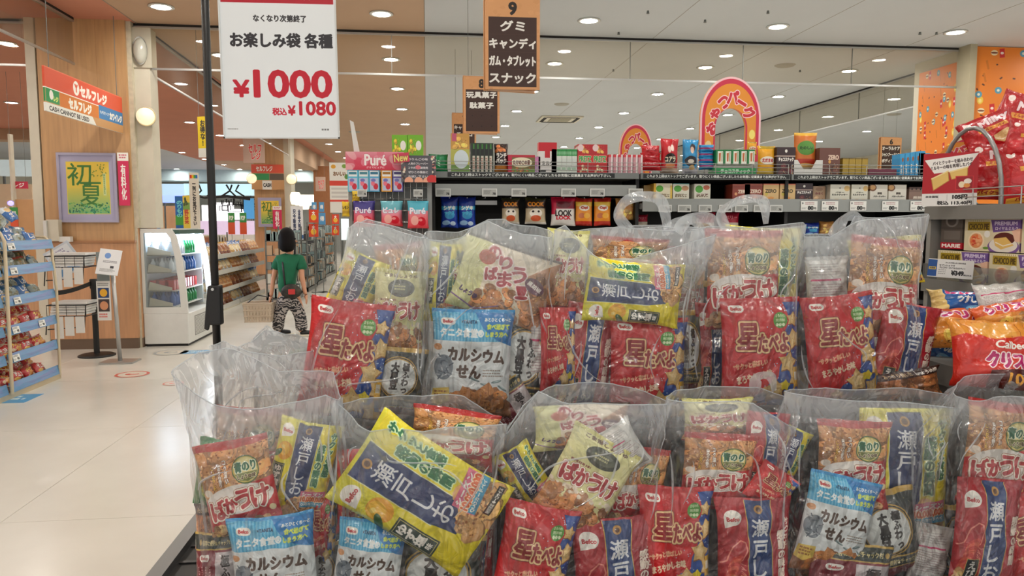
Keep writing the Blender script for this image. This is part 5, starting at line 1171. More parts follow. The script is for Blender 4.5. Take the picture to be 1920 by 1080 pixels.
tag2 = Cv(64, 36, (236, 236, 232), 3); tag2.tiny(16, 4, 60, 15, 2, (150, 70, 80), 4, .55); tag2.ell(7, 8, 3, 4, (130, 130, 130)); tag2.text('80', 38, 26, 20, 13, (20, 20, 20), bold=1.2); tag2.text('円', 55, 28, 8, 8, (60, 60, 60), bold=.5); tag2.tiny(4, 24, 24, 32, 2, (140, 140, 140), 5); P('tag2', tag2)
for k, px in enumerate((831, 918, 973, 1066, 1120, 1192)): 
    o = card('price_display', ART['esl'], .085, .045, .008, gon); o.matrix_parent_inverse = gon.matrix_world.inverted(); o.location = PY(px, 361, GY-.016)
for k, px in enumerate((1247, 1283, 1322, 1360, 1390, 1425, 1455)):
    o = card('price_display', ART['esl'], .078, .042, .008, gon); o.matrix_parent_inverse = gon.matrix_world.inverted(); o.location = PY(px, 391, GY-.016)
for k, px in enumerate((1517, 1556, 1609, 1669, 1722)):
    o = card('price_tag', ART['tag2'], .104, .056, .002, gon); o.matrix_parent_inverse = gon.matrix_world.inverted(); o.location = PY(px, 386, GY-.016)

def pbox(key, px, py0, py1, wpx, d, label, cat='box', Y=GY+.03, name='product_box', yaw=0, z=None, group='goods on the top of the gondola'):
    k = MPP(px, Y); w, h = wpx*k, (py1-py0)*k; p = PY(px, (py0+py1)/2, Y)
    o = MB().box(-w/2, 0, -h/2, w/2, d, h/2, True).build(name, ART[key]); o.location = (p.x, Y, (z + h/2) if z is not None else p.z); o.rotation_euler.z = math.radians(yaw); return tag(o, label, cat, group)
def ppack(key, px, py0, py1, wpx, th, label, Y=GY+.05, roll=0, tilt=0, yaw=0, name='snack_pack', z=None, group='goods on the top of the gondola', seed=1):
    k = MPP(px, Y); w, h = wpx*k, (py1-py0)*k; p = PY(px, (py0+py1)/2, Y); zz = (z + h/2) if z is not None else p.z
    o = link(name, pillow_mesh(name, ART[key], w, h, th, seed, 10, 12)); pose(o, (p.x, Y + th/2, zz), roll, yaw, tilt); return tag(o, label, 'snack pack', group)
T = ZT + .002
quick('pretz_g', 50, 64, (120, 190, 40), [(.62, .84, (196, 40, 40))], [('PRETZ', .5, .73, .8, .17, W_), ('野菜', .5, .93, .5, .1, (60, 110, 30))], [('c', .1, .1, .6, .55, 9, 5, (220, 190, 60)), ('e', .7, .3, .18, .14, W_)])
for k, px in enumerate((750, 779)): pbox('pretz_g', px, 254, 318, 29, .1, 'tall green pretzel box on the gondola end, ' + ('left', 'right') [k] + ' of two')
quick('green_bag', 70, 44, (20, 130, 76), [(0, .12, (14, 100, 56))], [('グミ', .4, .5, .4, .4, (190, 230, 200))])
ppack('green_bag', 822, 284, 318, 36, .04, 'dark green pouch at the left end of the gondola top', z=T)
quick('potato', 36, 76, (190, 190, 90), [(0, .4, (206, 156, 74)), (.8, 1, (120, 160, 80))], [], [('c', .2, .1, .9, .4, 7, 7, (226, 180, 90)), ('e', .55, .66, .4, .24, (220, 234, 240)), ('r', .05, 0, .3, .2, (200, 90, 120))]); 
pbox('potato', 863, 247, 318, 34, .08, 'tall tan and green stick-snack box with white oval', z=T)
c = Cv(80, 60, (40, 54, 40), 3)
for i in range(5): c.rect(6+i*15, 26, 15+i*15, 58, (210, 206, 190)); c.rect(5+i*15, 12, 16+i*15, 26, (24, 30, 26)); c.rect(8+i*15, 2, 13+i*15, 12, (60, 130, 50)); c.tiny(7+i*15, 30, 14+i*15, 54, 5, (150, 70, 60), i)
P('tubes', c); pbox('tubes', 904, 264, 318, 42, .1, 'dark tray of green-capped sticks beside the tall tan box', z=T)
quick('dark_rice', 30, 60, (46, 34, 34), [(.74, 1, (200, 130, 60))], [('ランチ\nパック', .5, .5, .8, .34, W_)], [('c', .1, .05, .9, .3, 8, 5, (190, 110, 60))])
ppack('dark_rice', 940, 264, 318, 26, .04, 'narrow black cracker pouch with white lettering', z=T, seed=3)
quick('takenoko', 80, 50, (120, 110, 60), [(0, .14, (190, 40, 60)), (.78, 1, (110, 150, 60))], [('たけのこの里', .5, .42, .62, .24, (110, 60, 40), W_)], [('e', .5, .42, .4, .28, (240, 232, 200)), ('r', 0, 0, .14, 1, (196, 40, 70)), ('c', .15, .7, .9, .95, 12, 4, (170, 110, 60))])
pbox('takenoko', 978, 285, 318, 50, .1, 'wide olive and red chocolate box with white oval label', z=T)
quick('pinkstrip', 30, 50, (206, 130, 180), [(.5, 1, (190, 150, 200))]); pbox('pinkstrip', 1008, 288, 318, 10, .1, 'narrow pink and lilac box', z=T)
quick('tee_card', 60, 80, (226, 224, 222), [], [('ミルク', .5, .68, .6, .14, (90, 90, 90))], [('r', .0, .0, 1, .28, (200, 24, 40)), ('r', .34, .2, .62, .5, (200, 24, 40)), ('r', .1, .9, .4, .96, (40, 40, 40))])
pbox('tee_card', 1027, 262, 318, 34, .05, 'white card with a red top holding small packs', z=T)
c = Cv(80, 50, (226, 234, 226), 3)
for i in range(5): c.rect(i*16, 0, i*16+15, 14, (40, 150, 70)); c.ell(i*16+8, 8, 4, 4, (170, 220, 180)); c.rect(i*16+15, 0, i*16+16, 50, (30, 110, 60)); c.rect(i*16+3, 20, i*16+12, 36, (214, 222, 218))
c.tiny(4, 38, 76, 46, 1, (120, 170, 130), 3); P('greens', c)
for k in range(5): pbox('greens', 1039+k*9.6, 274, 318, 9.2, .09, 'slim green and white stick box, %s in the row of five' % ORD[k], z=T)
quick('pretz_r', 44, 60, (190, 36, 44), [(.36, .66, (216, 60, 50))], [('PRETZ', .5, .5, .8, .18, (60, 160, 70), W_)], [('c', .2, .05, .8, .35, 6, 5, (226, 160, 80)), ('c', .2, .7, .8, .98, 7, 4, (236, 190, 150)), ('e', .2, .12, .2, .12, (236, 210, 210))])
for k, px in enumerate((1097, 1125)): pbox('pretz_r', px, 265, 318, 28, .1, 'red pretzel box, %s of two beside the pink sticks' % ('left', 'right')[k], z=T)
quick('pinkstick', 14, 40, (210, 150, 160), [(0, .14, (220, 60, 70))], [], [('r', .6, 0, 1, 1, (240, 226, 226))])
for k in range(7): pbox('pinkstick', 1145+k*9.3, 283, 318, 8.2, .08, 'slim pink stick box, %s from left in its row' % ORD[k], z=T)
quick('redsoft', 80, 60, (190, 26, 36), [(.5, .56, (150, 14, 24))], [('いちご', .45, .35, .5, .2, (240, 150, 160))]);
for k, (y0, y1) in enumerate(((300, 318), (286, 304), (272, 292))): ppack('redsoft', 1222, y0, y1+2, 42-k*3, .05, 'red soft pouch lying in a stack of three, %s' % ('bottom', 'middle', 'top')[k], tilt=-8, seed=20+k)
quick('redbear', 50, 90, (196, 30, 40), [(.82, 1, (186, 160, 140))], [('コアラ', .5, .58, .6, .14, (240, 230, 200))], [('e', .5, .58, .34, .17, (40, 34, 34)), ('e', .42, .3, .1, .1, (240, 200, 190)), ('e', .6, .26, .1, .1, (250, 230, 220)), ('e', .5, .76, .3, .08, (206, 130, 80))])
ppack('redbear', 1258, 252, 318, 34, .06, 'tall red chocolate pouch with a black oval', z=T, seed=5)
quick('blueboy', 50, 96, (50, 150, 206), [(.82, 1, (180, 180, 190))], [], [('e', .6, .24, .18, .12, (50, 34, 40)), ('e', .58, .3, .12, .1, (236, 200, 180)), ('e', .5, .62, .4, .15, (40, 40, 50)), ('e', .5, .62, .2, .06, (220, 214, 200)), ('e', .6, .8, .2, .07, (206, 170, 110))])
ppack('blueboy', 1297, 253, 318, 30, .06, 'tall bright blue pouch next to the red pouch', z=T, seed=6)
quick('blueflat', 60, 20, (40, 140, 196), [(.4, .6, (170, 60, 120))])
for k in range(4): ppack('blueflat', 1327, 304-k*11, 318-k*11, 30, .05, 'small blue pouch in a stack of four, %s' % ('bottom', 'second', 'third', 'top')[k], seed=30+k)
c = Cv(20, 50, (236, 236, 224), 3); c.rect(0, 0, 5, 50, (30, 130, 70)); c.rect(0, 0, 20, 5, (30, 130, 70)); c.poly([(8, 12), (14, 10), (13, 40), (9, 40)], (200, 110, 60)); c.rect(16, 8, 18, 40, (110, 150, 90)); P('gstick', c)
for k in range(5): pbox('gstick', 1349+k*14.8, 281, 308, 14, .09, 'white and green stick box, %s in its tray' % ORD[k])
quick('greentray', 80, 12, (40, 150, 80), [], [('チョコスティック', .5, .5, .7, .6, (190, 230, 200))]); pbox('greentray', 1379, 306, 318, 80, .1, 'low green tray under the white and green stick boxes', 'tray', Y=GY+.02, name='display_tray', z=T)
quick('yellowp', 50, 80, (236, 170, 40), [(.78, 1, (240, 200, 80))], [('えだまめ', .5, .5, .66, .12, (190, 60, 60))], [('e', .5, .5, .42, .14, (244, 236, 220)), ('r', .1, 0, .9, .1, (170, 140, 30))])
ppack('yellowp', 1440, 264, 318, 34, .05, 'orange-yellow snack pouch with a white oval', z=T, seed=8); ppack('yellowp', 1412, 266, 290, 18, .03, 'small yellow pouch corner behind the orange-yellow pouch', Y=GY+.14, seed=9)
quick('maroonbox', 50, 60, (54, 34, 40), [(.3, .34, (190, 170, 160))], [('チョコスナック', .5, .44, .8, .13, W_)], [('c', .2, .62, .95, .98, 9, 8, (96, 44, 50)), ('e', .5, .14, .07, .06, W_)])
pbox('maroonbox', 1474, 267, 318, 36, .08, 'dark maroon biscuit box left of the white carton tray', z=T)
quick('biscuit_o', 60, 96, (216, 120, 50), [(0, .08, (230, 180, 70))], [('たのしい', .5, .42, .6, .08, (40, 80, 30))], [('e', .5, .42, .4, .2, (90, 150, 60)), ('r', .1, .72, .9, .86, (190, 60, 40)), ('e', .5, .94, .4, .1, (236, 190, 120))])
ppack('biscuit_o', 1513, 249, 316, 46, .05, 'orange biscuit pouch with a green disc, in the white carton tray', seed=10, Y=GY+.06)
t = thing('carton_tray', 'white cut-away carton tray around the orange pouch', 'tray', (PY(1520, 318, GY).x, GY+.03, T)); m = MB().prism([(-.09, 0), (.09, 0), (.09, .09), (.05, .09), (.02, .035), (-.03, .035), (-.07, .09), (-.09, .09)], -.003, 0)
m.build('front', M_whitep, t)
for x in (-.09, .087): MB().box(x, 0, 0, x+.003, .12, .09).build('side', M_whitep, t)
quick('zero_b', 50, 60, (112, 70, 60), [], [('ZERO', .68, .34, .5, .16, (236, 210, 190))], [('c', .4, .55, .95, .98, 7, 8, (96, 60, 50)), ('e', .5, .5, .06, .07, (226, 170, 90))])
pbox('zero_b', 1556, 268, 318, 40, .09, 'brown sugar-free chocolate box right of the carton tray', z=T)
quick('gold', 16, 40, (176, 146, 50), [(0, .06, (120, 96, 30))]); 
for k in range(4): pbox('gold', 1586+k*12, 286, 318, 11.6, .1, 'plain gold carton, %s of four' % ORD[k], z=T)
quick('maroonlow', 60, 14, (110, 34, 60), [(0, .2, (130, 50, 76))]); pbox('maroonlow', 1655, 306, 318, 56, .12, 'low maroon flat box behind the wire fence', z=T)
quick('blueang', 20, 60, (50, 150, 206), [(0, .2, (60, 160, 214))], [('チ\nョ\nコ', .35, .7, .3, .4, W_)], [('e', .6, .26, .2, .1, (150, 90, 60))])
for k in range(5): pbox('blueang', 1692+k*9.6, 278-k*1.5, 318, 9.2, .08, 'slim sky-blue chocolate box, %s in its row' % ORD[k], z=T)
quick('bluepud', 40, 50, (60, 156, 206), [], [('VANILLA', .5, .74, .8, .14, (230, 240, 240))], [('e', .5, .3, .26, .18, (150, 96, 50)), ('e', .5, .22, .24, .08, (90, 50, 34))])
pbox('bluepud', 1733, 276, 318, 22, .08, 'sky-blue dessert box at the right end of the gondola top', z=T)
# second shelf, right bays
S2 = shz + .003; G2 = 'boxes on the second shelf of the gondola'
quick('bisc_y', 44, 56, (236, 228, 200), [], [('カロリー', .55, .56, .6, .08, (110, 90, 60)), ('ビスケット', .55, .64, .6, .06, (110, 90, 60))], [('r', 0, 0, .12, 1, (230, 180, 60)), ('e', .32, .26, .2, .16, (90, 170, 60)), ('e', .55, .84, .34, .1, (226, 180, 90)), ('r', .9, .1, 1, .9, (236, 200, 90))])
quick('bisc_t', 44, 56, (232, 230, 214), [(.0, .04, (90, 160, 160))], [('カロリー', .5, .56, .7, .08, (110, 90, 60)), ('ビスケット', .5, .64, .7, .06, (110, 90, 60))], [('e', .3, .26, .24, .16, (90, 170, 70)), ('e', .75, .24, .22, .12, (200, 150, 110)), ('e', .5, .84, .34, .1, (216, 160, 90))])
quick('bisc_r', 44, 56, (232, 230, 214), [(.0, .03, (60, 50, 50))], [('ココア', .5, .56, .7, .08, (110, 70, 60)), ('ビスケット', .5, .64, .7, .06, (110, 90, 60))], [('e', .3, .28, .24, .18, (90, 170, 70)), ('e', .75, .2, .2, .12, (200, 110, 80)), ('e', .5, .86, .34, .11, (80, 50, 50))])
for k, (key, px, w, lab) in enumerate((('bisc_y', 1243, 35, 'cream biscuit box with yellow side'), ('bisc_t', 1277, 31, 'cream biscuit box with teal top edge'), ('bisc_r', 1317, 31, 'cream biscuit box with a cocoa biscuit'))):
    pbox(key, px, 337, 374, w, .16, lab, z=S2, Y=GY+.04, group=G2)
quick('tanbox', 44, 56, (196, 160, 90)); pbox('tanbox', 1216, 340, 374, 18, .1, 'tan carton at the left end of the second shelf', z=S2, Y=GY+.1, group=G2)
quick('zero_r', 50, 56, (150, 66, 50), [(0, .1, (170, 80, 60))], [('ZERO', .62, .38, .6, .17, (240, 220, 200))], [('c', .5, .6, .95, .95, 6, 6, (200, 120, 80)), ('e', .2, .5, .08, .08, (236, 170, 120))])
quick('zero_y', 46, 56, (232, 196, 136), [(0, .05, (226, 120, 90))], [('ZERO', .48, .36, .7, .17, (80, 70, 40))], [('e', .5, .78, .16, .14, (210, 110, 50)), ('e', .5, .7, .2, .05, (240, 170, 90)), ('e', .2, .5, .1, .1, (220, 200, 90))])
for k in range(3): pbox('zero_r', 1386+k*2, 338, 374, 34, .1, 'red-brown sugar-free box, %s in depth' % ('rearmost', 'middle', 'nearest of the file')[k], z=S2, Y=GY+.26-k*.11, group=G2)
pbox('zero_r', 1413, 337, 374, 34, .09, 'red-brown sugar-free box at the shelf front', z=S2, Y=GY+.04, group=G2)
for k, px in enumerate((1446, 1477)): pbox('zero_y', px, 337, 374, 30, .14, 'yellow sugar-free cocoa box, %s of two' % ('left', 'right')[k], z=S2, Y=GY+.04, group=G2)
pbox('maroonbox', 1508, 336, 374, 33, .14, 'dark maroon biscuit box on the second shelf', z=S2, Y=GY+.04, group=G2)
quick('tanpic', 44, 56, (200, 164, 130), [], [('みるく', .5, .4, .6, .12, (160, 90, 80))], [('c', .1, .6, .9, .95, 7, 9, (220, 180, 140)), ('e', .5, .16, .3, .1, (170, 130, 100))]); pbox('tanpic', 1536, 341, 374, 24, .1, 'tan cookie box half hidden beside the maroon one', z=S2, Y=GY+.08, group=G2)
quick('pale', 52, 56, (232, 230, 214), [], [('バター', .5, .4, .44, .06, (110, 110, 100)), ('ミルククッキー', .5, .52, .8, .08, (90, 90, 80))], [('e', .86, .2, .15, .14, (226, 190, 120)), ('e', .35, .86, .28, .12, (226, 180, 110)), ('e', .75, .84, .24, .1, (236, 196, 130)), ('e', .5, .18, .04, .03, (90, 90, 80))])
quick('pale_c', 52, 56, (232, 228, 216), [], [('厚焼', .55, .44, .24, .1, (70, 60, 50)), ('バタークッキー', .55, .6, .7, .08, (90, 90, 80))], [('e', .14, .16, .22, .18, (120, 80, 50)), ('e', .14, .14, .16, .12, (220, 170, 110)), ('e', .3, .9, .4, .12, (206, 140, 70))])
for k, (key, px, w) in enumerate((('pale', 1575, 38), ('pale', 1612, 32), ('pale_c', 1648, 34), ('pale_c', 1683, 35))): pbox(key, px, 338, 374, w, .14, ('wide white butter-cookie box', 'narrower white butter-cookie box beside it', 'white thick-cookie box, left', 'white thick-cookie box, right')[k], z=S2, Y=GY+.04, group=G2)
quick('brownsq', 40, 50, (150, 120, 106), [(0, .1, (90, 60, 50))], [('黒糖', .6, .6, .6, .14, (230, 216, 200))], [('e', .2, .12, .06, .06, (40, 26, 20)), ('e', .5, .1, .06, .06, (40, 26, 20)), ('e', .8, .12, .06, .06, (40, 26, 20))]); pbox('brownsq', 1718, 342, 374, 28, .1, 'grey-brown box at the right end of the second shelf', z=S2, Y=GY+.06, group=G2)
# hanging packs in the left bay
HZ = 'packs hanging on hooks in the left bay'
def hanging(key, px, py0, py1, wpx, label, seed, Y=GY+.06):
    o = ppack(key, px, py0, py1, wpx, .045, label, Y=Y, seed=seed, group=HZ, name='hanging_pack')
    return o
quick('bluegum', 40, 56, (24, 60, 160), [(0, .16, (30, 50, 150)), (.3, .42, (60, 170, 214))], [('シゲキ', .5, .36, .7, .14, W_), ('ックス', .5, .52, .6, .12, (60, 180, 214))], [('e', .5, .6, .3, .12, (60, 150, 200)), ('e', .3, .84, .24, .08, (150, 190, 230)), ('e', .7, .86, .16, .07, (200, 220, 240))])
for k, px in enumerate((843, 876)): hanging('bluegum', px, 369, 427, 33, 'hanging blue gummy pack, %s of two' % ('left', 'right')[k], k)
quick('catpack', 40, 56, (196, 180, 150), [(0, .1, (60, 60, 30)), (.1, .4, (50, 36, 30))], [('COOK', .5, .24, .8, .16, (240, 150, 40))], [('e', .5, .58, .32, .17, (240, 232, 220)), ('e', .36, .52, .06, .04, (40, 30, 30)), ('e', .64, .52, .06, .04, (40, 30, 30)), ('e', .5, .78, .26, .12, (206, 90, 50)), ('r', 0, .92, 1, 1, (220, 214, 206))])
for k, (px, w) in enumerate(((958, 34), (1005, 40))): hanging('catpack', px, 371, 420, w, 'hanging black and orange cookie pack, %s of two' % ('left', 'right')[k], 4+k)
quick('lookp', 48, 56, (226, 222, 218), [(0, .14, (206, 20, 60)), (.14, .4, (150, 40, 60))], [('LOOK', .5, .56, .7, .2, (40, 30, 30)), ('LOCK', .5, .72, .6, .12, (206, 40, 60))], [('r', 0, .1, .18, .6, (206, 30, 70)), ('e', .5, .26, .3, .12, (110, 30, 44))])
hanging('lookp', 1057, 370, 423, 47, 'hanging white and crimson chocolate pack', 7)
quick('capp', 32, 56, (236, 150, 50), [(0, .14, (196, 40, 30)), (.14, .3, (240, 196, 70)), (.84, 1, (196, 50, 36))], [('Cap!', .5, .36, .4, .1, (190, 60, 40))], [('e', .5, .36, .32, .11, (244, 238, 226)), ('e', .34, .64, .2, .1, (206, 120, 80)), ('e', .66, .64, .2, .1, (244, 180, 70))])
for k, px in enumerate((1096, 1131)): hanging('capp', px, 371, 423, 33, 'hanging orange and yellow caramel pack, %s of two' % ('left', 'right')[k], 9+k)
quick('brownp', 40, 50, (186, 130, 70), [], [], [('c', .1, .2, .9, .9, 14, 6, (226, 180, 100))]); hanging('brownp', 1174, 372, 412, 38, 'hanging brown nut pack at the right of the left bay', 12)
quick('redlow', 40, 56, (190, 30, 60), [(.6, 1, (220, 206, 190))], [('ベリー', .5, .3, .7, .2, (240, 150, 160))])
for k, (px, w) in enumerate(((1325, 38), (1371, 36))): hanging('redlow', px, 398, 430, w, 'crimson pack hanging under the second shelf, %s' % ('left', 'right')[k], 14+k, Y=GY+.1)
hanging('bluegum', 1525, 418, 442, 30, 'blue pack low under the second shelf', 17, Y=GY+.1); hanging('brownp', 1553, 415, 440, 30, 'brown nut pack low under the second shelf', 18, Y=GY+.12); hanging('redlow', 1205, 402, 425, 24, 'dim purple-red pack in shadow under the second shelf', 19, Y=GY+.2)
for k, px in enumerate((843, 876, 910, 958, 1005, 1057, 1096, 1131, 1174)):
    m = MB(); p = PY(px, 371, GY+.06); m.cyl(p, (p.x, GY+.62, p.z+.01), .003, n=5); wb(m, 'hook', M_alu, gon)
wb(MB().box(PY(888, 379, GY+.2).x, GY+.2, PY(888, 384, GY+.2).z, PY(932, 379, GY+.2).x, GY+.21, PY(888, 376, GY+.2).z), 'crossbar', M_alu, gon)
# ---- gummy display panel at the gondola's left end
DY = 4.05
gd = thing('gummy_display', 'grey wire gummy display panel with pink header at the gondola end', 'display', PY(728, 400, DY)); bpy.context.view_layer.update()
a, b = PY(655, 470, DY), PY(806, 330, DY)
m = MB(); m.box(a.x, DY+.03, .3, b.x, DY+.05, b.z+.02); wb(m, 'back_panel', mat('panel_grey', (112, 114, 112), .6), gd)
m = MB()
for i in range(14): x = a.x+.01+(b.x-a.x-.02)*i/13; m.cyl((x, DY+.02, .9), (x, DY+.02, b.z+.02), .0022, n=5, cap=False)
for i in range(14): z = 1.0+(b.z-1.0)*i/13; m.cyl((a.x, DY+.018, z), (b.x, DY+.018, z), .0022, n=5, cap=False)
wb(m, 'wire_grid', mat('chrome_wire', (190, 190, 186), .25, metal=.7), gd)
wb(MB().box(b.x-.015, DY-.0, .0, b.x+.01, DY+.06, b.z+.04).box(a.x, DY, 0, a.x+.02, DY+.06, b.z), 'upright', mat('upright_grey', (150, 152, 150), .4), gd)
c = Cv(110, 36, (226, 130, 150), 4); c.grad(0, 0, 110, 36, (232, 150, 166), (206, 40, 70)); rg = random.Random(3)
for i in range(16): c.ell(rg.uniform(0, 110), rg.uniform(0, 36), rg.uniform(5, 12), rg.uniform(6, 14), rg.choice([(216, 50, 80), (236, 170, 184), (222, 100, 120), (246, 206, 206)]), .5, rg.uniform(0, 180))
c.text('Puré', 56, 16, 40, 21, (252, 240, 240), bold=.9, stroke=.8, sc=(206, 70, 100)); c.text('グミでピュアに', 56, 31, 34, 4, (250, 200, 210), bold=.3); P('pure_head', c)
o = flatboard('header_card', ART['pure_head'], 703, 302, DY-.02, 106, 33, 'pink gummy header card', 'sign'); o.parent = gd; o.matrix_parent_inverse = gd.matrix_world.inverted(); del o['label'], o['category']; o['label'] = 'pink header card'
def gum(key, top, mid, txt):
    c = Cv(40, 56, top, 3); c.grad(0, 20, 40, 56, mid, (226, 60, 70)); c.text(txt, 20, 20, 32, 12, (250, 240, 250), bold=.7, stroke=.8, sc=top); c.ell(28, 42, 9, 9, (214, 30, 50)); c.ell(14, 40, 8, 10, (250, 180, 170)); c.ell(26, 39, 4, 3, (250, 150, 150)); P(key, c)
gum('gum_v', (70, 60, 140), (226, 120, 150), 'Puré'); gum('gum_b', (90, 190, 214), (244, 150, 160), 'Puré'); gum('gum_t', (110, 186, 200), (244, 170, 190), 'ピュレ')
def gcard(key, top, lab):
    c = Cv(22, 44, top, 3); c.rect(2, 4, 20, 15, (236, 240, 240)); c.rect(3, 6, 19, 11, tuple(int(v*.7) for v in top)); c.rect(2, 18, 20, 42, (190, 200, 226)); c.ell(14, 34, 5, 6, (206, 40, 60)); c.ell(8, 28, 4, 5, (236, 120, 140)); c.ell(9, 22, 5, 3, (120, 120, 190)); P(key, c)
for k, (px, top) in enumerate(((662, (90, 190, 220)), (682, (100, 190, 214)), (702, (80, 170, 214)), (725, (240, 170, 60)), (746, (90, 80, 160)))):
    key = 'gcard%d' % k; gcard(key, top, ''); o = flatboard('flavour_card', ART[key], px, 338, DY-.015, 19, 42, '', 'x'); o.parent = gd; o.matrix_parent_inverse = gd.matrix_world.inverted(); del o['category']; del o['label']
for k, (px, key, y0, y1, lab) in enumerate(((681, 'gum_v', 377, 425, 'violet'), (733, 'gum_t', 377, 424, 'pale teal'), (783, 'gum_b', 377, 428, 'sky-blue and pink'))):
    ppack(key, px, y0, y1, 38, .025, '%s gummy pouch hanging on the grey wire display' % lab, Y=DY-.06, seed=40+k, group='gummy pouches on the grey wire display', name='gummy_pouch')
    for j in (1, 2): ppack(key, px+j*1.5, y0, y1, 38, .02, '%s gummy pouch hanging %s behind the front one' % (lab, ('', 'directly', 'second')[j]), Y=DY-.06+.03*j, seed=43+k*3+j, group='gummy pouches on the grey wire display', name='gummy_pouch')
    m = MB(); p = PY(px, 372, DY); m.cyl((p.x, DY+.03, p.z), (p.x, DY-.08, p.z), .003, n=5); wb(m, 'hook', M_alu, gd)
for k, px in enumerate((679, 784)): o = flatboard('price_display', ART['esl'], px, 362, DY-.09, 17, 13, '', 'x', t=.006); o.parent = gd; o.matrix_parent_inverse = gd.matrix_world.inverted(); del o['category']; del o['label']
quick('lemon', 24, 40, (226, 190, 40), [(.6, .8, (190, 150, 30))], [('レモン', .5, .4, .8, .2, (90, 70, 20))])
for k, (px, py0, py1) in enumerate(((648, 378, 406), (667, 358, 378))): ppack('lemon', px, py0, py1, 14, .02, 'small yellow pouch hanging at the left of the gummy display, %s' % ('lower', 'upper')[k], Y=DY-.05, seed=50+k, group='gummy pouches on the grey wire display', name='gummy_pouch')
c = Cv(64, 50, (96, 92, 98), 4); rg = random.Random(7)
for i in range(40): c.ell(rg.choice([rg.uniform(0, 9), rg.uniform(56, 64)]), rg.uniform(0, 50), 2.4, 2.4, rg.choice([(230, 222, 200), (60, 56, 60), (206, 130, 120)]))
c.poly([(12, 0), (52, 0), (57, 14), (56, 44), (48, 50), (10, 50), (7, 14)], (84, 84, 92))
for i, t_ in enumerate(('赤りんごの味', '人気のフレーバー', 'コラボ商品新発売', 'ぜひこの機会に', 'お試し下さい')): c.text(t_, 31, 7+i*8, 36, 4.4, (214, 210, 214), bold=.25)
c.ell(31, 22, 5, 4, (220, 120, 130)); 
for x in (14, 32, 48, 58): c.ell(x, 48, 8, 8, (236, 170, 140)); 
c.ell(56, 44, 9, 8, (210, 50, 50)); P('blackboard', c)
flatboard('flavour_board', ART['blackboard'], 785, 317, DY-.05, 64, 49, 'grey chalkboard-style flavour card with apples, right of the pink header', 'sign')
c = Cv(60, 26, (234, 90, 120), 4); c.a[:] = np.array((206, 60, 90))/255; c.text('New', 30, 13, 50, 20, (244, 222, 130), bold=.8, stroke=1, sc=(120, 70, 40)); P('newtag', c)
flatboard('new_tag', ART['newtag'], 752, 296, DY-.06, 30, 17, 'small tag reading New in yellow between pink header and chalkboard card', 'sign', roll=-6)
o = MB().prism([(0, 0), (.03, .0), (.0, .16), (-.02, .17)], -.001, .001).build('paper_point', M_whitep); o.location = PY(664, 286, DY); tag(o, 'white pointed paper sticking up behind the pink header', 'paper')

# ---- hanging category boards
def board(key, px0, px1, py0, py1, Y, num, lines, label, dots=False, nh=.18):
    k = MPP((px0+px1)/2, Y); w, h = (px1-px0)*k, (py1-py0)*k; W, H = 100, 100*h/w
    c = Cv(W, H, (206, 150, 100), 3.4); c.speck(0, 0, W, H, [(202, 146, 96), (210, 154, 104)], 60, 6, 2); c.rect(6, H*nh*1.15, 94, H-5, (58, 34, 26)); c.text(num, 50, H*nh*.62, 13*len(num), H*nh*.72, (34, 26, 22), bold=1.4)
    y0 = H*nh*1.15; n = 4; dh = (H-5-y0)/n
    for i in range(n+1): c.rect(6, y0+i*dh-.4, 94, y0+i*dh, (76, 50, 40))
    for i, t_ in enumerate(lines): c.text(t_, 50, y0+(i+.5)*dh, min(84, 22*len(t_)), dh*.58, (228, 226, 220), bold=.9)
    if dots:
        for i in (2, 3):
            for x in (24, 50, 78): c.ell(x, y0+(i+.5)*dh, 1.8, 1.8, (30, 18, 14))
    P(key, c, rough=.5); p = PY((px0+px1)/2, (py0+py1)/2, Y)
    t = thing('category_board', label, 'sign', p); t.rotation_euler.z = math.radians(6)
    for s, dy, ry in ((0, 0, -7), (1, .1, 7)):
        o = card('face_board', ART[key], w, h, .012, t); o.location = (0, dy, 0); o.rotation_euler = (0, 0, math.radians(ry) + (math.pi if s else 0))
    MB().box(-w*.42, .01, -h/2-.0, w*.45, .09, -h/2+.01).build('bottom_cap', mat('board_wood', (196, 140, 92), .5), t)
    MB().box(-w*.5, .035, h/2-.0, w*.5, .065, h/2+.012).build('top_cap', mat('board_wood', (196, 140, 92), .5), t)
    for s in (-1, 1): MB().cyl((s*w*.35, .05, h/2), (s*w*.35, .05, CH-p.z), .0025, n=5).build('wire', M_steelgrey, t)
board('board9', 911, 1011, 2, 164, 5.0, '9', ['グミ', 'キャンディ', 'ガム・タブレット', 'スナック'], 'large wooden hanging category board numbered 9 with four lines')
board('board8', 870, 936, 146, 248, 7.7, '8', ['玩具菓子', '駄菓子'], 'wooden hanging category board numbered 8 with two lines', dots=True, nh=.2)
board('board7', 849, 892, 214, 285, 10.6, '7', ['キャラメル', 'チョコ'], 'small wooden hanging category board half hidden behind board 8', nh=.24)
board('board6', 1650, 1690, 259, 320, 12.4, '6', ['オーラルケア', 'シャンプー・リンス', 'ボディソープ'], 'pale wooden hanging board numbered 6 seen over the gondola', nh=.2)
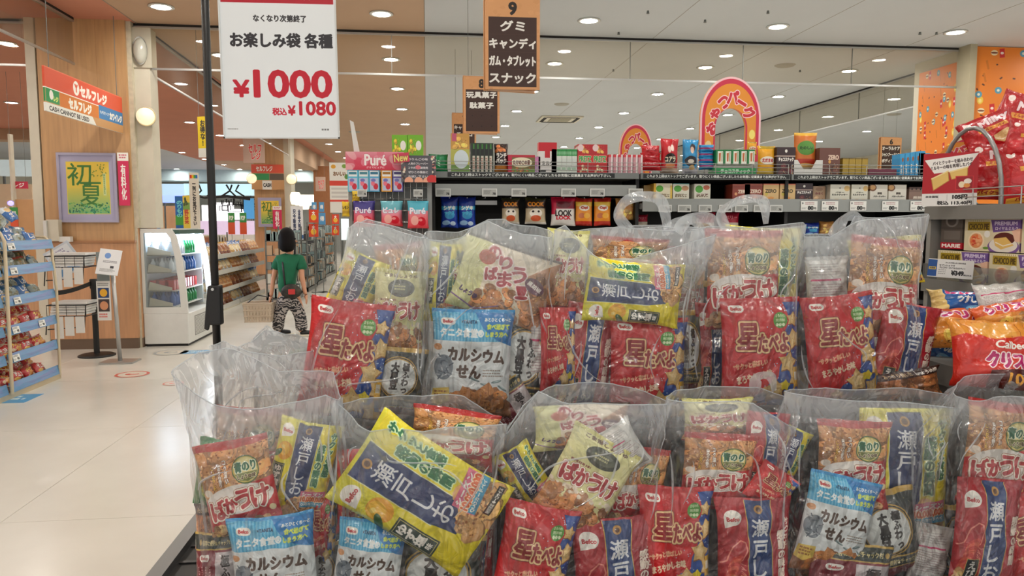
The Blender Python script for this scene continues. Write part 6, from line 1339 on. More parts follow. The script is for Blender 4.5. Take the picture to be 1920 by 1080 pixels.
# ---- orange snack arches
def arch(px, py0, py1, wpx, Y, label, key, full=True):
    k = MPP(px, Y); w, h = wpx*k, (py1-py0)*k; c = Cv(100, 124, (236, 150, 44), 4)
    def arcp(rx, ry, cy): return [(50 + rx*math.cos(a), cy - ry*math.sin(a)) for a in np.linspace(0, math.pi, 24)]
    c.poly([(0, 124)] + [(50-50*math.cos(a), 62-62*math.sin(a)) for a in np.linspace(0, math.pi, 30)] + [(100, 124)], (246, 200, 206)); c.poly([(3, 124)] + [(50-47*math.cos(a), 62-59*math.sin(a)) for a in np.linspace(0, math.pi, 30)] + [(97, 124)], (206, 44, 76))
    c.poly([(8, 124)] + [(50-42*math.cos(a), 62-52*math.sin(a)) for a in np.linspace(0, math.pi, 30)] + [(92, 124)], (232, 146, 44)); c.poly([(22, 124)] + [(50-28*math.cos(a), 76-30*math.sin(a)) for a in np.linspace(0, math.pi, 30)] + [(78, 124)], (206, 44, 76))
    for t_, x, y, s, r in (('お', 19, 76, 15, -60), ('や', 25, 55, 15, -40), ('つ', 38, 38, 16, -22), ('パ', 53, 30, 18, 2), ('ー', 68, 38, 14, 28), ('ク', 80, 52, 17, 30)): c.text(t_, x, y, s, s*(.2 if t_ == 'ー' else 1), (206, 44, 60), bold=1.2, stroke=1.4, sc=(250, 214, 216), rot=r)
    c.ell(14, 100, 5, 6, (240, 210, 150)); c.ell(86, 84, 5, 7, (250, 230, 120)); c.ell(88, 104, 4, 8, (226, 110, 60)); P(key, c, rough=.4)
    m = MB(); pts = []; n = 26
    for i in range(n+1):
        a = math.pi*i/n; pts.append((-w/2*math.cos(a), -h/2 + h*.5 + h*.5*math.sin(a)))
    out = [(-w/2, -h/2)] + pts + [(w/2, -h/2)]; iw = w*.25
    inn = [(iw, -h/2)] + [(iw*math.cos(math.pi*i/n), -h*.113 + h*.242*math.sin(math.pi*i/n)) for i in range(n+1)] + [(-iw, -h/2)]
    # strips between outer and inner outline
    N_ = len(out); inn_r = inn[::-1]
    uvf = lambda p_: ((p_[0]+w/2)/w, (p_[1]+h/2)/h)
    for yy, fl in ((0, False), (.02, True)):
        b = len(m.v); m.v += [(p_[0], yy, p_[1]) for p_ in out] + [(p_[0], yy, p_[1]) for p_ in inn_r]
        for i in range(N_-1):
            q_ = (b+i, b+N_+i, b+N_+i+1, b+i+1); u_ = [uvf(out[i]), uvf(inn_r[i]), uvf(inn_r[i+1]), uvf(out[i+1])]
            m.face(q_[::-1] if fl else q_, u_[::-1] if fl else u_)
    for off in (0, N_):
        for i in range(N_-1): m.face((off+i, off+i+1, 2*N_+off+i+1, 2*N_+off+i), [(.02, .9)]*4)
    t = thing('snack_arch', label, 'sign', PY(px, (py0+py1)/2, Y)); m.build('arch_panel', ART[key], t)
    p = PY(px, (py0+py1)/2, Y)
    for s in (-1, 1): MB().cyl((s*w*.4, .01, -h/2), (s*w*.4, .01, -p.z), .006, n=6).build('stand_leg', M_steelgrey, t)
arch(1370, 147, 300, 116, 5.2, 'large orange and red arched snack sign rising behind the gondola', 'arch1')
arch(1192, 234, 330, 62, 6.4, 'smaller orange arched snack sign half hidden behind the gondola goods', 'arch2')

# ------------------------------------------------------------ right shelf, running towards us
RX = 1.71
rs = thing('side_shelf', 'grey steel shelf at the right edge with pies, boxes and crisps', 'shelf', (RX+.25, 1.9, 0)); bpy.context.view_layer.update()
YA, YB = 1.0, 2.36
z1, z2, z3 = 1.605, 1.36, 1.16
M_rs = mat('shelf_grey_paint', (112, 112, 108), .45)
wb(MB().box(RX+.5, YA, 0, RX+.53, YB, 1.95), 'back_panel', M_rs, rs)
wb(MB().box(RX, YB-.02, 0, RX+.5, YB, 1.62), 'end_panel', mat('end_panel_grey', (150, 150, 146), .4), rs)
for z in (z1, z2):
    wb(MB().box(RX, YA, z-.03, RX+.5, YB, z), 'shelf_board', M_rs, rs); wb(MB().box(RX-.012, YA, z-.04, RX, YB, z+.004), 'front_lip', mat('lip_grey', (140, 140, 136), .35, metal=.2), rs)
wb(MB().box(RX-.28, 1.8, z3-.06, RX+.5, YB, z3), 'deck', M_rs, rs); wb(MB().box(RX-.26, 1.82, 0, RX+.5, YB, z3-.06), 'plinth', M_rs, rs)
m = MB()
for z in (.03, .055): m.cyl((RX-.003, YA, z1+z), (RX-.003, YB-.01, z1+z), .0018, n=5)
for i in range(8): y = YA+(YB-.02-YA)*i/7; m.cyl((RX-.003, y, z1), (RX-.003, y, z1+.056), .002, n=5)
wb(m, 'wire_fence', mat('chrome_wire', (190, 190, 186), .25, metal=.7), rs)
wb(MB().box(RX-.008, YA, z2, RX-.004, YB, z2+.055), 'clear_guard', glass_mat('guard_clear', (232, 232, 228), .12), rs)
wb(MB().tube([(RX+.02, YB-.03, z1)] + [(RX+.02, YB-.16+.14*math.cos(a), z1+.03+.22*math.sin(a)) for a in np.linspace(0, math.pi, 14)] + [(RX+.02, YB-.30, z1)], .007, 7), 'side_hoop', mat('hoop_grey', (150, 150, 150), .3, metal=.5), rs, smooth=True)
P('choco', art_choco); P('mary', art_mary); P('milky', art_milky, foil=True); P('pop_milky', art_pop_milky, rough=.35); P('chips', art_chips, foil=True); P('chips_o', art_chips_orange, foil=True); P('chips_b', art_chips_blue, foil=True)
def sbox(key, y0, y1, z, h, d, label, name='product_box', x=RX+.02, cat='box', grp=None):
    o = MB().box(-(y1-y0)/2, 0, 0, (y1-y0)/2, d, h, True).build(name, ART[key]); o.location = (x, (y0+y1)/2, z); o.rotation_euler.z = -math.pi/2; return tag(o, label, cat, grp)
# faces look towards -X: local -Y turns to -X with a rotation of -90 degrees
def ys(px, py): return PX(px, py, RX+.02).y
GP = 'chocolate pie boxes on the side shelf'
for r_ in range(2):
    for k in range(5):
        y1_ = 2.325 - k*.232 + (.112 if r_ else 0); y0_ = y1_ - .225
        if r_ == 1 and k == 0: continue
        sbox('choco', y0_, y1_, z2+.002+r_*.103, .10, .2, 'yellow-titled chocolate pie box, %s row, %s from the shelf\'s far end' % (('lower', 'upper')[r_], ORD[k]), grp=GP)
sbox('mary', 2.215, 2.315, z2+.108, .115, .12, 'dark grey-brown box standing at the far end above the pie boxes')
c = Cv(100, 46, (236, 236, 234), 4); c.rect(0, 2, 20, 44, (26, 84, 160)); c.rect(2, 20, 18, 27, (230, 200, 80)); c.text('お買得', 10, 23.5, 12, 4, (60, 60, 90), bold=.2); c.text('セブンシェフズ', 42, 15, 34, 4.6, (50, 50, 50), bold=.2); c.text('チョコパイ・ロイヤルミルクティー', 54, 21, 56, 4.6, (50, 50, 50), bold=.2); c.text('みんなが選んだ人気の商品', 60, 8, 44, 3.6, (90, 90, 90), bold=.1)
c.text('¥349', 66, 33, 26, 11, (24, 24, 24), bold=1.0); c.text('税込376.92', 88, 37, 17, 4, (60, 60, 60), bold=.2); c.tiny(24, 26, 42, 40, 3, (130, 130, 130), 2, .4); P('card349', c)
k_ = PX(1782, 504, RX-.06); o = card('price_card', ART['card349'], .125, .058, .002); pose(o, k_, 3, -36); tag(o, 'white price card with blue strip reading 349 on the side shelf edge', 'price card')
p = PX(1793, 312, RX-.0); o = card('pie_poster', ART['pop_milky'], .155, .17, .003); pose(o, Vector((RX-.03, 2.22, z1+.088)), 0, -46); tag(o, 'red and white pie promotion card standing on the side shelf', 'sign')
GM = 'red pie-cookie packs on the side shelf'
for k, (px, py, X_, w, h, r_, yw, lab) in enumerate(((1868, 322, .10, .17, .18, 2, -42, 'large red pie-cookie pack upright behind the wire fence, further one'), (1935, 330, .12, .17, .18, -4, -42, 'large red pie-cookie pack upright behind the wire fence, nearer one'),
    (1856, 255, .12, .16, .14, -22, -36, 'red pie-cookie pack tilted on top of the upright ones'), (1903, 235, .20, .15, .20, 24, -40, 'red pie-cookie pack standing steeply behind the tilted one'), (1925, 268, .12, .12, .13, 12, -40, 'red pie-cookie pack at the picture edge on top'))):
    o = link('pie_pack', pillow_mesh('pie_pack', ART['milky'], w, h, .05, 60+k)); pose(o, PX(px, py, RX+X_), r_, yw, -4); tag(o, lab, 'snack pack', GM)
o = MB().prism([(-.1, 0), (-.09, .09), (-.03, .15), (.05, .17), (.1, .12), (.1, 0)], -.002, .002).build('snack_arch_card', ART['arch1']); pose(o, Vector((RX+.06, 2.28, z1+.06)), -8, -40); tag(o, 'small orange and red arched card at the far end of the side shelf', 'sign')
# hanging plastic and crisps
GC = 'crisp packs heaped on the side shelf deck'
for k, (key, px, py, Y, w, h, r_, yw, ti, lab) in enumerate((
    ('chips_b', 1815, 575, 1.98, .22, .10, 4, -12, -30, 'blue and cream crisp pack lying at the back of the heap'),
    ('back', 1890, 565, 1.92, .17, .12, -6, -20, -30, 'crisp pack lying with its printed back showing, right of the blue one'),
    ('chips_o', 1820, 618, 1.88, .26, .12, 3, -14, -25, 'orange crisp pack lying in the middle of the heap'),
    ('chips_o', 1900, 600, 1.83, .20, .11, -14, -18, -25, 'orange crisp pack slanting at the picture edge'),
    ('chips', 1865, 665, 1.74, .22, .18, 2, -16, -20, 'large red crisp pack with magenta lettering at the front of the heap'),
    ('chips_b', 1765, 660, 2.02, .16, .12, 20, -20, -20, 'blue crisp pack wedged low beside the gift bags'))):
    o = link('crisp_pack', pillow_mesh('crisp_pack', ART[key], w, h, .06, 80+k, 18, 16, crump=1.5)); pose(o, PY(px, py, Y), r_, yw, ti); tag(o, lab, 'snack pack', GC)
quick('dark_tube', 60, 12, (70, 74, 74), [(.3, .5, (150, 156, 156))], [('のど', .6, .6, .2, .4, (160, 170, 160))])
for k in range(3):
    a_ = PX(1765+k*42, 548, RX+.02); o = MB().cyl((0, -.05, 0), (0, .05, 0), .012, n=12).build('dark_pack', ART['dark_tube'], None, True); o.location = (RX+.03, a_.y, a_.z); tag(o, 'small dark cylindrical pack under the price card, %s along' % ORD[k], 'snack pack', 'dark packs under the price card')
# ------------------------------------------------------------ display table with the clear gift bags
DZ = .66; RZ = 1.03
tb = thing('display_table', 'black two-step display table with a grey side rail under the gift bags', 'table', (.5, 1.9, 0)); bpy.context.view_layer.update()
wb(MB().box(-.66, 1.2, DZ-.04, 1.38, 2.5, DZ), 'deck', M_blacks, tb)
wb(MB().box(-.30, 1.79, DZ, 1.38, 2.45, RZ), 'upper_step', M_blacks, tb)
wb(MB().box(-.60, 1.25, .05, 1.34, 2.45, DZ-.04), 'cabinet', M_blacks, tb)
wb(MB().box(-.70, 1.2, DZ-.05, -.66, 2.52, DZ+.022), 'side_rail', mat('rail_grey_paint', (120, 120, 120), .4, metal=.2), tb)
wb(MB().box(-.715, 1.2, DZ-.03, -.70, 2.52, DZ-.012), 'rail_groove', mat('rail_groove_grey', (90, 90, 92), .4), tb)
m = MB()
for i in range(12): m.box(-.655, 1.25+i*.1, DZ+.001, 1.37, 1.262+i*.1, DZ+.004)
wb(m, 'deck_ribs', mat('deck_rib', (40, 40, 42), .4), tb)

# pole stand with the price poster
pb = PY(407, 650, 2.1); pt = thing('poster_stand', 'black pole stand with a clamp, rising from the display table', 'stand', (pb.x, 2.1, DZ))
MB().lathe([(0, 0), (.06, 0), (.06, .008), (.012, .014), (0, .014)], 20).build('foot', M_black, pt, True)
MB().cyl((0, 0, .01), (0, 0, 1.9), .0105, n=12).build('pole', M_black, pt, True)
zc = PY(400, 575, 2.1).z - DZ
MB().box(-.016, -.018, zc-.05, .017, .018, zc+.06).build('clamp', M_black, pt, bevel=.005)
m = MB(); m.prism([(-.018, zc+.05), (-.004, zc+.05), (-.008, zc-.01), (-.022, zc-.065), (-.030, zc-.06), (-.024, zc+.0)], -.008, .008); m.build('lever', M_black, pt)
MB().cyl((0, -.02, zc+.05), (0, -.026, zc+.05), .004, n=8).build('rivet', M_alu, pt)
c = Cv(198, 283, (226, 232, 236), 3.4)
c.rect(3, 3, 195, 41, (176, 14, 40)); c.text('お買得品!', 104, 20, 118, 26, (248, 244, 240), bold=1.1)
c.text('なくなり次第終了', 102, 68, 90, 12, (50, 50, 54), bold=.5)
c.text('お楽しみ袋 各種', 104, 107, 174, 25, (40, 40, 46), bold=1.2)
c.text('1000', 121, 185, 132, 47, (190, 8, 40), bold=2.4); c.text('¥', 32, 194, 26, 29, (190, 8, 40), bold=1.6)
c.text('税込', 96, 235, 24, 13, (196, 14, 46), bold=.5); c.text('¥', 117, 233, 12, 17, (190, 8, 40), bold=.9); c.text('1080', 162, 229, 62, 24, (190, 8, 40), bold=1.2)
c.tiny(6, 266, 28, 269, 1, (120, 120, 120), 3); c.tiny(168, 266, 182, 271, 1, (90, 90, 90), 5)
P('price_poster', c, rough=.35)
pc = PY(524, 112, 2.05)
o = thing('price_poster', 'large white poster with crimson price of 1000 yen hanging from the black pole', 'poster', pc); o.rotation_euler = (0, math.radians(-.6), 0)
card('sheet', ART['price_poster'], .297, .408, .002, o)
m = MB(); W_h, H_h = .1505, .206
for x0, z0, x1, z1 in ((-W_h, -H_h, -W_h+.004, H_h), (W_h-.004, -H_h, W_h, H_h), (-W_h, -H_h, W_h, -H_h+.004), (-W_h, H_h-.004, W_h, H_h)): m.box(x0, -.004, z0, x1, .004, z1)
m.build('clear_frame', mat('clear_edge', (210, 214, 216), .2), o)
MB().cyl((pb.x-pc.x, .05, H_h+.03), (.0, .05, H_h+.03), .006).cyl((0, .05, H_h+.03), (0, .0, H_h-.01), .005).build('arm', M_black, o)

# ---- clear film bags
FILM = film_mat('bag_film', .045, (234, 244, 252), 1.5, 1.0, 17, top_haze=.42)
FILM2 = film_mat('bag_film_folded', .46, (236, 246, 254), 1.0, .4, 22)
def creases(Pn, seed, n=16, f0=9, f1=30, pw=7):
    rg = np.random.RandomState(seed); out = np.zeros(len(Pn))
    for i in range(n):
        d = rg.normal(size=3); d /= np.linalg.norm(d); f = rg.uniform(f0, f1); g = rg.normal(size=3)*5
        out += (1 - np.abs(np.sin(Pn @ d * f + rg.uniform(0, 6.28) + .6*np.sin(Pn @ g))))**pw * rg.uniform(.3, 1) * (.5 + .5*np.sin(Pn @ rg.normal(size=3)*9 + i))
    return out
def gift_bag(label, Y0, Y1, zb, xb, mid, front, back, seed, handles=(), group=None, N=132, M=46, rim_depth=.5):
    """xb: left and right pixel of the base front; mid: (left px, right px, y px); rims: pixel polylines at the rim's depth"""
    Yc = (Y0+Y1)/2; ra, rb_ = Yc-(Y1-Y0)*rim_depth/2, Yc+(Y1-Y0)*rim_depth/2
    xl, xr = PY(xb[0], 900, Y0).x, PY(xb[1], 900, Y0).x
    ml, mr, mz = PY(mid[0], mid[2], Y0).x, PY(mid[1], mid[2], Y0).x, PY(540, mid[2], Y0).z
    A = np.array([PY(x, y, ra) for x, y in front]); Bk = np.array([PY(x, y, rb_) for x, y in back])
    a = np.linspace(0, 2*np.pi, N, endpoint=False); cx, sx = np.cos(a), np.sin(a)
    x = np.sign(cx)*np.abs(cx)**.45; y = np.sign(sx)*np.abs(sx)**.45; w = (y+1)/2; w = w*w*(3-2*w)
    def poly_at(Q, u):
        s = (Q[:, 0]-Q[0, 0])/(Q[-1, 0]-Q[0, 0]); return np.interp(u, s, Q[:, 0]), np.interp(u, s, Q[:, 2])
    u = (x+1)/2; fx, fz = poly_at(A, u); bx, bz = poly_at(Bk, u)
    RXx, RZz, RYy = fx*(1-w)+bx*w, fz*(1-w)+bz*w, ra+(rb_-ra)*(y+1)/2
    rg = np.random.RandomState(seed); fold = sum(np.sin(u*rg.uniform(8, 26)+rg.uniform(0, 6))*rg.uniform(.2, 1) for _ in range(4))
    RYy = RYy + fold*.006*(1-np.abs(x)**6)
    bxr = .86; BX = xl+(xr-xl)*(x*bxr+1)/2; BY = Y0+.02+(Y1-Y0-.04)*(y*.9+1)/2
    MX = ml+(mr-ml)*(x+1)/2; MY = Y0+(Y1-Y0)*(y+1)/2
    tm = .62; V = []
    for j in range(M+1):
        t = j/M
        if t < tm:
            s = t/tm; s2 = min(1, s*1.0); k = math.sin(min(1, s*3)*math.pi/2)
            X = (BX*(1-k)+(xl+(xr-xl)*(x+1)/2)*k)*(1-s2)+MX*s2; X = X if s > .33 else BX*(1-k)+((xl+(xr-xl)*(x+1)/2)*(1-s2)+MX*s2)*k
            Yv = BY*(1-k)+MY*k; Z = np.full(N, zb+(mz-zb)*s)
        else:
            s = (t-tm)/(1-tm); e = s*s*(3-2*s)*.5+s*.5
            X = MX*(1-e)+RXx*e; Yv = MY*(1-e)+RYy*e; Z = mz*(1-s)+RZz*s
        V.append(np.stack([X, Yv, Z], -1))
    V = np.array(V); Pn = V.reshape(-1, 3); t = np.repeat(np.linspace(0, 1, M+1), N)
    nx, ny = np.tile(x, M+1)*.6, np.tile(y, M+1)
    cr = creases(Pn, seed, f0=7, f1=20, pw=4)*.010*(.45+.8*np.clip((t-.3)/.6, 0, 1)) + .007*np.sin(Pn @ rg.normal(size=3)*16)*np.clip((t-.5)*2, 0, 1)
    cr *= np.clip(t*6, 0, 1)
    Pn = Pn + np.stack([nx*cr*.7, ny*cr, (t > .9)*cr*.2], -1)
    fs = []
    for j in range(M):
        for i in range(N):
            k = (i+1) % N; fs.append((j*N+i, j*N+k, (j+1)*N+k, (j+1)*N+i))
    fs.append(tuple(range(N))[::-1])
    org = Vector(((xl+xr)/2, Yc, zb)); Pl = Pn - np.array(org)
    r = thing('gift_bag', label, 'gift bag', org, 0, group)
    me = bpy.data.meshes.new('film'); me.from_pydata(Pl.tolist(), [], fs); me.materials.append(FILM); ga = me.attributes.new('top_haze', 'FLOAT', 'POINT'); ga.data.foreach_set('value', np.clip((t-.74)/.22, 0, 1).astype(np.float32)); me.polygons.foreach_set('use_smooth', [True]*len(me.polygons)); me.update(); link('film', me, r)
    top = [Vector(p) for p in Pl[M*N:(M+1)*N]]
    MB().tube(top, .0015, 5, True).build('hem', FILM2, r, True)
    # heat-sealed side seams
    for i0 in (int(np.argmin(x*10+np.abs(y))), 0):
        st = [Vector(Pl[j*N+i0]) for j in range(3, M+1)]
        m = MB()
        for p_ in st: sgn = 1 if p_.x > 0 else -1; m.v += [tuple(p_), (p_.x+sgn*.006, p_.y, p_.z)]
        for k in range(len(st)-1): m.face((2*k, 2*k+1, 2*k+3, 2*k+2))
        m.build('side_seam', FILM2, r)
    Vs = Pl.reshape(M+1, N, 3)
    for k in range(6):                       # sharp white fold lines pressed into the film
        i_ = N*.5 + rg.uniform(.06, .44)*N; j_ = rg.uniform(.38, .85)*M; di, dj = rg.uniform(-14, 14), rg.uniform(4, 14)*rg.choice([-1, 1]); cv = rg.uniform(-4, 4); path = []
        for s in np.linspace(0, 1, 12):
            ii, jj = i_+di*s+cv*math.sin(s*3.1), min(max(j_+dj*s, 2), M-.01); i0, j0 = int(ii), int(jj); fi, fj = ii-i0, jj-j0
            w4 = Vs[j0, i0 % N]*(1-fi)*(1-fj)+Vs[j0, (i0+1) % N]*fi*(1-fj)+Vs[min(j0+1, M), i0 % N]*(1-fi)*fj+Vs[min(j0+1, M), (i0+1) % N]*fi*fj
            path.append(Vector(w4)+Vector((0, -.0012, 0)))
        m = MB(); q0 = len(path)
        for k2, p_ in enumerate(path):
            d = (path[min(k2+1, q0-1)]-path[max(k2-1, 0)]).normalized(); nn = Vector((-d.z, 0, d.x)); ww = .0022*math.sin(math.pi*(k2+.3)/(q0-.4))+.0003
            m.v += [tuple(p_-nn*ww), tuple(p_+Vector((0, -.0012, 0))), tuple(p_+nn*ww)]
        for k2 in range(q0-1): m.face((3*k2, 3*k2+1, 3*k2+4, 3*k2+3)); m.face((3*k2+1, 3*k2+2, 3*k2+5, 3*k2+4))
        m.build('fold_line', FILM2, r)
    for hp in handles:
        pts = [PY(px_, py_, (ra if hp[0] == 'f' else rb_)) - org for px_, py_ in hp[2]]
        # smooth the ribbon's centre line, then give it width across its run
        q_ = []
        for k in range(len(pts)-1):
            p0, p1, p2, p3 = pts[max(k-1, 0)], pts[k], pts[k+1], pts[min(k+2, len(pts)-1)]
            for s in np.linspace(0, 1, 8, endpoint=(k == len(pts)-2)): q_.append(.5*((2*p1)+(p2-p0)*s+(2*p0-5*p1+4*p2-p3)*s*s+(3*p1-p0-3*p2+p3)*s**3))
        m = MB(); hw = hp[1]/2
        for k, p_ in enumerate(q_):
            d = (q_[min(k+1, len(q_)-1)]-q_[max(k-1, 0)]).normalized(); nn = Vector((-d.z, 0, d.x)); tw = .010*math.sin(k*.35)
            for f_ in (-1, -.33, .33, 1): m.v.append(tuple(p_+nn*hw*f_+Vector((0, tw*f_ + (.004 if abs(f_) < .5 else 0), 0))))
        for k in range(len(q_)-1):
            for c_ in range(3): m.face((4*k+c_, 4*k+c_+1, 4*k+5+c_, 4*k+4+c_))
        m.build('handle', FILM2, r, True)
    return r
BACK, FRONT = 'clear gift bags on the upper step', 'clear gift bags in the front row'
YA_, YB_ = 1.80, 2.02
gift_bag('leftmost clear gift bag on the upper step, tall rounded top', YA_, YB_, RZ, (560, 800), (572, 800, 690),
    [(655, 432), (672, 418), (720, 424), (760, 440), (800, 452)], [(668, 425), (690, 412), (730, 424), (790, 440)], 1, group=BACK)
gift_bag('second clear gift bag on the upper step, peaked top with blue cracker pack in front', YA_, YB_, RZ, (792, 1035), (785, 1030, 600),
    [(790, 448), (830, 452), (868, 446), (905, 404), (925, 425), (980, 440), (1038, 448)], [(800, 436), (860, 436), (890, 426), (935, 402), (955, 420), (1030, 430)], 2, group=BACK)
gift_bag('third clear gift bag on the upper step, front corner folded over towards the right', YA_, YB_, RZ, (1035, 1300), (1036, 1305, 600),
    [(1038, 432), (1062, 424), (1110, 478), (1150, 500), (1210, 478), (1345, 442)], [(1050, 436), (1110, 430), (1200, 430), (1300, 436), (1318, 440)], 3, group=BACK)
gift_bag('fourth clear gift bag on the upper step, straight rim and two loop handles', YA_, YB_, RZ, (1300, 1510), (1300, 1508, 600),
    [(1296, 432), (1330, 424), (1400, 428), (1460, 422), (1514, 416)], [(1310, 440), (1380, 428), (1440, 430), (1506, 424)], 4,
    handles=[('f', .022, [(1362, 430), (1352, 400), (1376, 380), (1410, 372), (1432, 380), (1436, 420)]), ('b', .03, [(1270, 436), (1290, 412), (1330, 410), (1352, 436)])], group=BACK)
gift_bag('fifth clear gift bag on the upper step, beside the side shelf', YA_, YB_, RZ, (1512, 1745), (1508, 1742, 600),
    [(1508, 445), (1560, 446), (1590, 420), (1630, 412), (1740, 408)], [(1520, 440), (1580, 440), (1600, 406), (1640, 410), (1735, 402)], 5,
    handles=[('b', .028, [(1560, 445), (1580, 415), (1600, 405), (1630, 430)])], group=BACK)
gift_bag('clear gift bag with a curling handle behind the third one on the upper step', 2.06, 2.26, RZ, (1120, 1330), (1110, 1330, 600),
    [(1100, 438), (1160, 434), (1240, 426), (1320, 432)], [(1110, 432), (1160, 426), (1230, 422), (1318, 428)], 6,
    handles=[('f', .03, [(1184, 436), (1160, 405), (1172, 378), (1205, 368), (1240, 378), (1252, 432)]), ('b', .026, [(1250, 432), (1270, 416), (1300, 414), (1325, 440)])], group=BACK)
YC, YD = 1.50, 1.73
gift_bag('leftmost clear gift bag of the front row, blue cracker pack at its foot', YC, YD, DZ+.005, (372, 640), (342, 632, 900),
    [(352, 738), (400, 760), (470, 770), (560, 752), (604, 744), (628, 760)], [(322, 694), (370, 664), (430, 652), (520, 700), (620, 700), (634, 738)], 7, group=FRONT, rim_depth=.75)
gift_bag('second clear gift bag of the front row, holding a big tilted yellow pack', YC, YD, DZ+.005, (640, 930), (632, 936, 900),
    [(628, 752), (700, 806), (790, 806), (880, 800), (952, 798)], [(640, 762), (700, 748), (800, 742), (870, 744), (940, 800)], 8, group=FRONT)
gift_bag('third clear gift bag of the front row, with pale green and red packs', YC, YD, DZ+.005, (945, 1240), (938, 1250, 900),
    [(946, 830), (1010, 732), (1060, 756), (1150, 758), (1240, 760), (1262, 760)], [(980, 760), (1040, 720), (1100, 718), (1180, 728), (1250, 752)], 9, group=FRONT)
gift_bag('fourth clear gift bag of the front row, navy and red packs inside', YC, YD, DZ+.005, (1262, 1490), (1258, 1492, 900),
    [(1250, 752), (1330, 756), (1400, 750), (1500, 812)], [(1260, 732), (1330, 728), (1420, 726), (1490, 752)], 10, group=FRONT,
    handles=[('b', .022, [(1415, 735), (1420, 708), (1445, 706), (1452, 735)])])
gift_bag('fifth clear gift bag of the front row, upright yellow pack on its right', YC, YD, DZ+.005, (1492, 1760), (1488, 1790, 900),
    [(1474, 738), (1560, 748), (1700, 756), (1812, 768)], [(1480, 728), (1560, 730), (1700, 732), (1800, 744)], 11, group=FRONT)
gift_bag('rightmost clear gift bag of the front row, cut by the picture edge', YC, YD, DZ+.005, (1790, 2010), (1775, 2010, 900),
    [(1792, 746), (1820, 752), (1880, 742), (1990, 750)], [(1800, 712), (1840, 702), (1900, 706), (1990, 716)], 12, group=FRONT)
gift_bag('rumpled half-empty clear gift bag behind the front row\'s leftmost bag', 1.78, 2.02, DZ+.005, (396, 600), (392, 596, 800),
    [(398, 650), (420, 640), (470, 660), (520, 668), (588, 660)], [(400, 648), (440, 655), (480, 640), (500, 614), (560, 640), (590, 652)], 13, group=FRONT)
gift_bag('slack clear gift bag furthest back on the left of the display table', 2.10, 2.34, DZ+.005, (470, 600), (470, 600, 760),
    [(476, 640), (500, 618), (530, 636), (590, 650)], [(480, 636), (500, 612), (540, 640), (590, 644)], 14, group=FRONT)

# ---- snack packs inside the bags
SZ = {}
def pk(key, px, py, w, h, roll, Y, label, seed, th=.042, tilt=-4, yaw=0, crump=1.0):
    k = MPP(px, Y); o = link('snack_pack', pillow_mesh('snack_pack', ART[key], w*k, h*k, th, seed, 20, 26, crump=crump)); pose(o, PY(px, py, Y), roll, yaw, tilt)
    return tag(o, label, 'snack pack', 'snack packs in the clear gift bags')
y1, y2, y3 = 1.86, 1.915, 1.97
BAGN = {'A': 'leftmost upper bag', 'B': 'second upper bag', 'C': 'third upper bag', 'D': 'fourth upper bag', 'E': 'fifth upper bag', 'R': 'rear upper bag',
        '1': 'leftmost front bag', '2': 'second front bag', '3': 'third front bag', '4': 'fourth front bag', '5': 'fifth front bag', '6': 'rightmost front bag', '0': 'rumpled bag at left'}
DES = {'star': 'red pack with star crackers', 'calcium': 'blue and white cracker pack', 'bakauke': 'brown and red cracker pack', 'yuzu': 'yellow pack, navy band',
       'ebi': 'red shrimp pack', 'sesame': 'pale green cracker pack', 'variety': 'cream mixed-cracker pack', 'black': 'black pack with white disc',
       'maroon': 'maroon pack, black band', 'back': 'white printed back of a pack', 'darkcracker': 'brown soy-cracker pack', 'green': 'green bean-snack pack'}
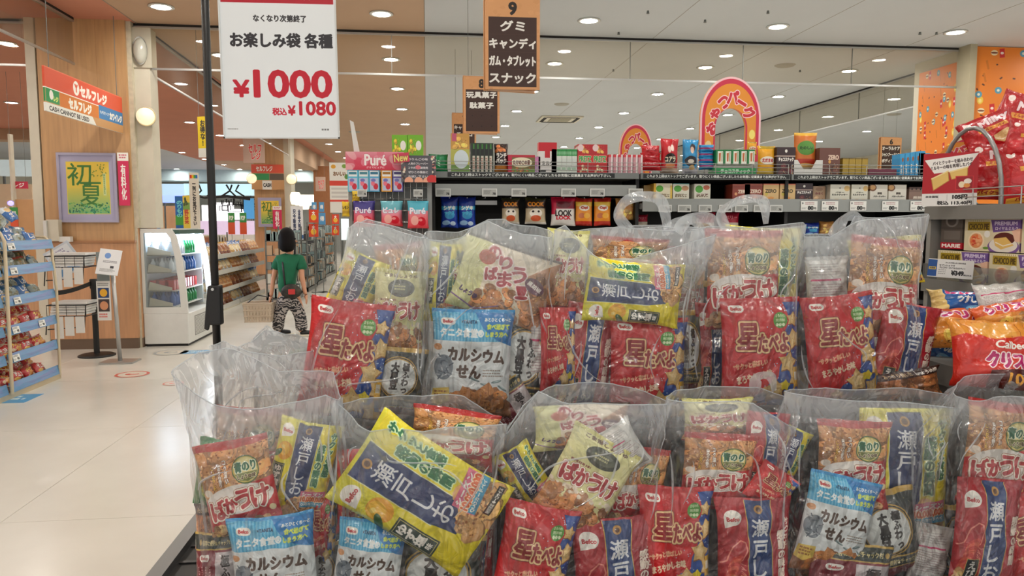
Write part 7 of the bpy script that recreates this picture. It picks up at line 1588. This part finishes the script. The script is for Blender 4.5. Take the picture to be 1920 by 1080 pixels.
packs = [
 # key, px, py, w, h, roll, Y, bag, where
 ('star', 648, 672, 158, 222, 9, y1, 'A', 'in front, leaning right'), ('sesame', 748, 590, 100, 170, 4, y2, 'A', 'standing behind at right'), ('yuzu', 668, 535, 90, 120, 24, y3, 'A', 'lying at the upper left'), ('bakauke', 755, 520, 95, 130, -6, y3+.02, 'A', 'at the top right'),
 ('black', 752, 715, 90, 130, 8, y1+.015, 'A', 'low at the right'),
 ('calcium', 884, 680, 158, 205, 3, y1, 'B', 'in front'), ('variety', 945, 530, 190, 140, 18, y2, 'B', 'lying across the top'), ('yuzu', 830, 530, 60, 150, 6, y3, 'B', 'at the left behind'), ('black', 985, 680, 96, 180, 8, y2, 'B', 'behind the blue one'), ('sesame', 872, 520, 90, 130, -32, y3+.01, 'B', 'slanting at the upper left'), ('maroon', 955, 755, 90, 80, -30, y1+.02, 'B', 'low at the right'), ('back', 1010, 660, 50, 150, 2, y2, 'B', 'at the right edge'),
 ('yuzu', 1188, 548, 122, 186, -84, y1, 'C', 'lying on its side at the top'), ('star', 1214, 688, 154, 190, 2, y1+.01, 'C', 'low in front'), ('star', 1046, 655, 70, 160, 0, y1+.03, 'C', 'standing narrow at the left'), ('ebi', 1102, 668, 100, 200, 8, y2, 'C', 'between the two red ones'), ('sesame', 1062, 505, 80, 150, 4, y3, 'C', 'upright at the upper left'), ('bakauke', 1180, 490, 150, 90, 3, y3+.02, 'C', 'behind the yellow one'), ('black', 1290, 660, 60, 160, 0, y3, 'C', 'dark at the right side'),
 ('star', 1424, 660, 160, 208, 0, y1, 'D', 'in front'), ('bakauke', 1393, 525, 150, 190, 1, y2, 'D', 'behind the red one'), ('yuzu', 1428, 525, 150, 200, 3, y3, 'D', 'standing at the right'), ('ebi', 1336, 650, 70, 170, 0, y3, 'D', 'dark at the left side'), ('black', 1400, 620, 170, 190, 0, y3+.02, 'D', 'hidden at the back'),
 ('star', 1576, 648, 148, 196, -5, y1, 'E', 'in front, leaning left'), ('bakauke', 1655, 540, 150, 190, 6, y2, 'E', 'above at the right'), ('back', 1550, 545, 86, 130, -2, y3, 'E', 'at the upper left'), ('ebi', 1694, 655, 120, 180, 12, y1+.02, 'E', 'at the right, leaning'), ('yuzu', 1660, 490, 150, 90, -4, y3+.02, 'E', 'at the top behind'), ('darkcracker', 1700, 722, 136, 60, -8, y1-.005, 'E', 'lying low at the right'),
 ('sesame', 1170, 560, 100, 160, 0, 2.14, 'R', 'at the left'), ('bakauke', 1270, 550, 110, 180, 4, 2.14, 'R', 'at the right'),
]
x1, x2, x3 = 1.555, 1.605, 1.655
packs += [
 ('calcium', 516, 1062, 166, 205, -5, x1, '1', 'at the foot in front'), ('bakauke', 450, 915, 142, 192, -11, x2, '1', 'above the blue one'), ('yuzu', 566, 880, 120, 190, 14, x3, '1', 'behind at the right'), ('green', 396, 885, 56, 130, 8, x3, '1', 'at the left edge'), ('maroon', 408, 1050, 84, 110, 0, x2, '1', 'low at the left'), ('star', 606, 990, 50, 140, 0, x3, '1', 'squeezed in at the right'), ('darkcracker', 396, 985, 60, 90, 0, x3+.02, '1', 'low at the left edge'), ('black', 600, 1070, 90, 120, 0, x3, '1', 'low at the right'),
 ('yuzu', 790, 925, 205, 300, -56, x1, '2', 'large across the top'), ('calcium', 690, 1062, 134, 180, 9, x1+.01, '2', 'low at the left'), ('black', 830, 1085, 160, 180, 4, x2, '2', 'low at the right'), ('bakauke', 850, 820, 170, 110, 10, x3, '2', 'at the top behind'), ('ebi', 900, 990, 60, 200, 4, x3, '2', 'at the right edge'), ('star', 660, 920, 60, 160, 0, x3, '2', 'at the left edge'),
 ('star', 1000, 1050, 150, 220, 12, x1, '3', 'low at the left'), ('ebi', 1152, 1070, 168, 215, -3, x1+.008, '3', 'low at the right'), ('sesame', 1098, 905, 150, 190, 30, x1+.03, '3', 'slanting across the middle'), ('bakauke', 1195, 915, 110, 160, 10, x2+.02, '3', 'at the right behind'), ('yuzu', 985, 895, 80, 130, -30, x3, '3', 'at the upper left'), ('variety', 1090, 800, 190, 90, 0, x3+.02, '3', 'topmost at the back'), ('back', 1150, 850, 120, 100, -30, x2, '3', 'at the top'),
 ('star', 1264, 1012, 150, 212, 2, x1+.015, '4', 'low at the left'), ('ebi', 1412, 1030, 154, 206, 0, x1, '4', 'low at the right'), ('bakauke', 1346, 885, 150, 150, 6, x2, '4', 'in the middle at left'), ('ebi', 1432, 850, 90, 160, 8, x2+.02, '4', 'navy part showing at the upper middle'), ('yuzu', 1470, 860, 70, 130, 24, x3, '4', 'at the upper right'), ('star', 1446, 915, 90, 80, 36, x1+.02, '4', 'slanting between the others'), ('sesame', 1345, 785, 140, 80, 0, x3+.02, '4', 'topmost at the back'),
 ('calcium', 1566, 985, 150, 196, 14, x1, '5', 'tilted at the left'), ('bakauke', 1598, 870, 150, 170, 3, x2, '5', 'above the blue one'), ('yuzu', 1692, 892, 196, 262, 3, x3-.01, '5', 'tall at the right'), ('maroon', 1592, 1072, 176, 110, 9, x1-.01, '5', 'at the very bottom'), ('black', 1668, 1000, 120, 170, -10, x2, '5', 'between the blue and yellow ones'), ('back', 1740, 1040, 80, 120, 10, x2, '5', 'low at the right'), ('darkcracker', 1530, 1040, 90, 100, 0, x2+.02, '5', 'low at the left behind'),
 ('bakauke', 1872, 850, 150, 200, 8, x2, '6', 'at the top'), ('ebi', 1846, 1000, 140, 215, 6, x1, '6', 'in front'), ('star', 1930, 1010, 120, 190, -14, x1+.02, '6', 'at the right edge'), ('black', 1790, 1020, 50, 160, 0, x3, '6', 'dark at the left edge'),
 ('bakauke', 470, 850, 140, 180, 6, 1.88, '0', 'low inside'), ('sesame', 560, 880, 110, 180, -6, 1.88, '0', 'low at the right'), ('green', 560, 662, 34, 14, -20, 2.2, '0', 'showing only a green corner'),
]
for n_, (key, px, py, w, h, r_, Y, bag, where) in enumerate(packs):
    pk(key, px, py, w, h, r_, Y, '%s, %s of the %s' % (DES[key], where, BAGN[bag]), 100+n_, crump=.9)
